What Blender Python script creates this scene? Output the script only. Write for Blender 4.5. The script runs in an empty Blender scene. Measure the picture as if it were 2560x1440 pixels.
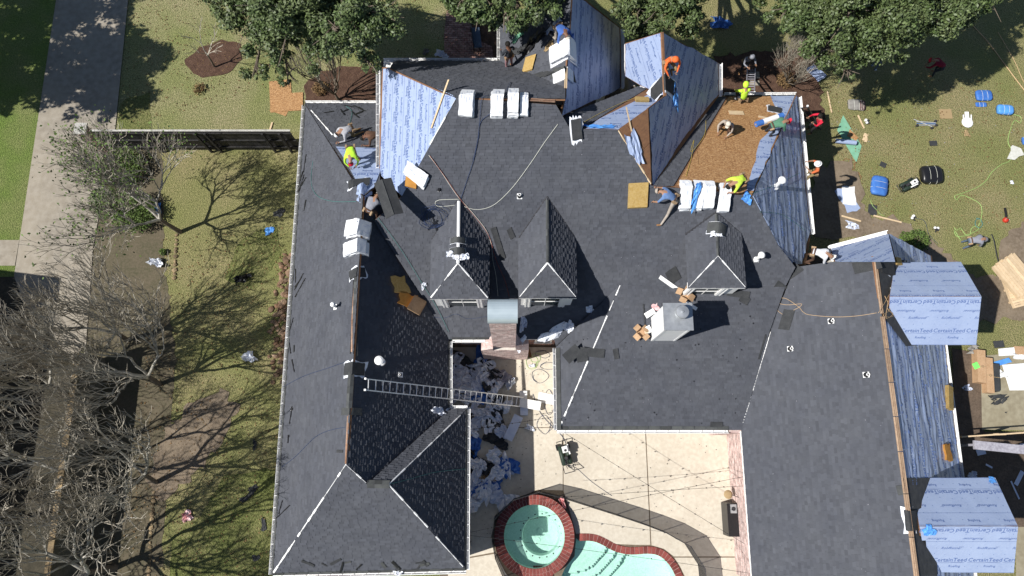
import bpy, bmesh, math, random
import numpy as np
from mathutils import Vector, Matrix, noise
from mathutils.geometry import tessellate_polygon
SC = bpy.context.scene
COL = SC.collection
# ------------------------------------------------------------------ camera
CH, TILT, FPX = 32.0, math.radians(13.5), 1740.0
cd = bpy.data.cameras.new('camera'); cam = bpy.data.objects.new('camera', cd); COL.objects.link(cam)
cam.location = (0, 0, CH); cam.rotation_euler = (TILT, 0, 0)
cd.sensor_width = 36; cd.lens = 36*FPX/2560; cd.clip_start = .5; cd.clip_end = 600
SC.camera = cam
# ------------------------------------------------------------------ light
SUN = Vector((1.0, .31, -1.2)).normalized()
w = bpy.data.worlds.new('World'); SC.world = w; w.use_nodes = True
nt = w.node_tree; bg = nt.nodes['Background']
sky = nt.nodes.new('ShaderNodeTexSky'); sky.sky_type = 'NISHITA'; sky.sun_disc = False
sky.sun_elevation = math.asin(-SUN.z); sky.sun_rotation = math.atan2(-SUN.x, -SUN.y)
sky.air_density = 1.0; sky.dust_density = .4; sky.ozone_density = 1.5
nt.links.new(sky.outputs[0], bg.inputs[0]); bg.inputs[1].default_value = .06
ld = bpy.data.lights.new('sun', 'SUN'); ld.energy = 4.9; ld.angle = math.radians(.53); ld.color = (1, .965, .91)
lo = bpy.data.objects.new('sun', ld); COL.objects.link(lo)
lo.rotation_euler = SUN.to_track_quat('-Z', 'Y').to_euler(); lo.location = (-20, -6, 40)
SC.view_settings.view_transform = 'Standard'; SC.view_settings.look = 'None'
SC.view_settings.exposure = 0.38; SC.view_settings.gamma = 1.0
try: SC.view_settings.use_curve_mapping = False
except Exception: pass
# ------------------------------------------------------------------ helpers
R = random.Random(7)
def ray(px, py):
    a, b = (px-1280)/FPX, (720-py)/FPX
    c, s = math.cos(TILT), math.sin(TILT)
    return Vector((a, b*c+s, b*s-c))
def U(px, py, z=0.0):
    d = ray(px, py); t = (z-CH)/d.z
    return Vector((0, 0, CH))+d*t
class Plane:
    def __init__(s, p, n):
        s.o = Vector(p); n = Vector(n).normalized()
        s.n = n if n.z > 0 else -n
        up = Vector((0, 0, 1))-s.n*s.n.z
        s.v = up.normalized() if up.length > 1e-4 else Vector((0, 1, 0))
        s.u = s.v.cross(s.n).normalized()
    def hit(s, px, py, off=0.0):
        d = ray(px, py); c = Vector((0, 0, CH))
        t = (s.o+s.n*off-c).dot(s.n)/d.dot(s.n)
        return c+d*t
    def z(s, x, y):
        return s.o.z-(s.n.x*(x-s.o.x)+s.n.y*(y-s.o.y))/s.n.z
    def uv(s, p):
        q = Vector(p)-s.o; return (q.dot(s.u), q.dot(s.v))
    def at(s, u, v, h=0.0): return s.o+s.u*u+s.v*v+s.n*h
def P3(a, b, c):
    a, b, c = [U(*q) if not isinstance(q, Vector) else q for q in (a, b, c)]
    return Plane(a, (b-a).cross(c-a))
G = Plane((0, 0, 0), (0, 0, 1))
# ---- materials
MATS = {}
def mat(name, c1, c2=None, scale=8, c3=None, scale3=60, rough=.85, bump=0, bscale=80, tone=0, metal=0, dist=.02, detail=4, spec=.3, coat=0, stretch=None, f3=.5):
    m = bpy.data.materials.new(name); m.use_nodes = True; nt = m.node_tree; N = nt.nodes; L = nt.links
    b = N['Principled BSDF']; b.inputs['Roughness'].default_value = rough; b.inputs['Metallic'].default_value = metal
    b.inputs['Specular IOR Level'].default_value = spec
    if coat: b.inputs['Coat Weight'].default_value = coat; b.inputs['Coat Roughness'].default_value = .15
    tc = N.new('ShaderNodeTexCoord'); src = tc.outputs['Object']
    if stretch:
        mp = N.new('ShaderNodeMapping'); mp.inputs['Scale'].default_value = stretch; L.new(src, mp.inputs[0]); src = mp.outputs[0]
    col = None
    def rgb(c):
        n = N.new('ShaderNodeRGB'); n.outputs[0].default_value = (*c, 1); return n.outputs[0]
    def nz(s, d=4, lo=.35, hi=.65):
        n = N.new('ShaderNodeTexNoise'); n.inputs['Scale'].default_value = s; n.inputs['Detail'].default_value = d; L.new(src, n.inputs['Vector'])
        r = N.new('ShaderNodeMapRange'); r.inputs[1].default_value = lo; r.inputs[2].default_value = hi; L.new(n.outputs[0], r.inputs[0]); return r.outputs[0]
    def mix(f, a, c, bl='MIX'):
        x = N.new('ShaderNodeMix'); x.data_type = 'RGBA'; x.blend_type = bl
        if isinstance(f, float): x.inputs[0].default_value = f
        else: L.new(f, x.inputs[0])
        L.new(a, x.inputs[6]); L.new(c, x.inputs[7]); return x.outputs[2]
    col = rgb(c1)
    if c2: col = mix(nz(scale, detail), col, rgb(c2))
    if c3:
        f = nz(scale3, 3)
        mm = N.new('ShaderNodeMath'); mm.operation = 'MULTIPLY'; mm.inputs[1].default_value = f3; L.new(f, mm.inputs[0])
        col = mix(mm.outputs[0], col, rgb(c3))
    if tone:
        at = N.new('ShaderNodeAttribute'); at.attribute_name = 'tone'
        r = N.new('ShaderNodeMapRange'); r.inputs[3].default_value = 1-tone; r.inputs[4].default_value = 1+tone; L.new(at.outputs['Fac'], r.inputs[0])
        cc = N.new('ShaderNodeCombineColor')
        for i in range(3): L.new(r.outputs[0], cc.inputs[i])
        col = mix(1.0, col, cc.outputs[0], 'MULTIPLY')
    L.new(col, b.inputs['Base Color'])
    if bump:
        n = N.new('ShaderNodeTexNoise'); n.inputs['Scale'].default_value = bscale; n.inputs['Detail'].default_value = 3; L.new(src, n.inputs['Vector'])
        bp = N.new('ShaderNodeBump'); bp.inputs['Strength'].default_value = bump; bp.inputs['Distance'].default_value = dist
        L.new(n.outputs[0], bp.inputs['Height']); L.new(bp.outputs[0], b.inputs['Normal'])
    MATS[name] = m; return m
# ---- mesh builder
class MB:
    def __init__(s): s.v = []; s.f = []; s.t = []; s.m = []
    def face(s, pts, tone=.5, mi=0):
        i = len(s.v); s.v.extend([tuple(p) for p in pts]); s.f.append(tuple(range(i, i+len(pts)))); s.t.append(tone); s.m.append(mi)
    def add(s, vs, fs, tone=.5, mi=0):
        i = len(s.v); s.v.extend([tuple(p) for p in vs])
        for f in fs: s.f.append(tuple(i+k for k in f)); s.t.append(tone); s.m.append(mi)
    def box(s, o, ax, ay, az, tone=.5, mi=0):
        o, ax, ay, az = Vector(o), Vector(ax), Vector(ay), Vector(az)
        vs = [o, o+ax, o+ax+ay, o+ay, o+az, o+ax+az, o+ax+ay+az, o+ay+az]
        s.add(vs, [(0, 3, 2, 1), (4, 5, 6, 7), (0, 1, 5, 4), (1, 2, 6, 5), (2, 3, 7, 6), (3, 0, 4, 7)], tone, mi)
    def cbox(s, c, sx, sy, sz, rot=0, tone=.5, mi=0):
        M = Matrix.Rotation(rot, 3, 'Z'); ax = M@Vector((sx, 0, 0)); ay = M@Vector((0, sy, 0)); az = Vector((0, 0, sz))
        s.box(Vector(c)-ax/2-ay/2, ax, ay, az, tone, mi)
    def tube(s, pts, r, n=5, tone=.5, mi=0, cap=True, r2=None):
        pts = [Vector(p) for p in pts]; k = len(pts); i0 = len(s.v)
        prev = None
        for j, p in enumerate(pts):
            d = (pts[min(j+1, k-1)]-pts[max(j-1, 0)])
            d = d.normalized() if d.length > 1e-6 else Vector((0, 0, 1))
            a = d.cross(Vector((0, 0, 1)))
            if a.length < .05: a = d.cross(Vector((1, 0, 0)))
            a.normalize()
            if prev is not None and a.dot(prev) < 0: a = -a
            prev = a; b = d.cross(a)
            rr = r if r2 is None else r+(r2-r)*j/(k-1)
            if callable(r): rr = r(j/(k-1))
            for q in range(n):
                an = 2*math.pi*q/n; s.v.append(tuple(p+a*math.cos(an)*rr+b*math.sin(an)*rr))
        for j in range(k-1):
            for q in range(n):
                A = i0+j*n+q; B = i0+j*n+(q+1) % n
                s.f.append((A, B, B+n, A+n)); s.t.append(tone); s.m.append(mi)
        if cap:
            s.f.append(tuple(i0+q for q in range(n))[::-1]); s.t.append(tone); s.m.append(mi)
            s.f.append(tuple(i0+(k-1)*n+q for q in range(n))); s.t.append(tone); s.m.append(mi)
    def lathe(s, c, prof, n=16, tone=.5, mi=0, M=None):
        c = Vector(c); i0 = len(s.v)
        for (r, z) in prof:
            for q in range(n):
                an = 2*math.pi*q/n; p = Vector((r*math.cos(an), r*math.sin(an), z))
                if M is not None: p = M@p
                s.v.append(tuple(c+p))
        for j in range(len(prof)-1):
            for q in range(n):
                A = i0+j*n+q; B = i0+j*n+(q+1) % n
                s.f.append((A, B, B+n, A+n)); s.t.append(tone); s.m.append(mi)
        s.f.append(tuple(i0+(len(prof)-1)*n+q for q in range(n))); s.t.append(tone); s.m.append(mi)
    def build(s, name, mats, parent=None, smooth=False, tone=True):
        me = bpy.data.meshes.new(name); me.from_pydata(s.v, [], s.f)
        if not isinstance(mats, (list, tuple)): mats = [mats]
        for m in mats: me.materials.append(MATS[m] if isinstance(m, str) else m)
        if len(mats) > 1: me.polygons.foreach_set('material_index', s.m)
        if smooth: me.polygons.foreach_set('use_smooth', [True]*len(s.f))
        if tone:
            at = me.attributes.new('tone', 'FLOAT', 'FACE'); at.data.foreach_set('value', s.t)
        me.update()
        o = bpy.data.objects.new(name, me); COL.objects.link(o)
        if parent is not None: o.parent = parent
        return o
def tag(o, label=None, cat=None, group=None, kind=None):
    if label: o['label'] = label
    if cat: o['category'] = cat
    if group: o['group'] = group
    if kind: o['kind'] = kind
    return o
def empty(name, loc=(0, 0, 0), label=None, cat=None, group=None, kind=None):
    o = bpy.data.objects.new(name, None); COL.objects.link(o); o.location = loc; o.empty_display_size = .2
    return tag(o, label, cat, group, kind)
def clip_half(poly, ax, lim, keep_less):
    out = []; n = len(poly)
    for i in range(n):
        a, b = poly[i], poly[(i+1) % n]
        ia = (a[ax] <= lim) if keep_less else (a[ax] >= lim)
        ib = (b[ax] <= lim) if keep_less else (b[ax] >= lim)
        if ia: out.append(a)
        if ia != ib:
            t = (lim-a[ax])/(b[ax]-a[ax]); out.append((a[0]+(b[0]-a[0])*t, a[1]+(b[1]-a[1])*t))
    return out
def clip_rect(poly, u0, u1, v0, v1):
    for ax, lim, less in ((0, u0, False), (0, u1, True), (1, v0, False), (1, v1, True)):
        poly = clip_half(poly, ax, lim, less)
        if len(poly) < 3: return None
    return poly
def clip_convex(sub, win):
    # win counter-clockwise
    for i in range(len(win)):
        a, b = win[i], win[(i+1) % len(win)]
        out = []; n = len(sub)
        def side(p): return (b[0]-a[0])*(p[1]-a[1])-(b[1]-a[1])*(p[0]-a[0])
        for j in range(n):
            p, q = sub[j], sub[(j+1) % n]; sp, sq = side(p), side(q)
            if sp >= 0: out.append(p)
            if (sp >= 0) != (sq >= 0):
                t = sp/(sp-sq); out.append((p[0]+(q[0]-p[0])*t, p[1]+(q[1]-p[1])*t))
        sub = out
        if len(sub) < 3: return None
    return sub
def area2(p): return sum(p[i][0]*p[(i+1) % len(p)][1]-p[(i+1) % len(p)][0]*p[i][1] for i in range(len(p)))
def inside(p, poly):
    x, y = p; c = False; n = len(poly)
    for i in range(n):
        a, b = poly[i], poly[(i+1) % n]
        if (a[1] > y) != (b[1] > y) and x < (b[0]-a[0])*(y-a[1])/(b[1]-a[1])+a[0]: c = not c
    return c
def facepoly(pl, pts): return [pl.uv(pl.hit(*p)) for p in pts]
# ---- materials list
mat('shingle', (.070, .075, .090), (.083, .088, .102), 1.1, (.050, .053, .065), 120, rough=.9, bump=.25, bscale=220, tone=.17, dist=.01, f3=.35)
mat('shingle_edge', (.018, .018, .022), rough=.95)
mat('shingle_cap', (.072, .076, .074), (.055, .058, .06), 5, rough=.9, bump=.2, bscale=200, tone=.3, dist=.01)
mat('underlay', (.325, .40, .575), (.285, .355, .53), 1.2, (.37, .44, .60), 12, rough=.36, bump=.12, bscale=14, dist=.03, spec=.5, f3=.4)
mat('print_blue', (.085, .14, .33), rough=.5)
mat('osb', (.42, .23, .095), (.62, .39, .19), 6, (.17, .075, .03), 15, rough=.8, stretch=(1, 3.4, 3), bump=.2, bscale=30, f3=.95, detail=6)
mat('old_wood', (.20, .10, .05), (.14, .07, .04), 5, (.27, .15, .08), 30, rough=.85, stretch=(1, 1, 4))
mat('lumber', (.62, .47, .30), (.52, .38, .23), 6, (.70, .56, .38), 40, rough=.8, tone=.2)
mat('batten', (.38, .26, .17), (.28, .18, .12), 5, (.48, .36, .25), 30, rough=.85, tone=.25)
mat('board_brown', (.30, .17, .11), (.36, .25, .18), 4, (.12, .07, .05), 20, rough=.85, tone=.3)
mat('white_paint', (.88, .88, .87), (.85, .85, .84), 2, (.72, .72, .72), 14, rough=.5, f3=.2)
mat('trim_dirty', (.55, .54, .50), (.40, .39, .36), 3, (.2, .19, .17), 22, rough=.7, f3=.5)
mat('shingle_white', (.80, .81, .82), (.70, .72, .76), 6, rough=.45)
mat('brick', (.40, .22, .19), (.30, .15, .125), 5, (.52, .38, .34), 18, rough=.9, tone=.35)
mat('brick_wash', (.52, .40, .37), (.36, .22, .20), 5, (.66, .58, .55), 14, rough=.9, tone=.35)
mat('mortar', (.60, .57, .52), (.50, .47, .42), 6, rough=.95)
mat('felt', (.05, .052, .055), (.075, .075, .075), 5, rough=.9)
mat('glass', (.02, .03, .03), rough=.05, spec=.8)
mat('metal_cap', (.50, .58, .62), (.44, .52, .56), 2, rough=.35, metal=.35)
mat('galvanised', (.5, .52, .54), (.4, .42, .44), 6, rough=.4, metal=.6)
mat('dark_metal', (.03, .03, .035), (.05, .05, .055), 9, rough=.5)
mat('black_paint', (.018, .018, .02), (.03, .028, .028), 7, rough=.6, tone=.3)
mat('soil', (.10, .075, .055), (.15, .11, .08), 1.6, (.05, .035, .025), 14, rough=.95, bump=.5, bscale=18)
# ------------------------------------------------------------------ roof planes (image ray x real height)
S = Plane(U(1250, 848, 3.3), (0, -.78, 1))
def zS(px, py): return S.hit(px, py)
LRZ = 6.8
PL = {}
PL['LW'] = P3((762, 260, 3.3), (680, 1437, 3.3), (868, 1160, LRZ))
PL['LE'] = P3((868, 1160, LRZ), (905, 500, LRZ), (1123, 850, 3.3))
PL['SH'] = P3((680, 1437, 3.3), (1165, 1425, 3.3), (865, 1160, LRZ))
_ap = PL['SH'].hit(972, 1211); _ap2 = PL['SH'].hit(920, 1209)
PL['BE2'] = P3(_ap, (1168, 1022, 3.25), (1165, 1425, 3.3))
PL['BN'] = P3(_ap, _ap2, (1168, 1022, 3.25))
PL['LN'] = P3((762, 258, 3.3), (950, 258, 3.3), (908, 492, LRZ))
pk, tp = zS(1140, 245), zS(1005, 490)
PL['MW'] = P3(pk, tp, (948, 300, 5.8))
PL['MN'] = P3(pk, zS(1400, 247), (1100, 150, 5.6))
PL['AE'] = P3((1425, 20, 8.4), (1415, 240, 8.4), (1550, 150, 4.6))
PL['AW'] = P3((1425, 20, 8.4), (1415, 240, 8.4), (1250, 100, 5.6))
PL['SF'] = P3(zS(1450, 325), zS(1545, 325), (1600, 215, 6.3))
PL['BE'] = P3((1621, 271, 8.5), zS(1629, 464), (1795, 200, 4.5))
_b1 = PL['BE'].hit(1655, 80)
PL['BW'] = P3(_b1, PL['BE'].hit(1662, 240), (1562, 150, 5.9))
PL['BR'] = P3(zS(1545, 325), (1621, 271, 8.5), zS(1629, 464))
PL['OS'] = P3(zS(1640, 470), zS(1880, 485), (1900, 237, 3.5))
PL['RE'] = P3(zS(1880, 487), (1994, 240, 3.5), (2028, 580, 3.5))
PL['MS'] = P3((1393, 1075, 3.3), (1850, 1075, 3.3), zS(1550, 712))
PL['MF'] = P3((1393, 1075, 3.3), (1390, 875, 3.3), zS(1550, 712))
PL['RW'] = P3((1853, 1075, 3.3), (1880, 1440, 3.3), (2262, 1250, 6.86))
PL['RR'] = P3((2205, 790, 6.86), (2290, 1440, 6.86), (2385, 1030, 3.3))
_r1, _r2 = PL['RW'].hit(2085, 655), PL['RW'].hit(2183, 640)
PL['RN'] = P3(_r1, _r2, (2150, 603, 5.3))
PL['RX'] = P3(_r2, PL['RN'].hit(2222, 583), (2328, 645, 3.5))
DR = {}
for k, y0, ye, yr, x0, xe, x1, x2 in (('D3', 656, 862, 741, 2215, 2402, 2453, 2440), ('D4', 1195, 1430, 1315, 2290, 2490, 2544, 2534)):
    PL[k+'N'] = P3((x0, yr, 6.8), (x1, yr, 6.8), (x0+60, y0, 5.5))
    PL[k+'S'] = P3((x0, yr, 6.8), (x1, yr, 6.8), (x0+60, ye, 5.5))
PL['S'] = S; PL['G'] = G
def surf(x, y, names):
    return min(PL[n].z(x, y) for n in names)

house = empty('house', U(1400, 800, 0), 'sprawling brick house being re-roofed, dark shingles on most slopes and printed underlayment on the rest', 'house')
HI = house.location.copy()
def H(o):
    o.parent = house; o.matrix_parent_inverse = Matrix.Translation(-HI); return o
def sub(o, p):
    o.parent = p; o.matrix_parent_inverse = (Matrix.Translation(-HI)) if p is house else Matrix.Identity(4); return o
def shingles(pl, pts, parent, expo=.112, seed=1, tw=(.10, .26), lift=.0):
    poly = facepoly(pl, pts); rr = random.Random(seed)
    us = [p[0] for p in poly]; vs = [p[1] for p in poly]
    mb = MB(); v = min(vs)-expo; row = 0; T = .010
    while v < max(vs):
        strip = clip_half(clip_half(poly, 1, v, False), 1, v+expo, True)
        if len(strip) >= 3:
            a, b = min(p[0] for p in strip), max(p[0] for p in strip)
            u = a-rr.random()*.2; hi = rr.random() < .5
            rt = rr.random()
            while u < b:
                wd = rr.uniform(*tw); q = clip_rect(strip, u, u+wd, v, v+expo)
                if q:
                    t = T+(.015 if hi else 0)+rr.random()*.003
                    def hh(p): return lift+.003+(t)*(1-(p[1]-v)/expo)
                    top = [pl.at(p[0], p[1], hh(p)) for p in q]
                    tn = min(1, max(0, .5+rr.gauss(0, .22)+(.06 if hi else -.04)+(rt-.5)*.12))
                    if area2(q) < 0: top = top[::-1]; q = q[::-1]
                    mb.face(top, tn)
                    n = len(q)
                    for i in range(n):
                        p, r = q[i], q[(i+1) % n]
                        if abs(p[1]-r[1]) < 1e-6 and p[1] > v+expo*.5: continue
                        mb.face([pl.at(p[0], p[1], hh(p)), pl.at(p[0], p[1], lift-.012), pl.at(r[0], r[1], lift-.012), pl.at(r[0], r[1], hh(r))], tn, 1)
                u += wd; hi = not hi
        v += expo; row += 1
    o = mb.build('shingles', ['shingle', 'shingle_edge']); o['kind'] = 'stuff'
    return sub(o, parent)
def deck(pl, pts, parent, m='old_wood', th=.06, name='roof_deck'):
    P = [pl.hit(*p) for p in pts]; mb = MB()
    n = len(P); q = [pl.uv(p) for p in P]
    if area2(q) < 0: P = P[::-1]
    top = [p-pl.n*.012 for p in P]; bot = [p-pl.n*(th+.012) for p in P]
    mb.face(top); mb.face(bot[::-1])
    for i in range(n): mb.face([top[i], bot[i], bot[(i+1) % n], top[(i+1) % n]])
    return sub(mb.build(name, m), parent)
def roof(pl, pts, seed=1, name='roof_slope', **k):
    pl = PL[pl] if isinstance(pl, str) else pl
    d = deck(pl, pts, house, name=name)
    o = shingles(pl, pts, d, seed=seed, **k)
    o.matrix_parent_inverse = Matrix.Identity(4)
    return d
# ---- lettering
_TX = {}
def glyphs(txt, h, italic=0.0):
    key = (txt, h)
    if key in _TX: return _TX[key]
    cu = bpy.data.curves.new('lettering', 'FONT'); cu.body = txt; cu.size = h/.7; cu.shear = italic; cu.resolution_u = 2; cu.offset = h*.012
    ob = bpy.data.objects.new('lettering', cu); COL.objects.link(ob)
    me = ob.to_mesh(); me.calc_loop_triangles()
    V = [(v.co.x, v.co.y) for v in me.vertices]
    T = [tuple(t.vertices) for t in me.loop_triangles]
    xs = [v[0] for v in V]; wd = max(xs) if xs else 0
    ob.to_mesh_clear(); bpy.data.objects.remove(ob); bpy.data.curves.remove(cu)
    _TX[key] = (V, T, wd); return _TX[key]
def triangles(poly):
    t = tessellate_polygon([[Vector((p[0], p[1], 0)) for p in poly]]); out = []
    for tri in t:
        q = [poly[i] for i in tri]
        if area2(q) < 0: q = q[::-1]
        if abs(area2(q)) > 1e-5: out.append(q)
    return out
def wrinkle(seed, amp, fr=1.6, along=(1, .12), ridge=True):
    def f(u, v):
        if amp == 0: return 0.0
        a = u*fr*along[0]+v*fr*along[1]; b = (v*along[0]-u*along[1])*.35
        x = noise.noise(Vector((a+seed*9.1, b+seed*3.3, seed)))*1.0
        y = noise.noise(Vector((a*2.3+x*.8, b*2+seed*7, 4.4)))
        r = (1-abs(x)*3.2); r = max(0, r)**3
        r2 = (1-abs(y)*3.4); r2 = max(0, r2)**3
        return amp*(.8*r+.55*r2+.15*y)
    return f
def sheet(pl, pts, parent, name='underlayment', amp=0, fr=1.6, seed=1, res=.14, text=True, off=.004, along=(1, .1), m='underlay', flip=False, v0=0.0, rowh=1.1, edge=0.0, per=1.25):
    """a printed roofing underlayment laid over a slope: its own folds, lettering, lap lines"""
    pl = PL[pl] if isinstance(pl, str) else pl
    P = facepoly(pl, pts)
    rr = random.Random(seed)
    if edge:
        Q = []
        for i in range(len(P)):
            a, b = P[i], P[(i+1) % len(P)]; L = math.hypot(b[0]-a[0], b[1]-a[1]); k = max(1, int(L/.5))
            for j in range(k):
                t = j/k; Q.append((a[0]+(b[0]-a[0])*t+rr.uniform(-edge, edge)*(j > 0), a[1]+(b[1]-a[1])*t+rr.uniform(-edge, edge)*(j > 0)))
        P = Q
    F = wrinkle(seed, amp, fr, along); mb = MB(); V = {}
    us = [p[0] for p in P]; vs = [p[1] for p in P]
    if amp == 0: res = .6
    ru, rw = (res, res*2) if along[0] >= along[1] else (res*2, res)
    if amp == 0: rw = ru = .6
    def vid(u, v):
        k = (round(u, 4), round(v, 4))
        if k not in V: V[k] = len(mb.v); mb.v.append(tuple(pl.at(u, v, off+F(u, v))))
        return V[k]
    nu = int((max(us)-min(us))/ru)+1; nv = int((max(vs)-min(vs))/rw)+1
    for i in range(nu):
        u0 = min(us)+i*ru; st = clip_half(clip_half(P, 0, u0, False), 0, u0+ru, True)
        if len(st) < 3: continue
        for j in range(nv):
            vv = min(vs)+j*rw; q = clip_rect(st, u0, u0+ru, vv, vv+rw)
            if not q: continue
            if area2(q) < 0: q = q[::-1]
            ids = [vid(*p) for p in q]; ids = [a for k, a in enumerate(ids) if a != ids[k-1]]
            if len(ids) >= 3: mb.f.append(tuple(ids)); mb.t.append(.5); mb.m.append(0)
    o = sub(mb.build(name, m, smooth=amp > 0), parent)
    if text:
        tb = MB(); tris = triangles(P)
        box = (min(us), max(us), min(vs), max(vs)); e = off+.006
        def put(txt, h, u, v, it=0.0, fl=False):
            Vt, T, wd = glyphs(txt, h, it)
            pts2 = [((u+x, v+y) if not fl else (u-x, v-y)) for x, y in Vt]
            if all(inside(p, P) for p in ((pts2[0]), (u+(wd if not fl else -wd), v))) and inside((u, v+(h if not fl else -h)), P):
                i0 = len(tb.v); tb.v.extend([tuple(pl.at(a, b, e+F(a, b))) for a, b in pts2])
                for t in T: tb.f.append(tuple(i0+k for k in t)); tb.t.append(.5); tb.m.append(0)
            else:
                if max(p[0] for p in pts2) < box[0] or min(p[0] for p in pts2) > box[1]: return
                for t in T:
                    q = [pts2[k] for k in t]
                    if area2(q) < 0: q = q[::-1]
                    for w_ in tris:
                        c = clip_convex(q, w_)
                        if c: tb.face([pl.at(a, b, e+F(a, b)) for a, b in c])
        def line(u, v, L, th=.008):
            q = clip_rect(P, u, u+L, v, v+th)
            if q:
                if area2(q) < 0: q = q[::-1]
                n = max(1, int(L/.15))
                for k in range(n):
                    c = clip_rect(q, u+L*k/n, u+L*(k+1)/n, v, v+th)
                    if c: tb.face([pl.at(a, b, e+F(a, b)) for a, b in c])
        v = box[2]+v0-rowh; row = 0; K = rowh/1.1
        while v < box[3]:
            sh = (row*.37) % 1*per; u = box[0]-per+sh
            while u < box[1]+per:
                if not flip:
                    put('CertainTeed', .165, u, v+.42*K); line(u, v+.375*K, 1.15); put('Roofing', .095, u+.62, v+.22*K)
                    line(u+.65, v+.392*K, .42, .007)
                    put('RoofRunner', .10, u+.15, v+.86*K, .35); line(u+.80, v+.93*K, .14, .01)
                else:
                    put('CertainTeed', .165, u, v+.60, 0, True); line(u-1.15, v+.64, 1.15); put('Roofing', .095, u-.62, v+.83, 0, True)
                    line(u-1.07, v+.615, .42, .007)
                    put('RoofRunner', .10, u-.15, v+.20, .35, True)
                u += per
            if row: line(box[0]-.1, v+.02, box[1]-box[0]+.2, .008)
            v += rowh; row += 1
        qd = (us and max(us)-min(us))
        for a_ in range(int((max(us)-min(us))/.42)+1):
            for b_ in range(int((max(vs)-min(vs))/.30)+1):
                a, b = min(us)+a_*.42+rr.uniform(-.05, .05), min(vs)+b_*.30+rr.uniform(-.03, .03); g = .011
                if inside((a-g, b-g), P) and inside((a+g, b+g), P): tb.face([pl.at(a-g, b-g, e+F(a, b)), pl.at(a+g, b-g, e+F(a, b)), pl.at(a+g, b+g, e+F(a, b)), pl.at(a-g, b+g, e+F(a, b))])
        to = tb.build('printed_lettering', 'print_blue'); to.parent = o; to['kind'] = 'stuff'
    return o
# ------------------------------------------------------------------ shingled slopes
roof('LW', [(762, 260), (908, 492), (868, 1160), (680, 1437)], 11)
roof('LE', [(908, 492), (1005, 500), (960, 590), (1123, 850), (1123, 1024), (1110, 1037), (918, 1210), (866, 1160)], 12)
roof('SH', [(866, 1160), (918, 1210), (972, 1211), (1165, 1425), (680, 1437)], 13)
roof('BE2', [(972, 1211), (1168, 1022), (1165, 1425)], 14)
roof('BN', [(972, 1211), (920, 1209), (1110, 1037), (1125, 1022), (1168, 1022)], 15)
roof('LN', [(762, 258), (950, 258), (950, 455), (908, 492)], 16)
roof('S', [(1140, 245), (1390, 262), (1425, 322), (1545, 325), (1629, 464), (1880, 487), (1945, 612), (1988, 668), (1965, 712), (1550, 712), (1390, 865), (1385, 848), (1123, 848), (935, 552), (1005, 490)], 17)
roof('MS', [(1550, 712), (1965, 712), (1925, 825), (1853, 1075), (1393, 1075)], 18)
roof('MF', [(1550, 712), (1393, 1075), (1390, 868)], 19)
roof('RW', [(1988, 668), (2183, 640), (2205, 790), (2300, 1500), (1884, 1500), (1880, 1440), (1853, 1075), (1925, 825)], 20)
roof('MN', [(985, 152), (1275, 152), (1413, 216), (1413, 247), (1140, 245), (975, 170)], 21)
roof('AW', [(1430, -30), (1413, 232), (1250, 152), (1250, 62)], 22)
d_ = deck(PL['SF'], [(1402, 292), (1600, 215), (1665, 243), (1621, 272), (1545, 325), (1450, 325), (1424, 318)], house)
shingles(PL['SF'], [(1402, 292), (1600, 215), (1617, 222), (1450, 325), (1424, 318)], d_, seed=23)
d_ = deck(PL['OS'], [(1812, 238), (1992, 237), (1880, 487), (1636, 468)], house, name='roof_deck')
# sheathing panels on the open slope, each board its own piece
def panels(pl, pts, parent, pw, ph, m, name, seed, off=.0, th=.012, shift=True):
    P = facepoly(pl, pts); rr = random.Random(seed); us = [p[0] for p in P]; vs = [p[1] for p in P]
    v = min(vs); row = 0
    while v < max(vs):
        u = min(us)-(pw*.5 if (row % 2 and shift) else 0)
        while u < max(us):
            q = clip_rect(P, u+.009, u+pw-.009, v+.009, v+ph-.009)
            if q:
                if area2(q) < 0: q = q[::-1]
                mb = MB(); h = off+th+rr.uniform(-.004, .006); n = len(q); tn = rr.random()
                mb.face([pl.at(a, b, h) for a, b in q], tn)
                for i in range(n):
                    a, b = q[i], q[(i+1) % n]; mb.face([pl.at(*a, h), pl.at(*a, h-th-.01), pl.at(*b, h-th-.01), pl.at(*b, h)], tn)
                sub(mb.build(name, m), parent)
            u += pw
        v += ph; row += 1
panels(PL['OS'], [(1822, 242), (1990, 240), (1880, 487), (1692, 462)], d_, 2.44, 1.22, 'osb', 'osb_panel', 3)
shingles(PL['OS'], [(1790, 240), (1815, 245), (1683, 466), (1630, 470)], d_, seed=24, lift=.02)
d_ = deck(PL['BR'], [(1545, 325), (1621, 271), (1629, 464)], house)
panels(PL['BR'], [(1548, 325), (1620, 273), (1628, 462)], d_, 1.3, 1.22, 'old_wood', 'plywood_panel', 4)
for k, pts in (('MW', [(955, 168), (975, 168), (1140, 245), (1005, 490), (948, 435), (948, 300)]), ('AE', [(1430, -30), (1552, 70), (1554, 218), (1402, 292), (1413, 240)]),
               ('BE', [(1655, 80), (1797, 157), (1799, 238), (1632, 468), (1628, 462), (1621, 271), (1662, 240)]), ('BW', [(1562, 108), (1655, 80), (1662, 240), (1600, 214), (1562, 190)]),
               ('RE', [(1992, 237), (2028, 580), (2016, 662), (1988, 664), (1945, 612), (1880, 487)]), ('RR', [(2183, 640), (2330, 650), (2362, 860), (2442, 1500), (2300, 1500), (2205, 790)]),
               ('RN', [(2075, 621), (2222, 583), (2183, 640), (2085, 655)]), ('RX', [(2222, 583), (2330, 640), (2332, 655), (2183, 640)])):
    PL[k+'d'] = deck(PL[k], pts, house)
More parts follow.
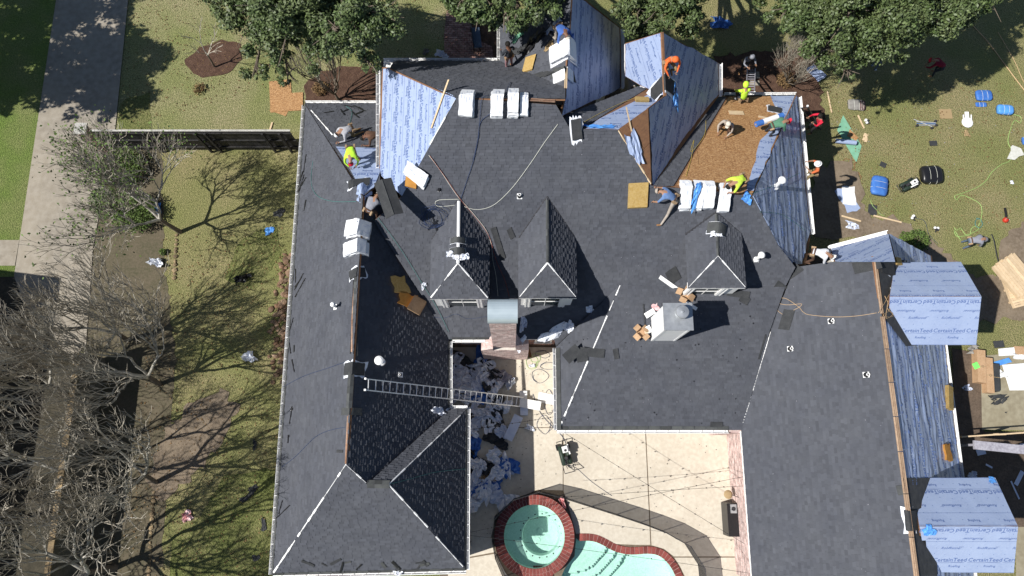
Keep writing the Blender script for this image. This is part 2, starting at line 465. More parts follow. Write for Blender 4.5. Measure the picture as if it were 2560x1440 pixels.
sheet('MW', [(958, 172), (977, 170), (1132, 238), (1140, 247), (1005, 490), (950, 436)], PL['MWd'], seed=1, amp=.006, fr=.9, v0=.75, rowh=.82)
sheet('AE', [(1430, -20), (1548, 70), (1550, 218), (1520, 236), (1404, 290), (1415, 240)], PL['AEd'], seed=2, amp=.018, fr=1.1, v0=.6, rowh=.92, edge=.03)
sheet('BE', [(1657, 82), (1794, 157), (1796, 236), (1720, 330), (1690, 372), (1632, 466), (1622, 272), (1664, 240)], PL['BEd'], seed=3, amp=.022, fr=1.2, v0=.5, rowh=.92, edge=.05)
sheet('BW', [(1564, 110), (1653, 82), (1659, 238), (1602, 213), (1564, 190)], PL['BWd'], seed=4, amp=.02, v0=.4)
sheet('SF', [(1462, 322), (1500, 296), (1628, 233), (1662, 243), (1621, 271), (1546, 324)], d_, seed=5, amp=.005, v0=.25, name='underlayment')
sheet('OS', [(1925, 240), (1986, 241), (1884, 478), (1866, 478), (1900, 352), (1930, 318), (1948, 290)], PL['REd'], seed=6, amp=.01, v0=.2, edge=.05, off=.03)
sheet('RE', [(1990, 240), (2024, 580), (2004, 660), (1985, 662), (1946, 615), (1882, 487)], PL['REd'], seed=7, amp=.032, fr=2.4, v0=.55, rowh=.92, edge=.04, res=.075, along=(.1, 1))
sheet('RR', [(2207, 792), (2345, 830), (2358, 862), (2400, 1180), (2436, 1460), (2296, 1460), (2250, 1130)], PL['RRd'], seed=8, amp=.044, fr=2.5, v0=.5, rowh=.92, edge=.03, res=.075, along=(.06, 1))
sheet('RN', [(2077, 622), (2221, 585), (2238, 655), (2089, 655)], PL['RNd'], seed=9, amp=.006, v0=-.1, flip=False)
sheet('RX', [(2222, 584), (2326, 640), (2328, 655), (2240, 656)], PL['RXd'], seed=10, amp=.04, fr=2.6, v0=.1, res=.08, along=(.3, 1))
# ------------------------------------------------------------------ east-facing gable dormers with underlayment
def gable_dormer(k, N, Sx, seed):
    pN, pS = PL[k+'N'], PL[k+'S']
    dd = deck(pN, N, house, name='gable_dormer')
    a = deck(pS, Sx, house, name='roof_deck'); a.parent = dd; a.matrix_parent_inverse = Matrix.Identity(4)
    sheet(pN, N, dd, seed=seed, amp=.012, fr=.8, v0=.0, flip=False, rowh=1.5).matrix_parent_inverse = Matrix.Identity(4)
    yl = {'D3': 781, 'D4': 1350}[k]; up = [p for p in Sx if p[1] <= yl-15]; lo = [p for p in Sx if p[1] > yl]
    eR = Sx[1][0]+(Sx[2][0]-Sx[1][0])*(yl-Sx[1][1])/(Sx[2][1]-Sx[1][1]); wl = {'D3': 2240, 'D4': 2322}[k]
    sheet(pS, [Sx[0], Sx[1], (eR, yl), (wl-18, yl)], dd, seed=seed+2, amp=.01, fr=.8, v0=1.32, rowh=1.4, off=.016, flip=True).matrix_parent_inverse = Matrix.Identity(4)
    sheet(pS, [(wl-8, yl), (eR, yl), Sx[2], Sx[3], {'D3': (2232, 825), 'D4': (2318, 1385)}[k]], dd, seed=seed+1, amp=.006, fr=.8, v0=0, rowh=1.45, off=.010).matrix_parent_inverse = Matrix.Identity(4)
    # walls under it
    mb = MB(); q = [pN.hit(*N[0]), pN.hit(*N[1]), pS.hit(*Sx[-2]), pS.hit(*Sx[-1])]
    e = .14; x1 = min(q[1].x, q[2].x)-e; x0 = PL['RR'].o.x-2; yN = q[1].y-e; yS = q[2].y+e; yr = pN.hit(*N[2]).y; q[2] = pS.hit(*Sx[2]); q[3] = pS.hit(*Sx[3])
    x0 = max(q[0].x, q[3].x)-.6
    zt = min(q[1].z, q[2].z)+e*.75
    for (a_, b_) in (((x0, yN), (x1, yN)), ((x1, yN), (x1, yS)), ((x1, yS), (x0, yS))):
        mb.face([(a_[0], a_[1], 0), (b_[0], b_[1], 0), (b_[0], b_[1], zt), (a_[0], a_[1], zt)])
    mb.face([(x1, yN, zt), (x1, yS, zt), (x1, yr, zt+1.05)])
    o = mb.build('wall', 'white_paint'); o.parent = dd
    return dd
sheet('RR', [(2190, 645), (2300, 655), (2300, 862), (2262, 866), (2208, 795)], PL['RRd'], name='felt_strip', m='felt', text=False, off=.05)
sheet('RR', [(2254, 1195), (2330, 1195), (2340, 1440), (2290, 1440), (2262, 1240)], PL['RRd'], name='felt_strip', m='felt', text=False, off=.05)
gable_dormer('D3', [(2234, 656), (2402, 655), (2453, 741), (2224, 741), (2231, 700)], [(2224, 741), (2453, 741), (2440, 862), (2252, 862), (2232, 825), (2243, 790), (2222, 780)], 21)
gable_dormer('D4', [(2312, 1195), (2488, 1194), (2544, 1315), (2298, 1315), (2292, 1276), (2303, 1270)], [(2298, 1315), (2544, 1315), (2534, 1432), (2336, 1430), (2318, 1385), (2326, 1350), (2300, 1340)], 31)
# ------------------------------------------------------------------ hipped dormers
def hip_dormer(ax, ay, rx, ry, xl, xr, ye, nyl, label, seed, win, open_window=True):
    apex = S.hit(ax, ay); zr = apex.z
    rid = U(rx, ry, zr)
    # eave height from equal pitch: front run equals side run
    best = None
    for i in range(200):
        ze = zr-.3-i*.01
        L, Rr = U(xl, ye, ze), U(xr, ye, ze); run = (rid.y-L.y); half = (Rr.x-L.x)/2
        e = abs(run-half)
        if best is None or e < best[0]: best = (e, ze)
    ze = best[1]; A, B = U(xl, ye, ze), U(xr, ye, ze)
    A.x = B.x-(B.x-A.x)
    pW = Plane(apex, (rid-apex).cross(A-apex)); pE = Plane(apex, (B-apex).cross(rid-apex)); pF = Plane(rid, (A-rid).cross(B-rid))
    yb = S.o.y+(ze-S.o.z)/.78
    def slope(a, b, top): pass
    WL = Vector((A.x, yb, ze)); ER = Vector((B.x, yb, ze))
    def px(p):
        d = p-Vector((0, 0, CH)); c, s = math.cos(TILT), math.sin(TILT)
        X, Y, Z = d.x, d.y*c+d.z*s, -d.y*s+d.z*c
        return (1280+FPX*X/-Z, 720-FPX*Y/-Z)
    dd = deck(pW, [px(apex), px(rid), px(A), px(WL)], house, name='hip_dormer')
    for pl, pts in ((pW, [px(apex), px(rid), px(A), px(WL)]), (pE, [px(apex), px(rid), px(B), px(ER)]), (pF, [px(rid), px(A), px(B)])):
        if pl is not pW:
            q = deck(pl, pts, house, name='roof_deck'); q.parent = dd; q.matrix_parent_inverse = Matrix.Identity(4)
        s = shingles(pl, pts, dd, seed=seed); s.matrix_parent_inverse = Matrix.Identity(4); seed += 1
    # trim, walls
    mb = MB(); e = .10
    z0 = S.z(A.x, A.y)-.05; wy = A.y+e
    sw = MB()
    for x in (A.x+.26, B.x-.26-.08):
        sw.box((x, wy+.04, z0-.0), (.08, 0, 0), (0, yb-wy-.1, 0), (0, 0, ze-z0+.1))
    q = sw.build('cheek_walls', 'shingle'); q.parent = dd; q['kind'] = 'stuff'
    mb.box((A.x, A.y+.003, ze-.17), (B.x-A.x, 0, 0), (0, .03, 0), (0, 0, .12))
    mb.box((A.x+.003, A.y+.036, ze-.12), (B.x-A.x-.006, 0, 0), (0, .2, 0), (0, 0, .05))
    o = mb.build('trim', 'white_paint'); o.parent = dd
    # window on the front wall
    wx0, wx1 = win; X0, X1 = U(wx0, ye+10, ze-.4).x, U(wx1, ye+10, ze-.4).x
    zb = z0+.02; zt = ze-.15; W = X1-X0
    mb = MB(); mb.box((A.x+e, wy, z0-.3), (B.x-A.x-2*e, 0, 0), (0, .03, 0), (0, 0, ze-z0+.2))
    o = mb.build('wall', 'white_paint'); o.parent = dd
    f = MB()
    f.box((X0, wy-.07, zb), (.26, 0, 0), (0, .068, 0), (0, 0, zt-zb)); f.box((X1-.26, wy-.07, zb), (.26, 0, 0), (0, .068, 0), (0, 0, zt-zb))
    f.box((X0-.03, wy-.14, zb-.07), (W+.06, 0, 0), (0, .137, 0), (0, 0, .07)); f.box((X0+.26, wy-.06, zt-.14), (W-.52, 0, 0), (0, .058, 0), (0, 0, .14))
    for xx in (X0+.06, X0+.2, X1-.2, X1-.06): f.box((xx-.01, wy-.085, zb+.02), (.02, 0, 0), (0, .013, 0), (0, 0, zt-zb-.04))
    wn = f.build('window', 'white_paint'); wn.parent = dd
    g = MB(); g.box((X0+.27, wy-.012, zb+.02), (W-.54, 0, 0), (0, .01, 0), (0, 0, zt-zb-.17)); go = g.build('pane', 'glass'); go.parent = wn
    b = MB(); zm = (zb+zt)/2
    b.box((X0+.27, wy-.03, zm), (W-.54, 0, 0), (0, .016, 0), (0, 0, .05)); b.box((X0+W/2-.012, wy-.028, zb+.02), (.024, 0, 0), (0, .013, 0), (0, 0, zt-zb-.17))
    bo = b.build('sash', 'white_paint'); bo.parent = wn
    dd['label'] = label
    # ridge and hip strips
    strip3([apex.lerp(rid, .05), apex.lerp(rid, .5), rid], .055, 'white_paint' if seed < 300 else 'shingle_cap', dd, .03)
    strip3([rid, rid.lerp(A, .97)], .026, 'white_paint', dd, .025, True); strip3([rid, rid.lerp(B, .97)], .026, 'white_paint', dd, .025, True)
    # flashing along the valleys
    strip3([apex, WL], .07, 'dark_metal', dd, .03); strip3([apex, ER], .07, 'dark_metal', dd, .03)
    return dd
def strip3(pts, wd, m, parent, off=.02, ragged=False, name=None, flat=False):
    """a strip folded over a ridge or hip, slightly ragged"""
    mb = MB(); rr = random.Random(len(pts)*7+int(pts[0][0]*31)); Q = []
    for i in range(len(pts)-1):
        a, b = Vector(pts[i]), Vector(pts[i+1]); L = (b-a).length; k = max(2, int(L/.22))
        for j in range(k+(i == len(pts)-2)): Q.append(a.lerp(b, j/k))
    gap = 0
    for i in range(len(Q)-1):
        a, b = Q[i], Q[i+1]; d = (b-a); s = d.cross(Vector((0, 0, 1))).normalized()
        w1 = wd*(rr.uniform(.3, 1.2) if ragged else 1); w2 = w1
        if ragged and rr.random() < .12: continue
        up = Vector((0, 0, off+.012)); dn = Vector((0, 0, 0 if flat else -wd*.55))
        mb.face([a+s*w1+up+dn, b+s*w2+up+dn, b+up, a+up][::-1], rr.random()); mb.face([a+up, b+up, b-s*w2+up+dn, a-s*w1+up+dn][::-1], rr.random())
    o = mb.build(name or 'ridge_strip', m); o['kind'] = 'stuff'; o.parent = parent
    if parent is house: o.matrix_parent_inverse = Matrix.Translation(-HI)
    return o
hip_dormer(1147, 495, 1145, 658, 1075, 1222, 747, 600, 'hipped dormer with a pale ridge strip, nearest the west wing', 201, (1100, 1207))
hip_dormer(1368, 492, 1369, 657, 1297, 1442, 745, 600, 'hipped dormer with a capped ridge in the middle of the back slope', 301, (1312, 1417))
hip_dormer(1790, 530, 1795, 640, 1720, 1865, 720, 600, 'low hipped dormer with torn white wrapper on its ridge', 401, (1722, 1822))
# ------------------------------------------------------------------ ridge and hip trim of the main roofs
def pxz(names, pts):
    out = []
    for p in pts:
        c = [PL[n].hit(*p) for n in names]; out.append(min(c, key=lambda q: q.z))
    return out
def hp(names, pts, wd, m, ragged=True, off=.03, name='hip_strip'):
    return strip3(pxz(names, pts), wd, m, house, off, ragged, name)
hp(['SH'], [(866, 1160), (683, 1433)], .032, 'white_paint'); hp(['SH'], [(866, 1162), (916, 1207)], .026, 'white_paint')
hp(['SH'], [(972, 1211), (1070, 1318)], .028, 'white_paint'); hp(['SH'], [(1090, 1341), (1158, 1416)], .028, 'white_paint')
hp(['BE2'], [(972, 1211), (1160, 1030)], .026, 'white_paint')
hp(['SH'], [(918, 1210), (974, 1211)], .14, 'shingle_cap', False, name='ridge_cap')
hp(['LN'], [(778, 276), (832, 338)], .028, 'white_paint')
hp(['MS'], [(1550, 714), (1400, 1066)], .028, 'white_paint'); hp(['RW'], [(1926, 830), (1853, 1070)], .022, 'white_paint')
hp(['MW'], [(1137, 252), (1075, 362)], .026, 'white_paint')
hp(['RE'], [(1882, 490), (1946, 612), (1990, 665)], .06, 'underlay')
hp(['BR'], [(1546, 327), (1627, 460)], .035, 'lumber')
# left ridge: capped stretches and open slots with brown boards
hp(['LW'], [(889, 700), (882, 800), (881, 880)], .055, 'board_brown', False, .03, 'ridge_board')
hp(['LW'], [(871, 1040), (865, 1158)], .045, 'board_brown', False, .03, 'ridge_board')
hp(['LE'], [(892, 690), (886, 890)], .11, 'shingle_cap', False, .035, 'ridge_cap'); hp(['LE'], [(878, 930), (872, 1020)], .11, 'shingle_cap', False, .035, 'ridge_cap')
hp(['LW'], [(884, 700), (876, 885)], .018, 'dark_metal', False, .045, 'ridge_slot'); hp(['LW'], [(873, 945), (868, 1018)], .016, 'white_paint', True, .045, 'ridge_slot')
def battens(pl, pts, n, wd, gap, m, name):
    Q = [PL[pl].hit(*p) for p in pts]
    for k in range(n):
        mb = MB()
        for i in range(len(Q)-1):
            a, b = Q[i], Q[i+1]; s = (b-a).normalized().cross(Vector((0, 0, 1)))
            o = s*((k-(n-1)/2)*gap); L = (b-a).length; kk = max(1, int(L/1.2))
            for j in range(kk):
                p = a.lerp(b, j/kk)+o; q = a.lerp(b, (j+1)/kk-.006)+o
                mb.box(p-s*wd/2+Vector((0, 0, .0+.01*(k % 2))), q-p, s*wd, (0, 0, .05), R.random())
        sub(mb.build(name, m), house)
battens('RW', [(2205, 792), (2250, 1130), (2292, 1455)], 3, .038, .058, 'batten', 'ridge_batten')
battens('RW', [(2186, 645), (2204, 785)], 2, .04, .07, 'batten', 'ridge_batten')
battens('S', [(1322, 250), (1388, 254)], 2, .04, .07, 'board_brown', 'ridge_batten')
battens('AE', [(1415, 170), (1414, 222)], 2, .04, .06, 'lumber', 'ridge_batten')
# ------------------------------------------------------------------ walls, eaves, gutters
def bricks(o, ax, h, m='brick', out=None, bw=.215, bh=.075, parent=None, name='bricks', seed=1):
    """courses of bricks standing 8 mm proud of the mortar on a vertical face from o along ax"""
    o, ax = Vector(o), Vector(ax); L = ax.length; d = ax.normalized(); n = out.normalized(); mb = MB(); rr = random.Random(seed)
    z = 0; r = 0
    while z < h-.03:
        u = -(bw/2 if r % 2 else 0)
        while u < L:
            a, b = max(0, u), min(L, u+bw-.012)
            if b-a > .03:
                p = o+d*a+Vector((0, 0, z)); q = d*(b-a); hh = min(bh-.012, h-z); t = n*(.009+rr.random()*.004)
                vs = [p+t, p+q+t, p+q+t+Vector((0, 0, hh)), p+t+Vector((0, 0, hh)), p, p+q, p+q+Vector((0, 0, hh)), p+Vector((0, 0, hh))]
                mb.add(vs, [(0, 1, 2, 3), (4, 5, 1, 0), (3, 2, 6, 7), (4, 0, 3, 7), (1, 5, 6, 2)], rr.random())
            u += bw
        z += bh; r += 1
    b_ = mb.build(name, m); b_['kind'] = 'stuff'; b_.parent = parent
    return b_
def eave(a, b, inward, z=3.3, wall=True, gutter=True, h0=0, ins=.42, brick=False, seed=1, starter=True):
    """gutter with hangers, fascia, soffit and wall below one eave line; inward = unit vector into the house"""
    A, B = Vector(a), Vector(b); d = (B-A).normalized(); n = Vector(inward).normalized(); L = (B-A).length
    mb = MB(); o = -n*.12
    p = A+o+Vector((0, 0, -.13)); mb.box(p, d*L, n*.012, (0, 0, .12)); mb.box(p+n*.012, d*L, n*.10, (0, 0, .01)); mb.box(p-n*.012, d*L, n*.012, (0, 0, .132))
    if gutter: sub(mb.build('gutter', 'white_paint'), house)
    mb = MB(); mb.box(A+Vector((0, 0, -.16)), d*L, n*.03, (0, 0, .10)); mb.box(A+n*.03+Vector((0, 0, -.16)), d*L, n*(ins+.05), (0, 0, .02))
    sub(mb.build('fascia', 'white_paint'), house)
    if gutter:
        mb = MB(); k = max(2, int(L/.45))
        for i in range(k): mb.box(A+d*(L*(i+.5)/k)-n*.128+Vector((0, 0, .006)), d*.02, n*.12, (0, 0, .008))
        h = sub(mb.build('gutter_hangers', 'white_paint'), house); h['kind'] = 'stuff'
    if wall:
        mb = MB(); W = A+n*ins; mb.box((W.x, W.y, h0), d*L, n*.2, (0, 0, z-.15-h0))
        w_ = sub(mb.build('wall', 'mortar'), house)
        if brick: bricks((W.x, W.y, 0), d*L, z-.2, 'brick_wash', -n, parent=w_, seed=seed)
X_, Y_ = Vector((1, 0, 0)), Vector((0, 1, 0))
def EV(pl, a, b, inward, z=None, **k):
    A, B = PL[pl].hit(*a), PL[pl].hit(*b); eave(A, B, inward, z=min(A.z, B.z) if z is None else z, **k)
EV('LW', (762, 262), (680, 1437), X_)
EV('SH', (680, 1437), (1165, 1425), Y_)
EV('BE2', (1165, 1425), (1168, 1022), -X_)
EV('BN', (1168, 1022), (1128, 1022), -Y_, wall=False)
EV('LE', (1123, 1020), (1123, 852), -X_)
EV('S', (1130, 848), (1222, 848), Y_, ins=.3)
EV('S', (1292, 848), (1388, 848), Y_, ins=.3, gutter=False)
EV('MF', (1390, 870), (1393, 1075), X_)
EV('MS', (1393, 1075), (1822, 1075), Y_)
EV('RW', (1853, 1078), (1882, 1470), X_, brick=True, ins=.38, gutter=False)
EV('LN', (762, 258), (950, 258), -Y_)
EV('MW', (948, 172), (948, 432), X_, h0=0)
EV('MN', (958, 152), (1275, 152), -Y_)
EV('AW', (1250, 62), (1250, 152), X_)
EV('AE', (1554, 70), (1554, 218), -X_)
EV('BE', (1799, 157), (1799, 238), -X_)
EV('BW', (1562, 108), (1562, 190), X_, gutter=False)
EV('OS', (1812, 238), (1992, 237), -Y_)
EV('RE', (1997, 240), (2030, 584), -X_)
A_ = PL['RN'].hit(2075, 621); B_ = PL['RN'].hit(2222, 583); eave(A_, B_, (B_-A_).normalized().cross(Vector((0, 0, 1))), z=min(A_.z, B_.z))
EV('RX', (2224, 584), (2330, 640), Vector((-.5, -.8, 0)), gutter=False)
EV('RR', (2334, 655), (2442, 1500), -X_)
mb = MB(); q = [PL['RW'].hit(1884, 1498), PL['RW'].hit(2299, 1498), PL['RR'].hit(2440, 1498)]; yq = max(p.y for p in q)+.3; mb.face([(q[0].x+.4, yq, 0), (q[2].x-.4, yq, 0), (q[2].x-.4, yq, q[2].z-.05), (q[1].x, yq, q[1].z-.15), (q[0].x+.4, yq, q[0].z-.05)]); sub(mb.build('wall', 'brick_wash'), house)
# starter course strips along eaves (lighter, with ticks)
def eave_strip(pl, a, b, wd, m='shingle_cap', step=.46):
    A, B = PL[pl].hit(*a), PL[pl].hit(*b); p = PL[pl]; L = (B-A).length; d = (B-A)/L; mb = MB(); k = int(L/step)
    s = p.n.cross(d); 
    if s.z < 0: s = -s
    for i in range(k):
        q = A+d*(L*i/k)+p.n*.03; mb.box(q, d*(L/k-.02), s*wd, p.n*.006, R.random())
    o = mb.build('starter_strip', m); o['kind'] = 'stuff'; sub(o, house)
for t in (('LW', (762, 262), (680, 1437), .13), ('SH', (682, 1437), (1165, 1425), .13), ('BE2', (1165, 1425), (1168, 1022), .1), ('MF', (1390, 870), (1393, 1075), .2), ('MS', (1393, 1075), (1822, 1075), .16),
          ('LE', (1123, 1020), (1123, 852), .08), ('S', (1130, 848), (1222, 848), .1), ('OS', (1812, 239), (1992, 238), .1)): eave_strip(*t)
# ------------------------------------------------------------------ brick chimney with metal shroud
gy = U(1262, 900, 0).y; xL, xR = U(1228, 830, 6).x, U(1290, 830, 6).x
xl0, xr0 = U(1210, 900, 0).x, U(1318, 900, 0).x
ztop = 8.7; ch = MB(); fy = gy+.12
ch.box((xl0+.02, gy+.02, 0), (xr0-xl0-.04, 0, 0), (0, .9, 0), (0, 0, 3.0))
ch.box((xL+.01, fy+.01, 3.0), (xR-xL-.02, 0, 0), (0, .75, 0), (0, 0, ztop-3.0))
chim = sub(ch.build('chimney', 'mortar'), house)
bricks((xl0, gy+.02, 0), (xr0-xl0, 0, 0), 3.0, 'brick_wash', -Y_, parent=chim, seed=5)
bricks((xL, fy+.01, 3.0), (xR-xL, 0, 0), ztop-3.0, 'brick_wash', -Y_, parent=chim, seed=6)
bricks((xl0+.02, gy, 0), (0, .92, 0), 3.0, 'brick_wash', -X_, parent=chim, seed=7)
bricks((xL+.01, fy, 3.0), (0, .77, 0), ztop-3.0, 'brick_wash', -X_, parent=chim, seed=7)
bricks((xr0-.02, gy, 0), (0, .92, 0), 3.0, 'brick_wash', X_, parent=chim, seed=8)
bricks((xR-.01, fy, 3.0), (0, .77, 0), ztop-3.0, 'brick_wash', X_, parent=chim, seed=9)
e = .04; n = 14   # sloped shoulders
for x0, x1, s in ((xl0, xL, 1), (xR, xr0, -1)):
    a, b = (x0, x1); mb = MB()
    if s > 0: mb.face([(a, gy, 3.0), (b, gy, 3.0), (b, gy, 3.5)]); mb.face([(a, gy, 3.0), (b, gy, 3.5), (b, gy+.9, 3.5), (a, gy+.9, 3.0)])
    else: mb.face([(a, gy, 3.0), (b, gy, 3.0), (a, gy, 3.5)]); mb.face([(a, gy, 3.5), (b, gy, 3.0), (b, gy+.9, 3.0), (a, gy+.9, 3.5)])
    mb.build('shoulder', 'brick_wash', chim)
mb = MB(); yc = fy+.385; ry = .42
pr = [(yc-ry*math.cos(math.pi*i/n), ztop+.40*math.sin(math.pi*i/n)) for i in range(n+1)]
for i in range(n):
    (y0, z0), (y1, z1) = pr[i], pr[i+1]
    mb.face([(xL-e, y0, z0), (xR+e, y0, z0), (xR+e, y1, z1), (xL-e, y1, z1)])
for x in (xL-e, xR+e): mb.face([(x, y, z) for y, z in pr])
mb.face([(xL-e, pr[0][0], ztop), (xL-e, pr[-1][0], ztop), (xR+e, pr[-1][0], ztop), (xR+e, pr[0][0], ztop)])
mb.build('chimney_cap', 'metal_cap', chim, smooth=False)
# ------------------------------------------------------------------ white chimney chase
b0 = PL['MS'].hit(1628, 852); b1 = PL['MS'].hit(1687, 852); zt = 6.95; mb = MB(); D = .9
mb.box((b0.x, b0.y, b0.z-.3), (b1.x-b0.x, 0, 0), (0, D, 0), (0, 0, zt-b0.z+.3))
chase = sub(mb.build('chimney_chase', 'white_paint'), house)
chase['label'] = 'white boarded chimney chase with a round metal cap'
mb = MB(); W_ = b1.x-b0.x
for k in range(2):
    for xx in (b0.x-.004, b0.x+W_-.076): pass
for xx in (b0.x-.012, b1.x-.08): mb.box((xx, b0.y-.014, b0.z-.2), (.092, 0, 0), (0, .012, 0), (0, 0, zt-b0.z+.18))
mb.box((b0.x-.014, b0.y-.012, b0.z-.2), (.012, 0, 0), (0, .09, 0), (0, 0, zt-b0.z+.18)); mb.box((b0.x-.014, b0.y+D-.09, b0.z-.2), (.012, 0, 0), (0, .09, 0), (0, 0, zt-b0.z+.18))
mb.build('corner_board', 'white_paint', chase)
mb = MB(); mb.box((b0.x-.06, b0.y-.06, zt), (W_+.12, 0, 0), (0, D+.12, 0), (0, 0, .05)); mb.build('top_plate', 'galvanised', chase)
mb = MB(); c = Vector((b0.x+W_*.58, b0.y+D*.62, zt+.05)); mb.lathe(c, [(.16, 0), (.16, .18), (.24, .2), (.25, .22), (.25, .34), (.23, .38), (.06, .41), (.03, .44), (0, .44)], 24); mb.build('flue_cap', 'galvanised', chase)
# ------------------------------------------------------------------ wall windows in the courtyard
def wall_window(px0, px1, pl_y, z0, z1, brickleds=True):
    y = pl_y; X0, X1 = U(px0, 858, z1).x, U(px1, 858, z1).x; mb = MB()
    mb.box((X0, y-.05, z0), (.09, 0, 0), (0, .048, 0), (0, 0, z1-z0)); mb.box((X1-.09, y-.05, z0), (.09, 0, 0), (0, .048, 0), (0, 0, z1-z0))
    mb.box((X0+.09, y-.05, z1-.09), (X1-X0-.18, 0, 0), (0, .048, 0), (0, 0, .09)); mb.box((X0-.03, y-.10, z0-.07), (X1-X0+.06, 0, 0), (0, .098, 0), (0, 0, .07))
    wn = sub(mb.build('window', 'white_paint'), house)
    g = MB(); g.box((X0+.09, y-.012, z0), (X1-X0-.18, 0, 0), (0, .01, 0), (0, 0, z1-z0-.09)); g.build('pane', 'glass', wn)
    k = MB()
    for i in range(9):
        xx = X0+(X1-X0)*(i+.1)/9; k.box((xx, y-.115, z0-.30), ((X1-X0)/9-.02, 0, 0), (0, .11, 0), (0, 0, .225), R.random())
    o = k.build('sill_bricks', 'brick', wn)
wy_ = S.o.y+.3
wall_window(1148, 1208, wy_, .9, 2.75); wall_window(1340, 1385, wy_, .9, 2.75)
bricks((U(1128, 858, 2).x, wy_, 0), (U(1212, 858, 2).x-U(1128, 858, 2).x, 0, 0), 3.0, 'brick', -Y_, parent=house, seed=31).matrix_parent_inverse = Matrix.Translation(-HI)
bricks((U(1318, 858, 2).x, wy_, 0), (U(1392, 858, 2).x-U(1318, 858, 2).x, 0, 0), 3.0, 'brick', -Y_, parent=house, seed=32).matrix_parent_inverse = Matrix.Translation(-HI)
mb = MB(); p0 = U(1824, 1076, 3.2); q0 = U(1853, 1076, 3.2)
mb.box((p0.x, p0.y-.1, 0), (q0.x-p0.x+.1, 0, 0), (0, .5, 0), (0, 0, 3.15)); sub(mb.build('corner_wall', 'brick_wash'), house)
# ------------------------------------------------------------------ ground
mat('lawn', (.38, .315, .17), (.255, .265, .095), .38, (.16, .17, .06), 14, rough=.95, bump=1, bscale=22, dist=.12, f3=.9, detail=8)
mat('lawn_front', (.28, .30, .11), (.42, .365, .21), .45, (.15, .17, .06), 14, rough=.95, bump=1, bscale=22, dist=.12, f3=.9, detail=8)
mat('lawn_mid', (.19, .215, .065), (.25, .24, .10), .7, (.08, .10, .025), 11, rough=.95, bump=1, bscale=22, dist=.12, f3=.85, detail=8)
mat('lawn_green', (.17, .25, .05), (.25, .27, .10), .6, (.08, .12, .025), 13, rough=.95, bump=1, bscale=22, dist=.12, f3=.7, detail=8)
mat('concrete', (.30, .262, .205), (.215, .19, .155), .4, (.36, .325, .27), 3.5, rough=.9, bump=.15, bscale=60, f3=.6, detail=8)
mat('deck_concrete', (.62, .565, .47), (.54, .49, .405), .5, (.43, .37, .29), 7, rough=.9, bump=.12, bscale=60, f3=.45, detail=8)
mat('drive_old', (.25, .22, .15), (.32, .29, .21), .6, (.18, .15, .10), 5, rough=.95, f3=.5, detail=8)
mat('mulch', (.085, .045, .03), (.13, .075, .05), 4, (.03, .018, .012), 22, rough=.95, bump=1, bscale=24, dist=.06)
mat('dirt', (.19, .15, .105), (.13, .10, .07), 1.1, (.25, .20, .15), 9, rough=.95, bump=.5, bscale=22, dist=.04)
mat('paver', (.20, .085, .065), (.30, .16, .13), 3, (.42, .33, .28), 10, rough=.9, tone=.35)
mat('coping', (.20, .045, .035), (.27, .075, .06), 4, (.12, .03, .03), 20, rough=.75, tone=.3)
mat('yard_shade', (.05, .045, .032), (.075, .065, .045), 2, (.02, .018, .012), 12, rough=.95, bump=.6, bscale=18)  # yard ground coloured dark to extend the neighbour's shadow to the garden wall
mat('bed', (.10, .085, .055), (.075, .07, .04), 1.2, (.15, .12, .085), 9, rough=.95, bump=.6, bscale=18)
mat('joint', (.42, .27, .24), (.34, .2, .18), 6, rough=.95)
mat('stone', (.30, .22, .12), (.20, .15, .09), 4, (.12, .09, .06), 16, rough=.9, tone=.4, bump=.3, bscale=15)
mat('stone_brown', (.17, .10, .06), (.26, .19, .13), 3, (.08, .04, .025), 12, rough=.9, tone=.5, bump=.3, bscale=15)
mb = MB(); a = 260; mb.face([(-a, -a, 0), (a, -a, 0), (a, a, 0), (-a, a, 0)])
tag(mb.build('ground', 'lawn'), kind='structure')
lev = [0]
def patch(name, pts, m, z=None, th=0, px=True, jag=0, kind='structure'):
    lev[0] += 1; z = .003*lev[0] if z is None else z
    P = [U(x, y, z) for x, y in pts] if px else [Vector((x, y, z)) for x, y in pts]
    if jag:
        Q = []; rr = random.Random(lev[0])
        for i in range(len(P)):
            A, B = P[i], P[(i+1) % len(P)]; k = max(1, int((B-A).length/.25))
            for j in range(k):
                q = A.lerp(B, j/k); Q.append(q+Vector((rr.gauss(0, jag), rr.gauss(0, jag), 0)))
        P = Q
    mb = MB()
    if area2([(p.x, p.y) for p in P]) < 0: P = P[::-1]
    mb.face(P)
    if th:
        for i in range(len(P)): A, B = P[i], P[(i+1) % len(P)]; mb.face([A, A-Vector((0, 0, th)), B-Vector((0, 0, th)), B])
    return tag(mb.build(name, m), kind=kind)
patch('front_lawn', [(320, -60), (1300, -60), (1300, 330), (232, 330), (290, 300)], 'lawn_front')
patch('side_lawn', [(-700, -60), (146, -60), (140, 0), (35, 690), (20, 760), (-700, 760)], 'lawn_green')
patch('planting_bed', [(240, 340), (405, 340), (408, 620), (440, 900), (400, 1440), (390, 1500), (170, 1500), (220, 700)], 'bed', jag=.05)
patch('green_grass', [(560, 1190), (690, 1170), (672, 1470), (420, 1480), (430, 1340), (500, 1290)], 'lawn_mid', jag=.04)
patch('green_grass', [(330, 240), (372, 230), (380, 325), (295, 325), (300, 260)], 'lawn_mid', jag=.04)
patch('green_grass', [(600, 600), (690, 560), (700, 640), (640, 720), (560, 700)], 'lawn_mid', jag=.05)
patch('bare_earth', [(470, 1010), (560, 975), (600, 1010), (560, 1100), (480, 1200), (400, 1250), (370, 1200), (400, 1100)], 'dirt', jag=.12)
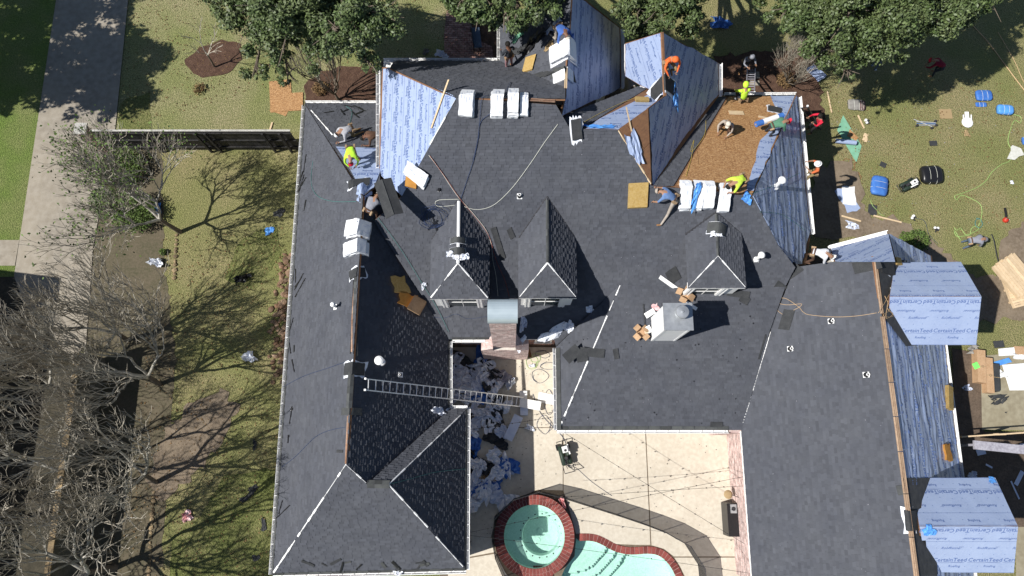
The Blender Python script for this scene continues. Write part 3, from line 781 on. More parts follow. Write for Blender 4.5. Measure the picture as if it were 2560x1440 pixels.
patch('neighbour_yard', [(-900, 692), (150, 692), (165, 800), (190, 870), (115, 1440), (100, 1700), (-900, 1700)], 'yard_shade')
mu = patch('mulch_ring', [(463, 150), (500, 118), (560, 98), (600, 110), (605, 150), (570, 185), (510, 192), (480, 185)], 'mulch', jag=.05)
patch('mulch_bed', [(765, 262), (762, 215), (800, 178), (860, 165), (960, 170), (960, 262)], 'mulch', jag=.07)
patch('leaf_litter', [(1180, 40), (1262, 40), (1262, 152), (1150, 152), (1160, 100)], 'mulch', jag=.08)
patch('side_mulch', [(1790, 140), (2040, 120), (2060, 300), (2000, 310), (1990, 240), (1790, 240)], 'mulch', jag=.1)
patch('earth_path', [(2110, 560), (2240, 540), (2330, 600), (2440, 700), (2540, 660), (2560, 560), (2700, 540), (2700, 800), (2300, 800), (2250, 600), (2120, 590)], 'dirt', jag=.1)
patch('earth_strip', [(2030, 420), (2130, 400), (2180, 560), (2100, 600), (2030, 590)], 'dirt', jag=.12)
patch('driveway', [(140, -60), (329, -60), (320, 0), (288, 320), (232, 620), (215, 860), (180, 900), (60, 760), (35, 690), (140, 0)], 'concrete')
patch('side_path', [(-300, 600), (48, 600), (37, 664), (-300, 664)], 'concrete')
mb = MB(); A, B = U(80, 400, .03), U(252, 400, .03); mb.box(A, B-A, (0, .02, 0), (0, 0, .002)); tag(mb.build('driveway_joint', 'dark_metal'), kind='structure')
# house footprint slab hides nothing but closes the inside
for k, pts in (('foundation', [(772, 275), (950, 275), (950, 152), (1262, 152), (1262, 60), (1540, 60), (1560, 240), (1990, 255), (2010, 640), (2290, 640), (2400, 1500), (1860, 1500), (1840, 1075), (1400, 1060), (1400, 870), (1140, 870), (1140, 1420), (700, 1420)]),):
    patch(k, pts, 'soil')
# pool terrace slabs with real joints
DECK_Z = .08
def slab_px(pts, m='deck_concrete'):
    P = [U(x, y, DECK_Z) for x, y in pts]
    if area2([(p.x, p.y) for p in P]) < 0: P = P[::-1]
    mb = MB(); mb.face(P)
    for i in range(len(P)): A, B = P[i], P[(i+1) % len(P)]; mb.face([A, A-Vector((0, 0, .075)), B-Vector((0, 0, .075)), B])
    return mb.build('slab', m, terr)
terr = empty('pool_terrace', (0, 0, 0), kind='structure')
slab_px([(1120, 868), (1406, 868), (1407, 1068), (1120, 1068)])
slab_px([(1120, 1070), (1406.5, 1070), (1407, 1226), (1345, 1224), (1280, 1250), (1238, 1300), (1228, 1340), (1238, 1380), (1120, 1402)])
slab_px([(1409, 1060), (1612, 1060), (1626, 1362), (1590, 1362), (1540, 1360), (1515, 1348), (1490, 1336), (1440, 1334), (1420, 1262), (1409, 1228)])
slab_px([(1614.5, 1060), (1842, 1060), (1848, 1391), (1685, 1391), (1660, 1372), (1629, 1363)])
slab_px([(1686, 1394), (1848, 1394), (1856, 1600), (1712, 1600), (1712, 1440), (1700, 1415)])
slab_px([(1120, 1405), (1240, 1384), (1262, 1430), (1300, 1480), (1300, 1600), (1120, 1600)])
patch('terrace_joint', [(1100, 860), (1860, 860), (1890, 1750), (1100, 1750)], 'dirt')
# ------------------------------------------------------------------ spa
mat('plaster', (.56, .68, .63), (.50, .62, .57), 3, (.74, .82, .78), 16, rough=.7, f3=.55)
mat('plaster_deep', (.30, .50, .44), (.26, .46, .40), 3, rough=.7)
wm = bpy.data.materials.new('water'); wm.use_nodes = True; N = wm.node_tree.nodes; L = wm.node_tree.links; N.clear()
out = N.new('ShaderNodeOutputMaterial'); mx = N.new('ShaderNodeMixShader'); tr = N.new('ShaderNodeBsdfTransparent'); gl = N.new('ShaderNodeBsdfGlossy'); fr = N.new('ShaderNodeFresnel'); bp = N.new('ShaderNodeBump'); nz = N.new('ShaderNodeTexNoise')
tr.inputs[0].default_value = (.80, .96, .91, 1); gl.inputs['Roughness'].default_value = .03; fr.inputs[0].default_value = 1.33; nz.inputs['Scale'].default_value = 5; nz.inputs['Detail'].default_value = 4
tcw = N.new('ShaderNodeTexCoord'); L.new(tcw.outputs['Object'], nz.inputs['Vector']); bp.inputs['Strength'].default_value = .8; bp.inputs['Distance'].default_value = .03
L.new(nz.outputs[0], bp.inputs['Height']); L.new(bp.outputs[0], gl.inputs['Normal']); L.new(bp.outputs[0], fr.inputs['Normal'])
L.new(fr.outputs[0], mx.inputs[0]); L.new(tr.outputs[0], mx.inputs[1]); L.new(gl.outputs[0], mx.inputs[2]); L.new(mx.outputs[0], out.inputs[0]); MATS['water'] = wm
zc = .42
sc = U(1336, 1341, zc); ri = (U(1412, 1341, zc)-U(1260, 1341, zc)).x/2; ro = (U(1436, 1341, zc)-U(1236, 1341, zc)).x/2
spa = empty('spa', (sc.x, sc.y, 0), 'round raised spa with red brick coping and pale green water', 'spa')
def arc_brick(c, r0, r1, a0, a1, z0, z1, tone, n=2):
    mb = MB(); vs = []
    for i in range(n+1):
        a = a0+(a1-a0)*i/n
        for r in (r0, r1):
            for z in (z0, z1): vs.append((c[0]+r*math.cos(a), c[1]+r*math.sin(a), z))
    fs = []
    for i in range(n):
        k = i*4; fs += [(k+1, k+3, k+7, k+5), (k+2, k+6, k+7, k+3), (k, k+1, k+5, k+4)]
    fs += [(0, 2, 3, 1), (4*n, 4*n+1, 4*n+3, 4*n+2)]
    mb.add(vs, fs, tone); return mb
def ring(c, r0, r1, n, z0, z1, parent, m='coping', skip=None, ph=0):
    for i in range(n):
        a0 = 2*math.pi*(i+ph)/n; a1 = a0+2*math.pi/n-.02/r0
        if skip and skip((a0+a1)/2): continue
        arc_brick(c, r0, r1, a0, a1, z0, z1+R.uniform(-.004, .004), R.random()).build('brick', m, parent)
rm = (ri+ro)/2+.02
mb = MB(); mb.lathe((0, 0, 0), [(ri, zc-.1), (ri+.004, zc-.012), (ro-.004, zc-.012), (ro-.004, zc-.1)], 72); mb.f.pop(); mb.t.pop(); mb.m.pop(); mb.build('mortar_bed', 'joint', spa)
ring((0, 0), ri+.0, rm-.01, 62, zc-.09, zc, spa); ring((0, 0), rm, ro, 68, zc-.09, zc, spa, ph=.5)
mb = MB(); prof = [(ro-.03, .0), (ro-.03, zc-.092), (ri+.012, zc-.088)]; mb.lathe((0, 0, 0), prof[:2]+[(ri+.01, zc-.092), (ri+.01, -.1), (ri+.01, -.05)], 72); 
mb.f.pop(); mb.t.pop(); mb.m.pop(); mb.build('spa_wall', 'coping', spa)
cx, cy = .30, -.02; rw = .62*ri
mb = MB(); n = 72
def ringv(r, z, ox=0, oy=0): return [(ox+r*math.cos(2*math.pi*i/n), oy+r*math.sin(2*math.pi*i/n), z) for i in range(n)]
rows = [ringv(ri+.002, zc-.03), ringv(ri, zc-.5), ringv(rw+.02, zc-.52, cx, cy), ringv(rw, zc-.56, cx, cy), ringv(rw-.03, zc-1.0, cx, cy), ringv(.01, zc-1.02, cx, cy)]
for q, (a_, b_) in enumerate(zip(rows, rows[1:])):
    for i in range(n): j = (i+1) % n; mb.face([a_[i], a_[j], b_[j], b_[i]])
mb.build('basin', 'plaster', spa)
for k in range(18):
    a = 2*math.pi*(k+.3)/18; mb = MB(); r = rw+.10; mb.cbox((cx+r*math.cos(a), cy+r*math.sin(a), zc-.518), .055, .055, .006, a); mb.build('tile', 'dark_metal', spa)
for dx, dy in ((.12, .15), (.02, -.25)):
    mb = MB(); mb.lathe((cx+dx-.15, cy+dy, zc-1.018), [(.13, 0), (.13, .02), (.11, .028), (0, .028)], 20); mb.build('drain_cover', 'plaster', spa)
mb = MB(); mb.face(ringv(ri+.003, zc-.10)); mb.build('water', 'water', spa)
# ------------------------------------------------------------------ pool
zp = .10
outer = [(1447, 1334), (1473, 1334), (1495, 1338), (1517, 1348), (1539, 1360), (1564, 1367), (1589, 1368), (1614, 1366), (1636, 1367.5), (1654, 1373), (1673, 1386), (1691, 1407), (1703, 1429), (1709, 1450), (1708, 1500), (1690, 1560), (1600, 1610), (1500, 1600), (1420, 1540), (1380, 1470)]
O = [U(x, y, zp) for x, y in outer]
def dense(P, step=.06):
    # Catmull-Rom, open
    out = []
    for i in range(len(P)-1):
        p0, p1, p2, p3 = P[max(i-1, 0)], P[i], P[i+1], P[min(i+2, len(P)-1)]; k = max(2, int((p2-p1).length/step))
        for j in range(k):
            t = j/k; out.append(.5*((2*p1)+(p2-p0)*t+(2*p0-5*p1+4*p2-p3)*t*t+(3*p1-p0-3*p2+p3)*t**3))
    out.append(P[-1]); return out
Od = dense(O); pool = empty('swimming_pool', (0, 0, 0), 'freeform pool with red brick edge and turquoise water beside the spa', 'pool')
CW = .30
def off_in(P, w):
    out = []
    for i, p in enumerate(P):
        d = (P[min(i+1, len(P)-1)]-P[max(i-1, 0)]).normalized(); n = Vector((d.y, -d.x, 0)); out.append(p+n*w)
    return out
Id = off_in(Od, CW)
mb = MB()
for i in range(len(Od)-1):
    q = [Od[i], Od[i+1], Id[i+1], Id[i]]; mb.face([p-Vector((0, 0, .012)) for p in q][::-1])
mb.build('mortar_bed', 'joint', pool)
acc = 0; last = 0
for i in range(1, len(Od)):
    acc += (Od[i]-Od[i-1]).length
    if acc >= .135:
        a, b, c, d = Od[last], Od[i], Id[i], Id[last]; g = .12
        a2 = a.lerp(b, g); b2 = b; c2 = c; d2 = d.lerp(c, g); up = Vector((0, 0, R.uniform(-.003, .003)))
        mb = MB(); t_ = [a2+up, b2+up, c2+up, d2+up]; bt = [q-Vector((0, 0, .09)) for q in t_]
        mb.add(t_+bt, [(3, 2, 1, 0), (0, 1, 5, 4), (2, 3, 7, 6), (1, 2, 6, 5), (3, 0, 4, 7)], R.random()); mb.build('brick', 'coping', pool)
        acc = 0; last = i
wl = [p.copy() for p in Id]
sp = Vector((sc.x, sc.y, 0))
edge = [U(1440, 1345, 0), U(1436, 1390, 0), U(1412, 1420, 0), U(1385, 1440, 0)]
pool_poly = [Vector((p.x, p.y, 0)) for p in wl]+[Vector((e.x, e.y, 0)) for e in edge[::-1]][1:]
pp = [(p.x, p.y) for p in pool_poly]
mb = MB(); mb.face([(x, y, -.02) for x, y in pp]); mb.build('water', 'water', pool)
fl = MB()
depth_fn = lambda x, y: 0
shal = U(1440, 1340, 0)
def dz(x, y):
    d = math.hypot(x-shal.x+.3, y-shal.y-.3); return -.35 if d < 1.9 else (-.6 if d < 2.35 else (-.85 if d < 2.8 else -1.15))
us = [p[0] for p in pp]; vs = [p[1] for p in pp]; rs = .08
for i in range(int((max(us)-min(us))/rs)+1):
    u0 = min(us)+i*rs; st = clip_half(clip_half(pp, 0, u0, False), 0, u0+rs, True)
    if len(st) < 3: continue
    for j in range(int((max(vs)-min(vs))/rs)+1):
        v0 = min(vs)+j*rs
        if v0 < U(1400, 1500, 0).y: continue
        q = clip_rect(st, u0, u0+rs, v0, v0+rs)
        if q:
            if area2(q) < 0: q = q[::-1]
            fl.face([(a, b, dz(a, b)) for a, b in q])
lo_ = [p for p in pp]
for i in range(len(pp)):
    a, b = pp[i], pp[(i+1) % len(pp)]; fl.face([(a[0], a[1], .0), (b[0], b[1], .0), (b[0], b[1], -1.3), (a[0], a[1], -1.3)])
fl.face([(min(us), min(vs), -1.31), (max(us), min(vs), -1.31), (max(us), max(vs), -1.31), (min(us), max(vs), -1.31)])
fl.build('basin', 'plaster', pool)
for rr_, n_ in ((1.84, 5), (2.28, 6), (2.73, 6)):
    for k in range(n_):
        a = -math.pi/2+math.pi*.48*(k+.5)/n_+.05; x, y = shal.x-.3+rr_*math.cos(a), shal.y+.3+rr_*math.sin(a)
        if inside((x, y), pp): mb = MB(); mb.cbox((x, y, dz(x-.05, y+.05)+.003), .05, .05, .006, a); mb.build('tile', 'dark_metal', pool)
# brick throat between spa and pool
for r_ in range(3):
    for k in range(8):
        p = U(1333+k*6.2, 1424+r_*9, .12); mb = MB(); mb.box(p+Vector((0, 0, -.08)), (.10, 0, 0), (0, .15, 0), (0, 0, .08+R.uniform(0, .004)), R.random()); mb.build('brick', 'coping', pool)
# cut the ground where the basins are: the lawn, patches and slabs stay above, so recess them
def cut_holes():
    holes = [([(sc.x+(ri+.006)*math.cos(2*math.pi*i/48), sc.y+(ri+.006)*math.sin(2*math.pi*i/48)) for i in range(48)]), [(p[0], p[1]) for p in pp]]
    for o in [x for x in COL.objects if x.name.split('.')[0] in ('ground', 'terrace_joint')]:
        P = [v.co.copy() for v in o.data.vertices][:len(o.data.polygons[0].vertices)]
        poly = [P[i] for i in o.data.polygons[0].vertices] if len(P) == len(o.data.polygons[0].vertices) else [o.data.vertices[i].co.copy() for i in o.data.polygons[0].vertices]
        z = poly[0].z
        big = [(p.x, p.y) for p in poly]
        hs = [h for h in holes if inside(h[0], big) and inside(h[len(h)//2], big)]
        if not hs: continue
        tri = tessellate_polygon([[Vector((p[0], p[1], 0)) for p in big]]+[[Vector((p[0], p[1], 0)) for p in h] for h in hs])
        allp = big+[q for h in hs for q in h]
        me = bpy.data.meshes.new(o.name); me.from_pydata([(x, y, z) for x, y in allp], [], [tuple(t) for t in tri]); me.materials.append(o.data.materials[0])
        for pgn in me.polygons:
            if pgn.normal.z < 0: pgn.flip()
        o.data = me
cut_holes()
# ------------------------------------------------------------------ trees
mat('bark_grey', (.38, .36, .31), (.26, .24, .20), 5, (.50, .48, .43), 30, rough=.9, tone=.3)
mat('bark_twig', (.40, .365, .30), (.27, .24, .19), 1.0, rough=.9, tone=.35)
mat('bark_dark', (.11, .09, .07), (.16, .13, .10), 5, rough=.95)
mat('leaf_oak', (.075, .115, .032), (.12, .15, .058), 1.3, (.03, .055, .016), 5, rough=.55, tone=.45, spec=.5)
mat('leaf_shrub', (.10, .15, .035), (.06, .10, .022), 2, rough=.7, tone=.4)
mat('leaf_dry', (.20, .13, .06), (.12, .07, .03), 2, rough=.9, tone=.4)
def basis(d):
    a = d.cross(Vector((0, 0, 1)))
    if a.length < .1: a = d.cross(Vector((1, 0, 0)))
    a.normalize(); return a, d.cross(a)
def bare_tree(base, height, label, seed, lean=(0, 0), spread=.6, levels=6, r0=.11, trunk_h=1.6, kids=(3, 4), group=None, leaves=0, name='bare_tree', up=.22, mt='bark_grey', cat='tree'):
    rr = random.Random(seed); root = empty(name, base, label, cat, group); base = Vector((0, 0, 0))
    T, B, TW = MB(), MB(), MB(); ends = []
    def seg(mb, a, b, ra, rb, n):
        mb.tube([a, (a+b)/2+Vector((rr.gauss(0, .02), rr.gauss(0, .02), 0))*(b-a).length*2, b], ra, n, rr.random(), cap=False, r2=rb)
    def grow(p, d, L, r, lv):
        k = 3 if lv > 2 else 2; q = p
        for i in range(k):
            d2 = (d+Vector((rr.gauss(0, .075), rr.gauss(0, .075), rr.gauss(0, .05)+up*.25))).normalized()
            e = q+d2*L/k; ra = r*(1-.35*i/k); rb = r*(1-.35*(i+1)/k)
            if lv >= levels-1: seg(B, q, e, ra, rb, 6)
            elif lv >= 3: seg(B, q, e, ra, rb, 4)
            else:
                a, b = basis(d2); i0 = len(TW.v); tn = rr.random()
                for P, rd in ((q, ra), (e, rb)):
                    for w_ in range(3): an = w_*2.094; TW.v.append(tuple(P+(a*math.cos(an)+b*math.sin(an))*max(rd, .0036)))
                for w_ in range(3): TW.f.append((i0+w_, i0+(w_+1) % 3, i0+3+(w_+1) % 3, i0+3+w_)); TW.t.append(tn); TW.m.append(0)
            q, d = e, d2
            if lv > 0 and i < k-1 and rr.random() < .22: child(q, d, L, r*.62, lv-1)
        if lv > 0:
            for c in range(2 if lv % 2 else 3): child(q, d, L, r*.7, lv-1)
        else: ends.append(q)
    def child(p, d, L, r, lv):
        a, b = basis(d); an = rr.random()*6.283; s = spread*rr.uniform(.6, 1.2)
        dd = (d+(a*math.cos(an)+b*math.sin(an))*s+Vector((0, 0, up))).normalized()
        grow(p, dd, L*rr.uniform(.68, .86), r, lv)
    l = Vector((lean[0], lean[1], 1)).normalized(); top = l*trunk_h
    T.tube([base-Vector((0, 0, .1)), base+Vector((.0, .0, .15)), top*.5, top], lambda t: r0*(1.15-.4*t), 9, .4, cap=False)
    n0 = rr.randint(*kids)
    for k in range(n0):
        an = k*6.283/n0+rr.random(); d = (l+Vector((math.cos(an), math.sin(an), 0))*rr.uniform(.45, .9)).normalized()
        grow(top, d, height*.27, r0*.62, levels-1)
    T.build('trunk', 'bark_dark', root, smooth=True)
    if B.v: b = B.build('branches', mt, root, smooth=True); b['kind'] = 'stuff'
    t = TW.build('twigs', 'bark_twig', root); t['kind'] = 'stuff'
    if leaves:
        F = MB()
        for i in range(leaves):
            e = rr.choice(ends)+Vector((rr.gauss(0, .25), rr.gauss(0, .25), rr.gauss(0, .25))); a = Vector((rr.gauss(0, 1), rr.gauss(0, 1), rr.gauss(0, .5))).normalized(); b = a.cross(Vector((rr.gauss(0, 1), rr.gauss(0, 1), 1))).normalized(); s = rr.uniform(.04, .08)
            F.face([e-a*s, e+b*s*.6, e+a*s, e-b*s*.6], rr.random())
        f = F.build('leaves', 'leaf_shrub', root); f['kind'] = 'stuff'
    return root
GT = 'bare winter trees along the garden wall'
bare_tree(U(450, 580), 5.6, 'bare tree with some green leaves beside the driveway, furthest up the bed', 3, (-.12, .05), leaves=1500, levels=7, group=GT)
bare_tree(U(400, 960), 7.0, 'tall bare tree whose pale twigs spread over the middle of the bed', 5, (.14, .12), levels=7, group=GT, up=.3, spread=.5)
bare_tree(U(392, 1205), 7.2, 'bare tree with the palest silvery limbs, next to the dark garden wall', 8, (.12, .22), levels=7, group=GT, up=.25, spread=.5)
bare_tree(U(288, 1418), 7.6, 'bare tree casting a long branching shadow over the grass at the lower edge', 9, (-.15, .02), levels=7, group=GT, r0=.14)
bare_tree(U(215, 1190), 6.6, 'bare tree growing tight behind the top of the garden wall', 14, (.05, .12), levels=7, group=GT)
bare_tree(U(175, 985), 5.4, 'bare brown tree just below the end of the driveway', 17, (.05, .15), levels=7, group=GT)
bare_tree(U(320, 850), 5.0, 'bare twiggy tree between the driveway and the stone edging', 23, (.18, .05), levels=7, group=GT)
bare_tree(U(70, 1290), 6.4, 'bare tree in the dark yard on the far side of the wall', 29, (-.1, -.1), levels=7, group=GT)
bare_tree(U(538, 168), 2.6, 'small leafless sapling in the round mulch bed', 31, (.0, .1), levels=4, r0=.05, trunk_h=.9, name='sapling')
bare_tree(U(846, 250), 4.4, 'leafless multi-stemmed crape myrtle beside the front corner of the roof', 33, (-.1, .1), levels=6, r0=.07, trunk_h=.5, kids=(6, 7), name='crape_myrtle', up=.5, spread=.35, mt='bark_dark')
bare_tree(U(1962, 215), 3.2, 'brown dried shrub behind the worker in the bright green hoodie', 35, (0, .1), levels=6, r0=.05, trunk_h=.3, kids=(6, 8), name='dried_shrub', up=.3, spread=.5, mt='bark_dark', cat='shrub')
def oak(label, clumps, n, seed, trunk, name='live_oak', leaf=.072):
    """clumps: (px, py, z, radius); leaves scattered through each clump, denser at its shell; limbs run from the trunk to the clumps"""
    rr = np.random.RandomState(seed); base = U(*trunk, 0); root = empty(name, base, label, 'tree', 'live oaks along the street side')
    C = [(U(x, y, z)-base, r) for x, y, z, r in clumps]
    Wt = np.array([r**2 for _, r in C]); Wt /= Wt.sum()
    sub_ = []
    for (c, r) in C:
        for _ in range(int(9*r*r)+4):
            d = rr.normal(size=3); d /= np.linalg.norm(d); d[2] *= .75
            sub_.append((np.array(c)+d*r*rr.uniform(.45, 1.0), rr.uniform(.28, .62)*min(1, r*.7)))
    sc_ = np.array([s[0] for s in sub_]); sr = np.array([s[1] for s in sub_])
    idx = rr.choice(len(sub_), n, p=sr**2/(sr**2).sum())
    d = rr.normal(size=(n, 3)); d /= np.linalg.norm(d, axis=1)[:, None]
    P = sc_[idx]+d*(sr[idx]*rr.uniform(.35, 1.08, n))[:, None]
    nrm = d*.6+rr.normal(size=(n, 3))*.6+np.array([0, 0, .5]); nrm /= np.linalg.norm(nrm, axis=1)[:, None]
    a = np.cross(nrm, rr.normal(size=(n, 3))); a /= np.linalg.norm(a, axis=1)[:, None]; b = np.cross(nrm, a)
    s = rr.uniform(.6, 1.25, n)[:, None]*leaf
    V = np.stack([P-a*s, P-b*s*.55, P+a*s, P+b*s*.55], 1).reshape(-1, 3)
    me = bpy.data.meshes.new('leaves'); me.vertices.add(4*n); me.vertices.foreach_set('co', V.ravel()); me.loops.add(4*n); me.loops.foreach_set('vertex_index', np.arange(4*n, dtype=np.int32))
    me.polygons.add(n); me.polygons.foreach_set('loop_start', np.arange(0, 4*n, 4, dtype=np.int32)); me.materials.append(MATS['leaf_oak']); me.update()
    at = me.attributes.new('tone', 'FLOAT', 'FACE'); at.data.foreach_set('value', np.clip(.5+rr.normal(size=n)*.25, 0, 1).astype(np.float32))
    o = bpy.data.objects.new('leaves', me); COL.objects.link(o); o.parent = root; o['kind'] = 'stuff'
    T = MB(); T.tube([(0, 0, -.1), (0, 0, .3), (.1, .05, 1.8), (.1, 0, 3)], lambda t: .34-.1*t, 10, .5, cap=False); T.build('trunk', 'bark_dark', root, smooth=True)
    r2 = random.Random(seed); L = MB()
    for c, r in C:
        m = Vector((.1, 0, 2.8)).lerp(c, .5)+Vector((r2.gauss(0, .3), r2.gauss(0, .3), r2.uniform(0, .5)))
        L.tube([(.1, 0, 2.6), m, c], lambda t: .13-.09*t, 6, .5, cap=False)
        for q in range(7):
            e = c+Vector((r2.gauss(0, r*.5), r2.gauss(0, r*.5), r2.gauss(0, r*.35))); L.tube([m.lerp(c, r2.uniform(.4, 1)), (c+e)/2+Vector((0, 0, .1)), e], lambda t: .04-.03*t, 4, .5, cap=False)
    l = L.build('limbs', 'bark_dark', root, smooth=True); l['kind'] = 'stuff'
    return root
oak('live oak with the widest crown hanging over the front grass', [(560, -10, 7, 1.0), (640, 40, 6.8, 1.3), (740, 20, 7.6, 1.7), (850, 50, 7.2, 1.5), (690, 120, 6.4, 1.2), (930, 80, 9, 1.0), (890, 70, 9.2, 1.1), (960, 40, 9.2, .8), (840, 80, 8.8, .9), (800, 130, 6.4, .9), (920, 150, 7.5, .7), (640, 180, 6, .6), (900, -10, 7.4, 1.3), (700, -60, 7.6, 1.8), (560, -70, 7.2, 1.5), (720, 190, 5.8, .55), (800, -110, 7.6, 2)], 88000, 1, (740, 60))
oak('live oak over the brick path between the front grass and the gabled wings', [(1150, 5, 6.6, .65), (1230, 0, 9.0, .9), (1200, 28, 9.2, .7), (1155, 5, 9.2, .75), (1262, 40, 9.3, .65), (1228, 58, 9, .4), (1345, 45, 8.8, .4), (1300, 15, 9.3, .8), (1345, 0, 9.2, .8), (1240, -70, 9, 1.5), (1330, -80, 9.3, 1.3), (1130, -60, 7, 1.2), (1290, 62, 7.5, .4)], 36000, 2, (1230, -60))
oak('live oak between the two gabled wings covered in underlayment', [(1590, 30, 6.6, 1.0), (1660, 20, 6.8, 1.1), (1720, 30, 6.5, .9), (1620, 80, 5.9, .55), (1570, -50, 7, 1.2), (1680, -60, 7, 1.5), (1730, -40, 6.8, 1.1), (1600, 100, 5.6, .35)], 34000, 3, (1700, -40))
oak('live oak with a dense crown shading the side lawn', [(1960, 30, 6.8, 1.0), (2030, 60, 6.8, 1.1), (2120, 40, 7.2, 1.4), (2230, 50, 7.2, 1.4), (2330, 30, 7.0, 1.3), (2410, 10, 7.0, 1.0), (2080, 130, 6.2, .85), (2150, 120, 6.2, .9), (2020, -40, 7, 1.3), (2150, -60, 7.4, 1.8), (2300, -60, 7.4, 1.8), (2240, 130, 6, .6), (2440, -50, 7, 1.2), (2110, 180, 5.6, .5), (1880, -40, 6.6, 1.0), (1930, -70, 7, 1.2)], 88000, 4, (2180, 20))
oak('live oak beyond the upper edge, seen mostly by its shade on the driveway', [(-300, -150, 6.6, 1.57), (-300, -40, 6.7, 1.6), (-330, 60, 6.9, 1.33), (-420, -220, 6.4, 1.72), (-430, -110, 6.6, 1.42), (-440, 0, 7.2, 1.54), (-450, 100, 7.1, 1.54), (-560, -200, 6.9, 1.38), (-570, -80, 6.9, 1.73), (-580, 30, 6.8, 1.67), (-570, 120, 6.9, 1.33), (-690, -150, 7.0, 1.6), (-700, -20, 6.6, 1.32), (-690, 90, 7.1, 1.54), (-330, 120, 7.0, 1.74), (-260, 20, 7.0, 1.76)], 42000, 5, (-350, 0), leaf=.13)
oak('live oak mostly outside the picture that shades the far end of the side lawn', [(2330, -150, 7, 2.2), (2180, -160, 7.2, 2.2), (2500, -190, 7, 2.0), (2020, -170, 7, 1.8), (2440, -110, 6.5, 1.3)], 22000, 6, (2300, -170), leaf=.12)
def bush(px, py, r, h, n, m, label, seed, name='shrub'):
    rr = random.Random(seed); root = U(px, py, 0); mb = MB()
    for i in range(n):
        d = Vector((rr.gauss(0, 1), rr.gauss(0, 1), rr.gauss(0, 1))).normalized()*rr.uniform(.5, 1); p = Vector((d.x*r, d.y*r, h*.5+d.z*h*.5)); a = Vector((rr.gauss(0, 1), rr.gauss(0, 1), rr.gauss(0, .5))).normalized(); b = a.cross(Vector((rr.gauss(0, 1), rr.gauss(0, 1), 1))).normalized(); s = rr.uniform(.03, .06)
        mb.face([p-a*s, p-b*s*.6, p+a*s, p+b*s*.6], rr.random())
    o = empty(name, root, label, 'shrub'); l = mb.build('leaves', m, o); l['kind'] = 'stuff'
    st = MB()
    for k in range(5): st.tube([(0, 0, 0), (rr.gauss(0, r*.3), rr.gauss(0, r*.3), h*.7)], .012, 4)
    for k in range(1): pass
    q = st.build('stems', 'bark_dark', o); q['kind'] = 'stuff'
    return o
bush(2290, 606, .6, .45, 900, 'leaf_shrub', 'low green shrub beside the small underlayment-covered wing', 1)
bush(2262, 596, .35, .3, 350, 'leaf_shrub', 'smaller green shrub touching the tip of the small wing', 2)
bush(320, 430, 1.1, 1.1, 3500, 'leaf_shrub', 'dense green shrub filling the bed behind the brick pillar', 3)
bush(350, 540, 1.1, 1.2, 3500, 'leaf_shrub', 'green shrub below the blue scrap in the bed', 4)
bush(285, 520, .8, 1.4, 2500, 'leaf_oak', 'dark green shrub along the edge of the driveway', 5)
bush(410, 632, .16, .3, 160, 'leaf_shrub', 'tiny dark plant just above the white crumpled bag', 6)
bush(500, 225, .35, .3, 200, 'leaf_dry', 'dry tuft of ornamental grass below the mulch ring', 7)
bush(803, 225, .45, .4, 500, 'leaf_dry', 'dry reddish shrub in the mulch at the front corner', 8)
bush(1960, 205, .5, .5, 600, 'leaf_dry', 'rust coloured shrub by the open front slope', 9)
# ------------------------------------------------------------------ garden structures
fb0, fb1 = U(288, 378, 0), U(758, 378, 0); FH = 2.05
fence = empty('board_fence', fb0, 'black board fence running from the brick pillar to the house', 'fence')
L = (fb1-fb0).length; d = (fb1-fb0).normalized(); nb = int(L/.155)
for i in range(nb):
    mb = MB(); mb.box(d*(i*.155)+Vector((0, .06, .03)), d*.145, (0, .02, 0), (0, 0, FH+R.uniform(-.01, .01)), R.random()); mb.build('board', 'black_paint', fence)
for z in (.35, 1.1, 1.85):
    mb = MB(); mb.box(d*0+Vector((0, .0, z)), d*L, (0, .055, 0), (0, 0, .09)); mb.build('rail', 'black_paint', fence)
mb = MB(); mb.box(Vector((0, .03, FH+.045)), d*L, (0, .09, 0), (0, 0, .03)); mb.build('cap_rail', 'trim_dirty', fence)
for x in (120, 240, 265, 400, 440): 
    p = U(288+x, 378, 0)-fb0; mb = MB(); mb.box(p+Vector((0, -.1, 0)), (.1, 0, 0), (0, .095, 0), (0, 0, FH)); mb.build('post', 'black_paint', fence)
pc = U(268, 372, 0); pil = empty('brick_pillar', pc, 'brick pillar with a pale square cap at the corner of the black fence', 'pillar')
mb = MB(); mb.cbox((0, 0, 0), .42, .42, 2.15); core = mb.build('core', 'mortar', pil)
for s, ax, o in ((1, (.42, 0, 0), (-.21, -.21, 0)), (2, (0, .42, 0), (.21, -.21, 0)), (3, (0, .42, 0), (-.21, -.21, 0))):
    bricks(o, ax, 2.15, 'brick', [None, -Y_, X_, -X_][s], parent=pil, seed=s)
mb = MB(); mb.cbox((0, 0, 2.15), .56, .56, .08); mb.build('cap', 'trim_dirty', pil)
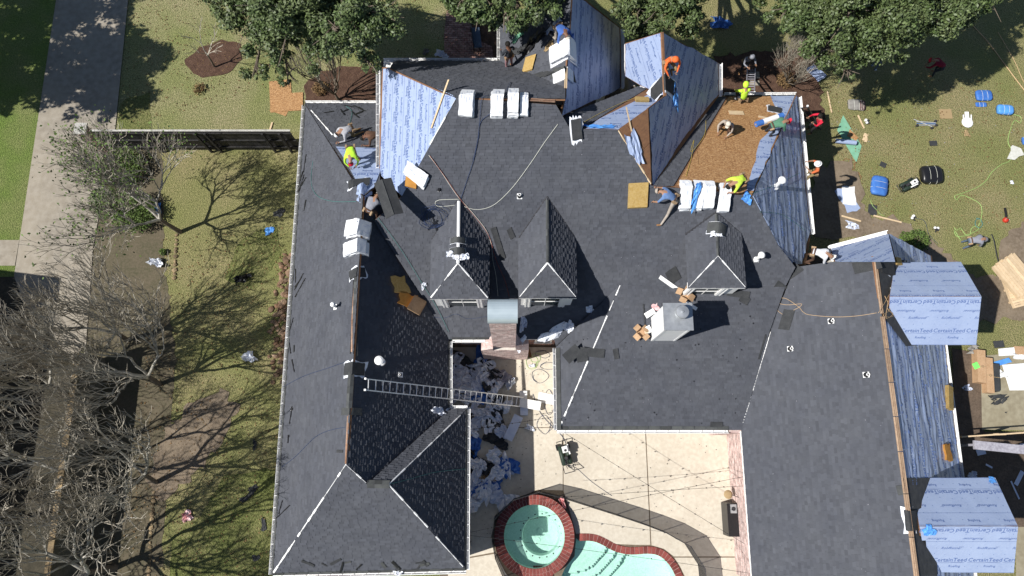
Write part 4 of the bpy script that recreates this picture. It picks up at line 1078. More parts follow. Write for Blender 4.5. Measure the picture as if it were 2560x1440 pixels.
# garden wall on the left
wa, wb = U(199, 880, 2.0), U(126, 1420, 2.0); wb2 = U(100, 1600, 2.0); gw = empty('garden_wall', (wa.x, wa.y, 0), 'tall rendered garden wall with a light weathered top under the bare trees', 'wall')
d = (wb2-wa).normalized(); L = (wb2-wa).length; s = Vector((-d.y, d.x, 0)); s = s if s.x < 0 else -s
mb = MB(); mb.box(Vector((0, 0, -2+2)), d*L, s*.18, (0, 0, 1.93)); 
mat('wall_dark', (.10, .095, .08), (.15, .14, .115), 2, (.05, .05, .04), 12, rough=.95)
mb.build('wall', 'wall_dark', gw)
k = int(L/.4)
for i in range(k): mb = MB(); mb.box(d*(L*i/k)+Vector((0, 0, 1.93))-s*.03, d*(L/k-.008), s*.24, (0, 0, .06+R.uniform(0, .008)), R.random()); mb.build('coping_stone', 'stone', gw)
def rock(mb, c, r, seed, tone, flat=.6):
    rr = random.Random(seed); bm = bmesh.new(); bmesh.ops.create_icosphere(bm, subdivisions=1, radius=1); sx, sy = rr.uniform(.7, 1.3), rr.uniform(.7, 1.2); a = rr.random()*3
    vs = []
    for v in bm.verts:
        q = v.co*(1+rr.uniform(-.18, .18)); x, y = q.x*sx, q.y*sy
        vs.append(Vector(c)+Vector((x*math.cos(a)-y*math.sin(a), x*math.sin(a)+y*math.cos(a), q.z*flat))*r)
    fs = [tuple(v.index for v in f.verts) for f in bm.faces]; bm.free(); mb.add(vs, fs, tone)
def stones(label, pts, step, r, m, name='stone_edging', jit=0, rows=1, seed=0, wide=0):
    P = [U(*p) for p in pts]; root = empty(name, P[0], label, 'edging'); rr = random.Random(seed)
    for i in range(len(P)-1):
        a, b = P[i], P[i+1]; n = int((b-a).length/step)
        for j in range(n):
            for q in range(rows):
                c = a.lerp(b, (j+rr.random()*.3)/n)-P[0]+Vector(((q-(rows-1)/2)*wide+rr.gauss(0, jit), rr.gauss(0, jit), r*.25)); mb = MB(); rock(mb, c, r*rr.uniform(.7, 1.2), rr.random(), rr.random()); mb.build('stone', m, root)
    return root
stones('row of tan stones edging the bed beside the white crumpled bag', [(442, 588), (436, 705)], .2, .12, 'stone', seed=1)
stones('long row of tan stones between the dirt bed and the grass at the bottom', [(386, 1228), (378, 1330), (372, 1450)], .19, .10, 'stone', seed=2)
stones('row of tan stones along the foot of the dark garden wall', [(292, 1228), (282, 1330), (268, 1450)], .19, .10, 'stone', seed=3)
stones('band of rust brown stones along the west eave of the house', [(722, 640), (706, 760), (700, 860), (704, 960)], .17, .13, 'stone_brown', jit=.10, rows=4, wide=.17, seed=4, name='stone_border')
# brick path (pavers) at the front
P = facepoly(G, [(1118, 20), (1182, 20), (1175, 80), (1195, 100), (1230, 118), (1235, 152), (1112, 152), (1110, 90)]); pv = empty('brick_path', (0, 0, 0), kind='structure'); us = [p[0] for p in P]; vs = [p[1] for p in P]
k = 0; v = min(vs)
while v < max(vs):
    u = min(us)-(.11 if k % 2 else 0)
    while u < max(us):
        q = clip_rect(P, u, u+.23, v, v+.115)
        if q:
            if area2(q) < 0: q = q[::-1]
            mb = MB(); c = (sum(a for a, b in q)/len(q), sum(b for a, b in q)/len(q)); h = .068+R.uniform(-.003, .003); t = [Vector((G.at(c[0]+(a-c[0])*.94, c[1]+(b-c[1])*.9, h))) for a, b in q]; tn = R.random()
            mb.face(t, tn)
            for i in range(len(t)): mb.face([t[i], t[i]-Vector((0, 0, .05)), t[(i+1) % len(t)]-Vector((0, 0, .05)), t[(i+1) % len(t)]], tn)
            o = mb.build('brick', 'paver', pv)
        u += .24
    v += .125; k += 1
# right-hand concrete drive, neighbour house out of frame on the left
patch('drive_slab', [(2452, 890), (2560, 880), (2700, 880), (2720, 1060), (2580, 1076), (2455, 1074)], 'drive_old', z=.05)
patch('drive_slab', [(2540, 1318), (2760, 1310), (2790, 1600), (2540, 1600)], 'drive_old', z=.05)
patch('service_yard', [(2380, 870), (2456, 885), (2460, 1080), (2760, 1076), (2780, 1310), (2540, 1318), (2400, 1318)], 'soil', z=.045)
nh = empty('neighbour_house', (-30.5, -8, 0), 'neighbouring house at the far left whose roof shades the yard', 'house')
mb = MB(); mb.box((-5, -14, 0), (9.2, 0, 0), (0, 28, 0), (0, 0, 3.6)); mb.build('wall', 'brick', nh)
x0 = -24.9+30.5; yt = U(150, 692, 0).y-1.15+8
mb = MB(); zr = 6.6
mb.face([(x0, -16, 4.3), (x0, yt, 4.3), (-1, yt, zr), (-1, -16, zr)]); mb.face([(-1, -16, zr), (-1, yt, zr), (-7, yt, 4.3), (-7, -16, 4.3)]); mb.face([(x0, yt, 4.3), (-7, yt, 4.3), (-1, yt, zr)]); mb.face([(x0, -16, 4.3), (-1, -16, zr), (-7, -16, 4.3)]); mb.build('roof', 'shingle', nh)
mb = MB(); mb.box((-6.9, -15.9, 0), (x0+6.8, 0, 0), (0, yt+15.8, 0), (0, 0, 4.25)); mb.build('outer_wall', 'brick', nh)
# timber fence line and lean-to beam at the right
def beam(px0, px1, z, wd, h, m, name, label, cat, hgt=None, parts=True):
    a, b = U(*px0, z), U(*px1, z); root = empty(name, (a.x, a.y, 0), label, cat); d = (b-a); s = Vector((-d.y, d.x, 0)).normalized(); mb = MB()
    mb.box(Vector((0, 0, z-h))-s*wd/2, Vector((d.x, d.y, 0)), s*wd, (0, 0, h)); mb.build('rail', m, root)
    n = max(2, int(d.length/1.8))
    for i in range(n+1):
        mb = MB(); p = Vector((d.x, d.y, 0))*(i/n)*.97; mb.box(p-s*.045, Vector((d.x, d.y, 0)).normalized()*.09, s*.09, (0, 0, z-h-.002)); mb.build('post', m, root)
    return root
mat('weathered_grey', (.30, .29, .33), (.22, .21, .25), 3, (.5, .5, .55), 12, rough=.8)
f2 = beam((2405, 1092), (2740, 1070), 1.5, .06, .08, 'lumber', 'rail_fence', 'thin wooden rail fence between the old drive and the dark service yard', 'fence')
f3 = beam((2436, 1112), (2740, 1142), 2.2, .36, .10, 'weathered_grey', 'arbor_beam', 'grey weathered beam on posts above the dark service yard', 'arbor')
# ------------------------------------------------------------------ pool mesh fence
nm = bpy.data.materials.new('netting'); nm.use_nodes = True; N = nm.node_tree.nodes; L_ = nm.node_tree.links; b_ = N['Principled BSDF']; b_.inputs['Base Color'].default_value = (.02, .02, .02, 1); b_.inputs['Roughness'].default_value = .8; b_.inputs['Alpha'].default_value = .8; MATS['netting'] = nm
NZ = .08
fp = [(1232, 1345), (1238, 1290), (1285, 1246), (1344, 1228), (1398, 1240), (1479, 1266), (1542, 1286), (1601, 1306), (1656, 1327), (1711, 1358), (1745, 1411), (1750, 1460), (1752, 1560)]
fp2 = [(1232, 1345), (1240, 1388), (1262, 1440), (1280, 1500)]
def net(pts, label):
    P = [U(x, y, NZ) for x, y in pts]; root = empty('mesh_fence', P[0], label, 'fence')
    for i, p in enumerate(P):
        q = p-P[0]; mb = MB(); mb.tube([q, q+Vector((0, 0, 1.2))], .018, 6); mb.build('pole', 'dark_metal', root)
        if i < len(P)-1:
            a, b = q, P[i+1]-P[0]; mb = MB(); n = 6; u = Vector((0, 0, 1))
            for k in range(n):
                p0, p1 = a.lerp(b, k/n), a.lerp(b, (k+1)/n); w0 = .03*math.sin(k*2.1+i) if 0 < k else 0; w1 = .03*math.sin((k+1)*2.1+i) if k < n-1 else 0; s = Vector((b.y-a.y, a.x-b.x, 0)).normalized()
                mb.face([p0+u*.03, p1+u*.03, p1+u*.6+s*w1, p0+u*.6+s*w0]); mb.face([p0+u*.6+s*w0, p1+u*.6+s*w1, p1+u*1.17, p0+u*1.17])
            mb.build('netting', 'netting', root)
            mb = MB(); mb.tube([a+u*1.18, b+u*1.18], .013, 4); mb.tube([a+u*.03, b+u*.03], .012, 4); mb.build('hem', 'dark_metal', root)['kind'] = 'stuff'
    return root
net(fp, 'black mesh safety fence curving between the terrace and the pool'); net(fp2, 'short black mesh fence panel on the house side of the spa')
# ------------------------------------------------------------------ string lights
def catenary(a, b, sag, n=24): return [a.lerp(b, i/n)-Vector((0, 0, sag*4*(i/n)*(1-i/n))) for i in range(n+1)]
def strings(p0, p1, z0, z1, label, seed):
    a, b = U(*p0, z0), U(*p1, z1); root = empty('string_lights', a, label, 'string lights', 'string lights over the terrace'); pts = [q-a for q in catenary(a, b, .35)]
    mb = MB(); mb.tube(pts, .007, 4); mb.build('cable', 'black_paint', root)
    for k in range(2, 23, 2):
        mb = MB(); mb.lathe(pts[k], [(.008, 0), (.02, -.03), (.02, -.05), (.028, -.08), (.018, -.115), (0, -.12)], 7); mb.build('bulb', 'dark_metal', root)
strings((1170, 1332), (1858, 1192), 2.9, 2.9, 'string of bulbs from the wing corner to the upper part of the brick wall', 1)
strings((1170, 1338), (1868, 1432), 2.9, 2.9, 'string of bulbs hanging over the spa and pool down to the lower edge', 2)
strings((1345, 1248), (1856, 1215), 2.6, 2.9, 'string of bulbs crossing the mesh fence towards the brick wall', 3)
strings((1400, 1075), (1862, 1360), 2.9, 2.9, 'string of bulbs sloping from the lit eave across the open terrace', 4)
strings((1165, 1075), (1396, 1040), 2.9, 2.9, 'short string of bulbs over the heap of torn wrappers', 5)
# ------------------------------------------------------------------ loose things
mat('wrap_white', (.80, .81, .83), (.68, .71, .78), 5, (.45, .52, .68), 18, rough=.5, f3=.28)
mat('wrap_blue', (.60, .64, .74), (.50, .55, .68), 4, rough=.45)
mat('tarp_blue', (.045, .13, .42), (.06, .18, .50), 5, rough=.45, bump=.3, bscale=16)
mat('tarp_bright', (.10, .32, .72), (.08, .25, .62), 4, rough=.4)
mat('cardboard', (.44, .28, .16), (.36, .22, .12), 4, (.5, .35, .22), 18, rough=.9)
mat('foam_tan', (.40, .27, .09), (.33, .21, .06), 5, (.48, .36, .17), 16, rough=.95, bump=.4, bscale=20)
mat('foam_orange', (.50, .25, .06), (.42, .19, .04), 5, rough=.95)
mat('paper_white', (.80, .80, .78), (.72, .72, .72), 4, rough=.7)
mat('felt_dark', (.038, .04, .043), (.055, .057, .06), 4, (.02, .022, .024), 30, rough=.9)
mat('plastic_black', (.012, .012, .014), rough=.35, spec=.5); mat('plastic_red', (.45, .04, .02), rough=.45); mat('plastic_pink', (.75, .30, .30), (.8, .6, .6), 6, rough=.6)
mat('green_board', (.16, .36, .24), (.20, .42, .29), 4, rough=.8); mat('cord_green', (.35, .55, .18), rough=.6); mat('cord_white', (.55, .56, .50), rough=.6)
mat('cord_teal', (.06, .20, .19), rough=.6); mat('cord_blue', (.025, .045, .11), rough=.6); mat('rope_tan', (.55, .38, .22), rough=.8); mat('cord_yellow', (.5, .38, .08), rough=.6); mat('cord_red', (.30, .07, .04), rough=.6)
mat('aluminium', (.72, .73, .74), rough=.35, metal=.5); mat('green_note', (.2, .9, .15), rough=.6); mat('machine_green', (.02, .035, .025), rough=.5); mat('quilt_grey', (.28, .27, .25), (.20, .19, .18), 5, rough=.9); mat('quilt_brown', (.12, .07, .07), rough=.9)
mat('rug_tan', (.33, .24, .13), rough=.95); mat('ash', (.5, .5, .45), (.6, .6, .56), 8, rough=.95)
def SP(px, py, pls, off=0.0):
    if isinstance(pls, str): pls = [pls]
    return min((PL[n].hit(px, py, off) for n in pls), key=lambda q: q.z)
def sz(x, y, pls): return min(PL[n].z(x, y) for n in ([pls] if isinstance(pls, str) else pls))
def ext(px, py, pls, L, W, rot, fn, nL=8, nW=4, th=.02, label=None, cat=None, name='sheet', m='wrap_white', group=None, jag=.0, seed=1, smooth=False, off=.01, lift=None):
    """a thing laid on the surface under the pixel: outline L x W turned by rot, height profile fn(s,t) in metres above the surface"""
    c = SP(px, py, pls); rr = random.Random(seed); cs, sn = math.cos(rot), math.sin(rot); T, Bt = [], []
    # footprint measured along the surface: shrink steps by the local slope
    for i in range(nL+1):
        for j in range(nW+1):
            s, t = i/nL*2-1, j/nW*2-1; a, b = s*L/2, t*W/2
            if i in (0, nL): a += rr.uniform(-jag, jag)
            if j in (0, nW): b += rr.uniform(-jag, jag)
            x, y = c.x+a*cs-b*sn, c.y+a*sn+b*cs; z = sz(x, y, pls); h = fn(s, t, rr)+off
            T.append((x-c.x, y-c.y, z-c.z+h+th)); Bt.append((x-c.x, y-c.y, z-c.z+max(.003, h)))
    mb = MB(); n = len(T); fs = []; w_ = nW+1
    for i in range(nL):
        for j in range(nW):
            a = i*w_+j; fs.append((a, a+w_, a+w_+1, a+1)); fs.append((n+a, n+a+1, n+a+w_+1, n+a+w_))
    for i in range(nL): a = i*w_; fs.append((a, n+a, n+a+w_, a+w_)); a += nW; fs.append((a, a+w_, n+a+w_, n+a))
    for j in range(nW): a = j; fs.append((a, a+1, n+a+1, n+a)); a = nL*w_+j; fs.append((a, n+a, n+a+1, a+1))
    mb.add(T+Bt, fs); o = mb.build(name, m, smooth=smooth); o.location = c
    return tag(o, label, cat, group)
D90 = math.pi/2
flat_ = lambda s, t, r: 0.0
# ---- shingle bundles draped over ridges
def stack(px, py, pls, L, W, rot, n, labels, group, seed=1, th=.085):
    rr = random.Random(seed)
    for k in range(n):
        dx, dy = rr.uniform(-.05, .05), rr.uniform(-.05, .05); h = k*(th+.008)
        def f(s, t, r, h=h): return h+.02*abs(s)+r.uniform(-.004, .004)
        c = SP(px, py, pls)
        o = ext(px+rr.uniform(-2, 2), py+rr.uniform(-2.5, 2.5), pls, L*rr.uniform(.95, 1.04), W*rr.uniform(.95, 1.03), rot+rr.uniform(-.04, .04), f, 10, 3, th, (['lowest', 'second', 'third', 'topmost'][k if k < n-1 else 3]+' pack of ' if n > 1 else '')+labels, 'shingle bundle', 'shingle_bundle', 'shingle_white', group, .012, seed*10+k)
        # wrapper seam and print on the top pack
        if k == n-1:
            mb = MB(); cs, sn = math.cos(rot), math.sin(rot)
            for q in range(12):
                a, b = rr.uniform(-.42, .42)*L, rr.uniform(-.4, .4)*W; w1, w2 = rr.uniform(.03, .10), rr.uniform(.006, .014); pts = []
                for u, v in ((-w1, -w2), (w1, -w2), (w1, w2), (-w1, w2)):
                    aa, bb = a+u, b+v; x, y = aa*cs-bb*sn, aa*sn+bb*cs; X, Y = o.location.x+x, o.location.y+y; pts.append((x, y, sz(X, Y, pls)-o.location.z+h+.01+th+.02*abs(aa/L*2)+.010))
                mb.face(pts)
            p = mb.build('wrapper_print', 'wrap_blue', o); p['kind'] = 'stuff'
G1 = 'white shingle bundles on the main ridge'
for i, (px, py, L, W, r, n, lb) in enumerate([(1168, 253, .95, .50, D90-.06, 3, 'white shingle stack nearest the printed west slope on the main ridge'),
    (1243, 253, 1.05, .42, D90-.03, 3, 'ragged white shingle stack just west of the hose on the main ridge'),
    (1283, 252, 1.0, .36, D90-.02, 4, 'white shingle stack just east of the hose on the main ridge'),
    (1311, 258, .85, .30, D90, 2, 'short white shingle stack beside the bare battens on the main ridge'),
    ]): stack(px, py, ['S', 'MN'], L, W, r, n, lb, G1, i+1)
G2 = 'white shingle bundles on the ridge below the bare sheathing'
for i, (px, py, n, lb) in enumerate([(1712, 490, 4, 'white stack with a nail gun below the sheathing'), (1743, 488, 3, 'white stack right of the bright blue strip'), (1769, 487, 4, 'third white stack from the man in blue'), (1810, 492, 3, 'white stack under the worker in neon yellow')]):
    stack(px, py, ['S', 'OS'], 1.0, .38, D90-.05*(i == 1), n, lb, G2, i+21)
G3 = 'white shingle bundles on the west wing ridge'
stack(893, 574, ['LW', 'LE'], .95, .62, -.12, 4, 'upper white stack humped over the west wing ridge', G3, 31); stack(889, 620, ['LW', 'LE'], .95, .52, .04, 4, 'lower white stack humped over the west wing ridge', G3, 32)
stack(1408, 132, ['AE', 'AW'], 1.0, .75, 0.05, 4, 'dappled white stack on the wing shaded by oaks', 'white shingle bundles on the gabled wing', 34)
stack(1408, 186, ['AE', 'AW'], .8, .45, 0.02, 1, 'thin white shingle bundle lying below the stack on the shaded wing', 'white shingle bundles on the gabled wing', 35)
stack(1040, 440, ['S'], .85, .42, -.55, 2, 'tilted white stack resting on a tan foam wedge', 'tilted white shingle bundles', 36)
# ---- opened wrappers: dark shingles with torn white edges
def opened(px, py, pls, L, W, rot, label, seed, name='opened_bundle', n=3):
    rr = random.Random(seed); c = SP(px, py, pls); root = empty(name, c, label, 'shingle bundle')
    def mk(L, W, h, m, nm, jag, sd, dx=0, dy=0, th=.02, fn=None):
        o = ext(px, py, pls, L, W, rot, fn or (lambda s, t, r: h), 8, 3, th, None, None, nm, m, None, jag, sd); o.location = (o.location.x-c.x+dx, o.location.y-c.y+dy, o.location.z-c.z); o.parent = root
    mk(L*1.12, W*1.25, .0, 'wrap_white', 'torn_wrapper', .06, seed, fn=lambda s, t, r: .02+abs(r.gauss(0, .02))*(abs(s) > .8 or abs(t) > .8), th=.012)
    for k in range(n): mk(L, W*.94, .05+k*.022, 'felt_dark', 'shingle_piece', .01, seed+k, rr.uniform(-.02, .02), rr.uniform(-.02, .02))
    return root
opened(891, 682, ['LW', 'LE'], .62, .36, .2, 'opened shingle pack with a looping white wrapper on the west ridge above the brown boards', 41)
opened(882, 921, ['LW', 'LE'], .72, .46, 0, 'opened shingle pack with ragged white edges on the west ridge by the ladder top', 42)
opened(898, 458, ['LW', 'LN'], .85, .38, .15, 'opened shingle pack in torn white wrap beside the bent worker in neon yellow', 43)
opened(1146, 630, 'S', .1, .1, 0, 'x', 44) if False else None
opened(1442, 326, 'S', .36, .62, .15, 'dark shingle pack with curled white wrapper at the end of the folded blue sheet', 45)
opened(1668, 212, ['BE', 'BW'], .95, .55, .1, 'dark shingle pack under the kneeling worker in the orange hoodie', 46)
opened(1935, 275, 'OS', .55, .38, -.3, 'half-used shingle pack with brown wrapper on the bare sheathing', 47)
opened(2215, 672, ['RW', 'RR'], .9, .45, .08, 'opened dark shingle pack straddling the upper end of the long east ridge', 48)
opened(2278, 1300, ['RW', 'RR'], .55, .7, .0, 'dark shingles folded over the east ridge beside the lower gable dormer', 49)
# ridge shingles folded over dormer ridges (surface built from dormer planes at their ridge heights)
def ridge_fold(px, py, z, L, W, rot, label, seed, wrap=True):
    c = U(px, py, z); cs, sn = math.cos(rot), math.sin(rot); root = empty('ridge_shingle_pack', c, label, 'shingle bundle'); rr = random.Random(seed)
    for k in range(3):
        mb = MB(); n = 10; h = .04+k*.03; pts = []
        for i in range(n+1):
            s = i/n*2-1; zz = h-(.36*L)*abs(s)**1.6
            for w_ in (-1, 1): a, b = s*L/2*(1-k*.02), w_*W/2*(1-k*.08); pts.append((a*cs-b*sn, a*sn+b*cs, zz))
        mb.add(pts, [(2*i, 2*i+2, 2*i+3, 2*i+1) for i in range(n)], .5); mb.add([(x, y, z-.025) for x, y, z in pts], [(2*i, 2*i+1, 2*i+3, 2*i+2) for i in range(n)], .5)
        mb.build('shingle_piece', 'shingle_cap' if k else 'wrap_white', root)
    if wrap:
        for q in range(3):
            mb = MB(); g = 5; o = Vector((rr.uniform(-.35, .35), -W/2-.04+rr.uniform(-.05, .12), -.02)); s_ = rr.uniform(.1, .18); vs = [(o.x+(i/g-.5)*s_*2+rr.gauss(0, .02), o.y+(j/g-.5)*s_*1.5+rr.gauss(0, .02), o.z+abs(rr.gauss(0, .05))) for i in range(g+1) for j in range(g+1)]
            mb.add(vs, [(i*(g+1)+j, (i+1)*(g+1)+j, (i+1)*(g+1)+j+1, i*(g+1)+j+1) for i in range(g) for j in range(g)]); mb.build('torn_wrapper', 'wrap_white', root)
zd1 = S.hit(1147, 495).z; zd3 = S.hit(1790, 530).z
ridge_fold(1143, 628, zd1+.02, .62, .32, 0, 'folded ridge shingles with torn white paper on the dormer ridge beside the west wing', 1)
ridge_fold(1144, 600, zd1+.02, .6, .25, 0, 'folded ridge shingle above the torn white paper on the western dormer', 2, False)
ridge_fold(1795, 570, zd3+.05, .75, .5, -.2, 'dark shingle pack spilling torn white paper over the low eastern dormer', 3)
def roofcap(px, py, pls, L, W, rot, label, m='shingle_cap'): return ext(px, py, pls, L, W, rot, flat_, 6, 2, .012, label, 'shingle', 'cap_shingle', m, off=.05)
roofcap(874, 1028, ['LW', 'LE'], .75, .26, 0, 'greenish cap shingle laid across the west ridge above the brown slot')
roofcap(1395, 182, ['AW', 'AE'], .5, .38, -.35, 'loose grey cap shingle left of the white ridge boards on the shaded wing'); roofcap(1425, 188, ['AE'], .45, .38, .3, 'loose grey cap shingle right of the white ridge boards on the shaded wing')
roofcap(2262, 1225, ['RW', 'RR'], .45, .32, .1, 'dark folded shingle on the east ridge above the lower gable dormer')
# ---- crumpled paper and wrappers
def crumple(px, py, pls, L, W, rot, label, seed, m='wrap_white', name='torn_wrapper', cat='wrapper', group=None, h=.07, off=.01, n=7):
    c = SP(px, py, pls); rr = random.Random(seed); cs, sn = math.cos(rot), math.sin(rot); vs = []; mb = MB()
    ph = [rr.random()*6.28 for _ in range(6)]
    for i in range(n+1):
        for j in range(n+1):
            s, t = i/n*2-1, j/n*2-1; an = math.atan2(t, s); k = .78+.16*math.sin(an*2+ph[0])+.14*math.sin(an*3+ph[1])+.07*math.sin(an*7+ph[2]); mx_ = max(abs(s), abs(t)); 
            rad = math.hypot(s, t) or 1; f = mx_/rad if rad else 1; a, b = s*L/2*k*(.6+.4*f), t*W/2*k*(.6+.4*f)
            a += rr.gauss(0, L*.012); b += rr.gauss(0, W*.012); x, y = c.x+a*cs-b*sn, c.y+a*sn+b*cs
            z = sz(x, y, pls); hh = off+h*abs(noise.noise(Vector((a*6/max(L, .4)+seed, b*6/max(L, .4), seed*.37))))*2+rr.random()*.012*(h > .02); vs.append((x-c.x, y-c.y, z-c.z+hh))
    w_ = n+1
    for i in range(n):
        for j in range(n):
            a = i*w_+j; mb.add([vs[a], vs[a+w_], vs[a+w_+1]], [(0, 1, 2)]); mb.add([vs[a], vs[a+w_+1], vs[a+1]], [(0, 1, 2)])
    o = mb.build(name, m); o.location = c; return tag(o, label, cat, group)
TG = 'torn shingle wrappers heaped in the shaded courtyard'
rr = random.Random(77)
HEAP = [(rr.uniform(1140, 1290)-(20 if q % 3 else 0), rr.uniform(900, 1265), rr.uniform(.4, .8), rr.uniform(.3, .6), ['wrap_white', 'wrap_blue', 'wrap_white', 'tarp_blue', 'wrap_blue'][q % 5]) for q in range(34)]
for i, (x, y, L, W, m) in enumerate([(1140, 905, .7, .5, 'wrap_blue'), (1150, 940, .9, .7, 'wrap_blue'), (1165, 965, .8, .8, 'wrap_white'), (1185, 955, .7, .6, 'wrap_blue'), (1140, 965, .5, .5, 'wrap_blue'), (1205, 880, .9, .4, 'tarp_blue'), (1200, 915, .5, .4, 'wrap_white'),
    (1225, 925, .9, .6, 'felt_dark'), (1215, 965, 1.0, .45, 'wrap_white'), (1245, 945, .8, .7, 'weathered_grey'), (1135, 995, .5, .4, 'wrap_blue'), (1165, 1000, .6, .3, 'wrap_white'), (1190, 985, .9, .6, 'tarp_blue'), (1200, 1030, .35, .8, 'wrap_white'), (1220, 1055, .5, .9, 'wrap_white'),
    (1195, 1050, .3, .7, 'wrap_blue'), (1255, 1080, .6, .4, 'wrap_blue'), (1180, 1120, .7, .7, 'tarp_blue'), (1235, 1140, .6, .45, 'wrap_white'), (1265, 1165, .9, .3, 'wrap_white'), (1275, 1160, .8, .4, 'tarp_blue'), (1185, 1145, .6, .4, 'felt_dark'), (1180, 1200, .7, .5, 'wrap_blue'), (1185, 1225, .5, .9, 'wrap_white'),
    (1220, 1195, .45, .45, 'rug_tan'), (1215, 1225, .9, .4, 'wrap_white'), (1240, 1235, .6, .6, 'wrap_blue'), (1220, 1215, 1.0, .5, 'tarp_blue'), (1185, 1260, .35, .8, 'wrap_white'), (1210, 1165, .3, .25, 'wrap_white'), (1160, 920, 1.3, .8, 'felt_dark'), (1230, 985, 1.2, .5, 'felt_dark'), (1240, 1035, 1.1, .7, 'felt_dark'), (1205, 1170, 1.1, .6, 'felt_dark'), (1240, 1100, .9, .5, 'felt_dark'), (1170, 1060, .9, .6, 'felt_dark')]+HEAP):
    lb = {'wrap_blue': 'shaded bluish torn wrapper in the courtyard heap', 'wrap_white': 'shaded white torn wrapper in the courtyard heap', 'tarp_blue': 'deep blue plastic scrap in the courtyard heap', 'felt_dark': 'dark scrap of roofing felt in the courtyard heap', 'weathered_grey': 'broad grey sheet in the courtyard heap', 'rug_tan': 'brown crumpled bag in the courtyard heap'}[m]
    lb += (', below the chimney window' if y < 940 else ', around the ladder' if y < 1020 else ', just past the ladder' if y < 1100 else ', midway to the spa' if y < 1185 else ', nearest the spa')+(' against the eave' if x < 1195 else '')
    crumple(x, y, 'G', L*1.5, W*1.5, rr.random()*3, lb, 100+i, m, group=TG, off=.10+rr.random()*.06+(.05 if m[:4] == 'wrap' else 0), h=.16)
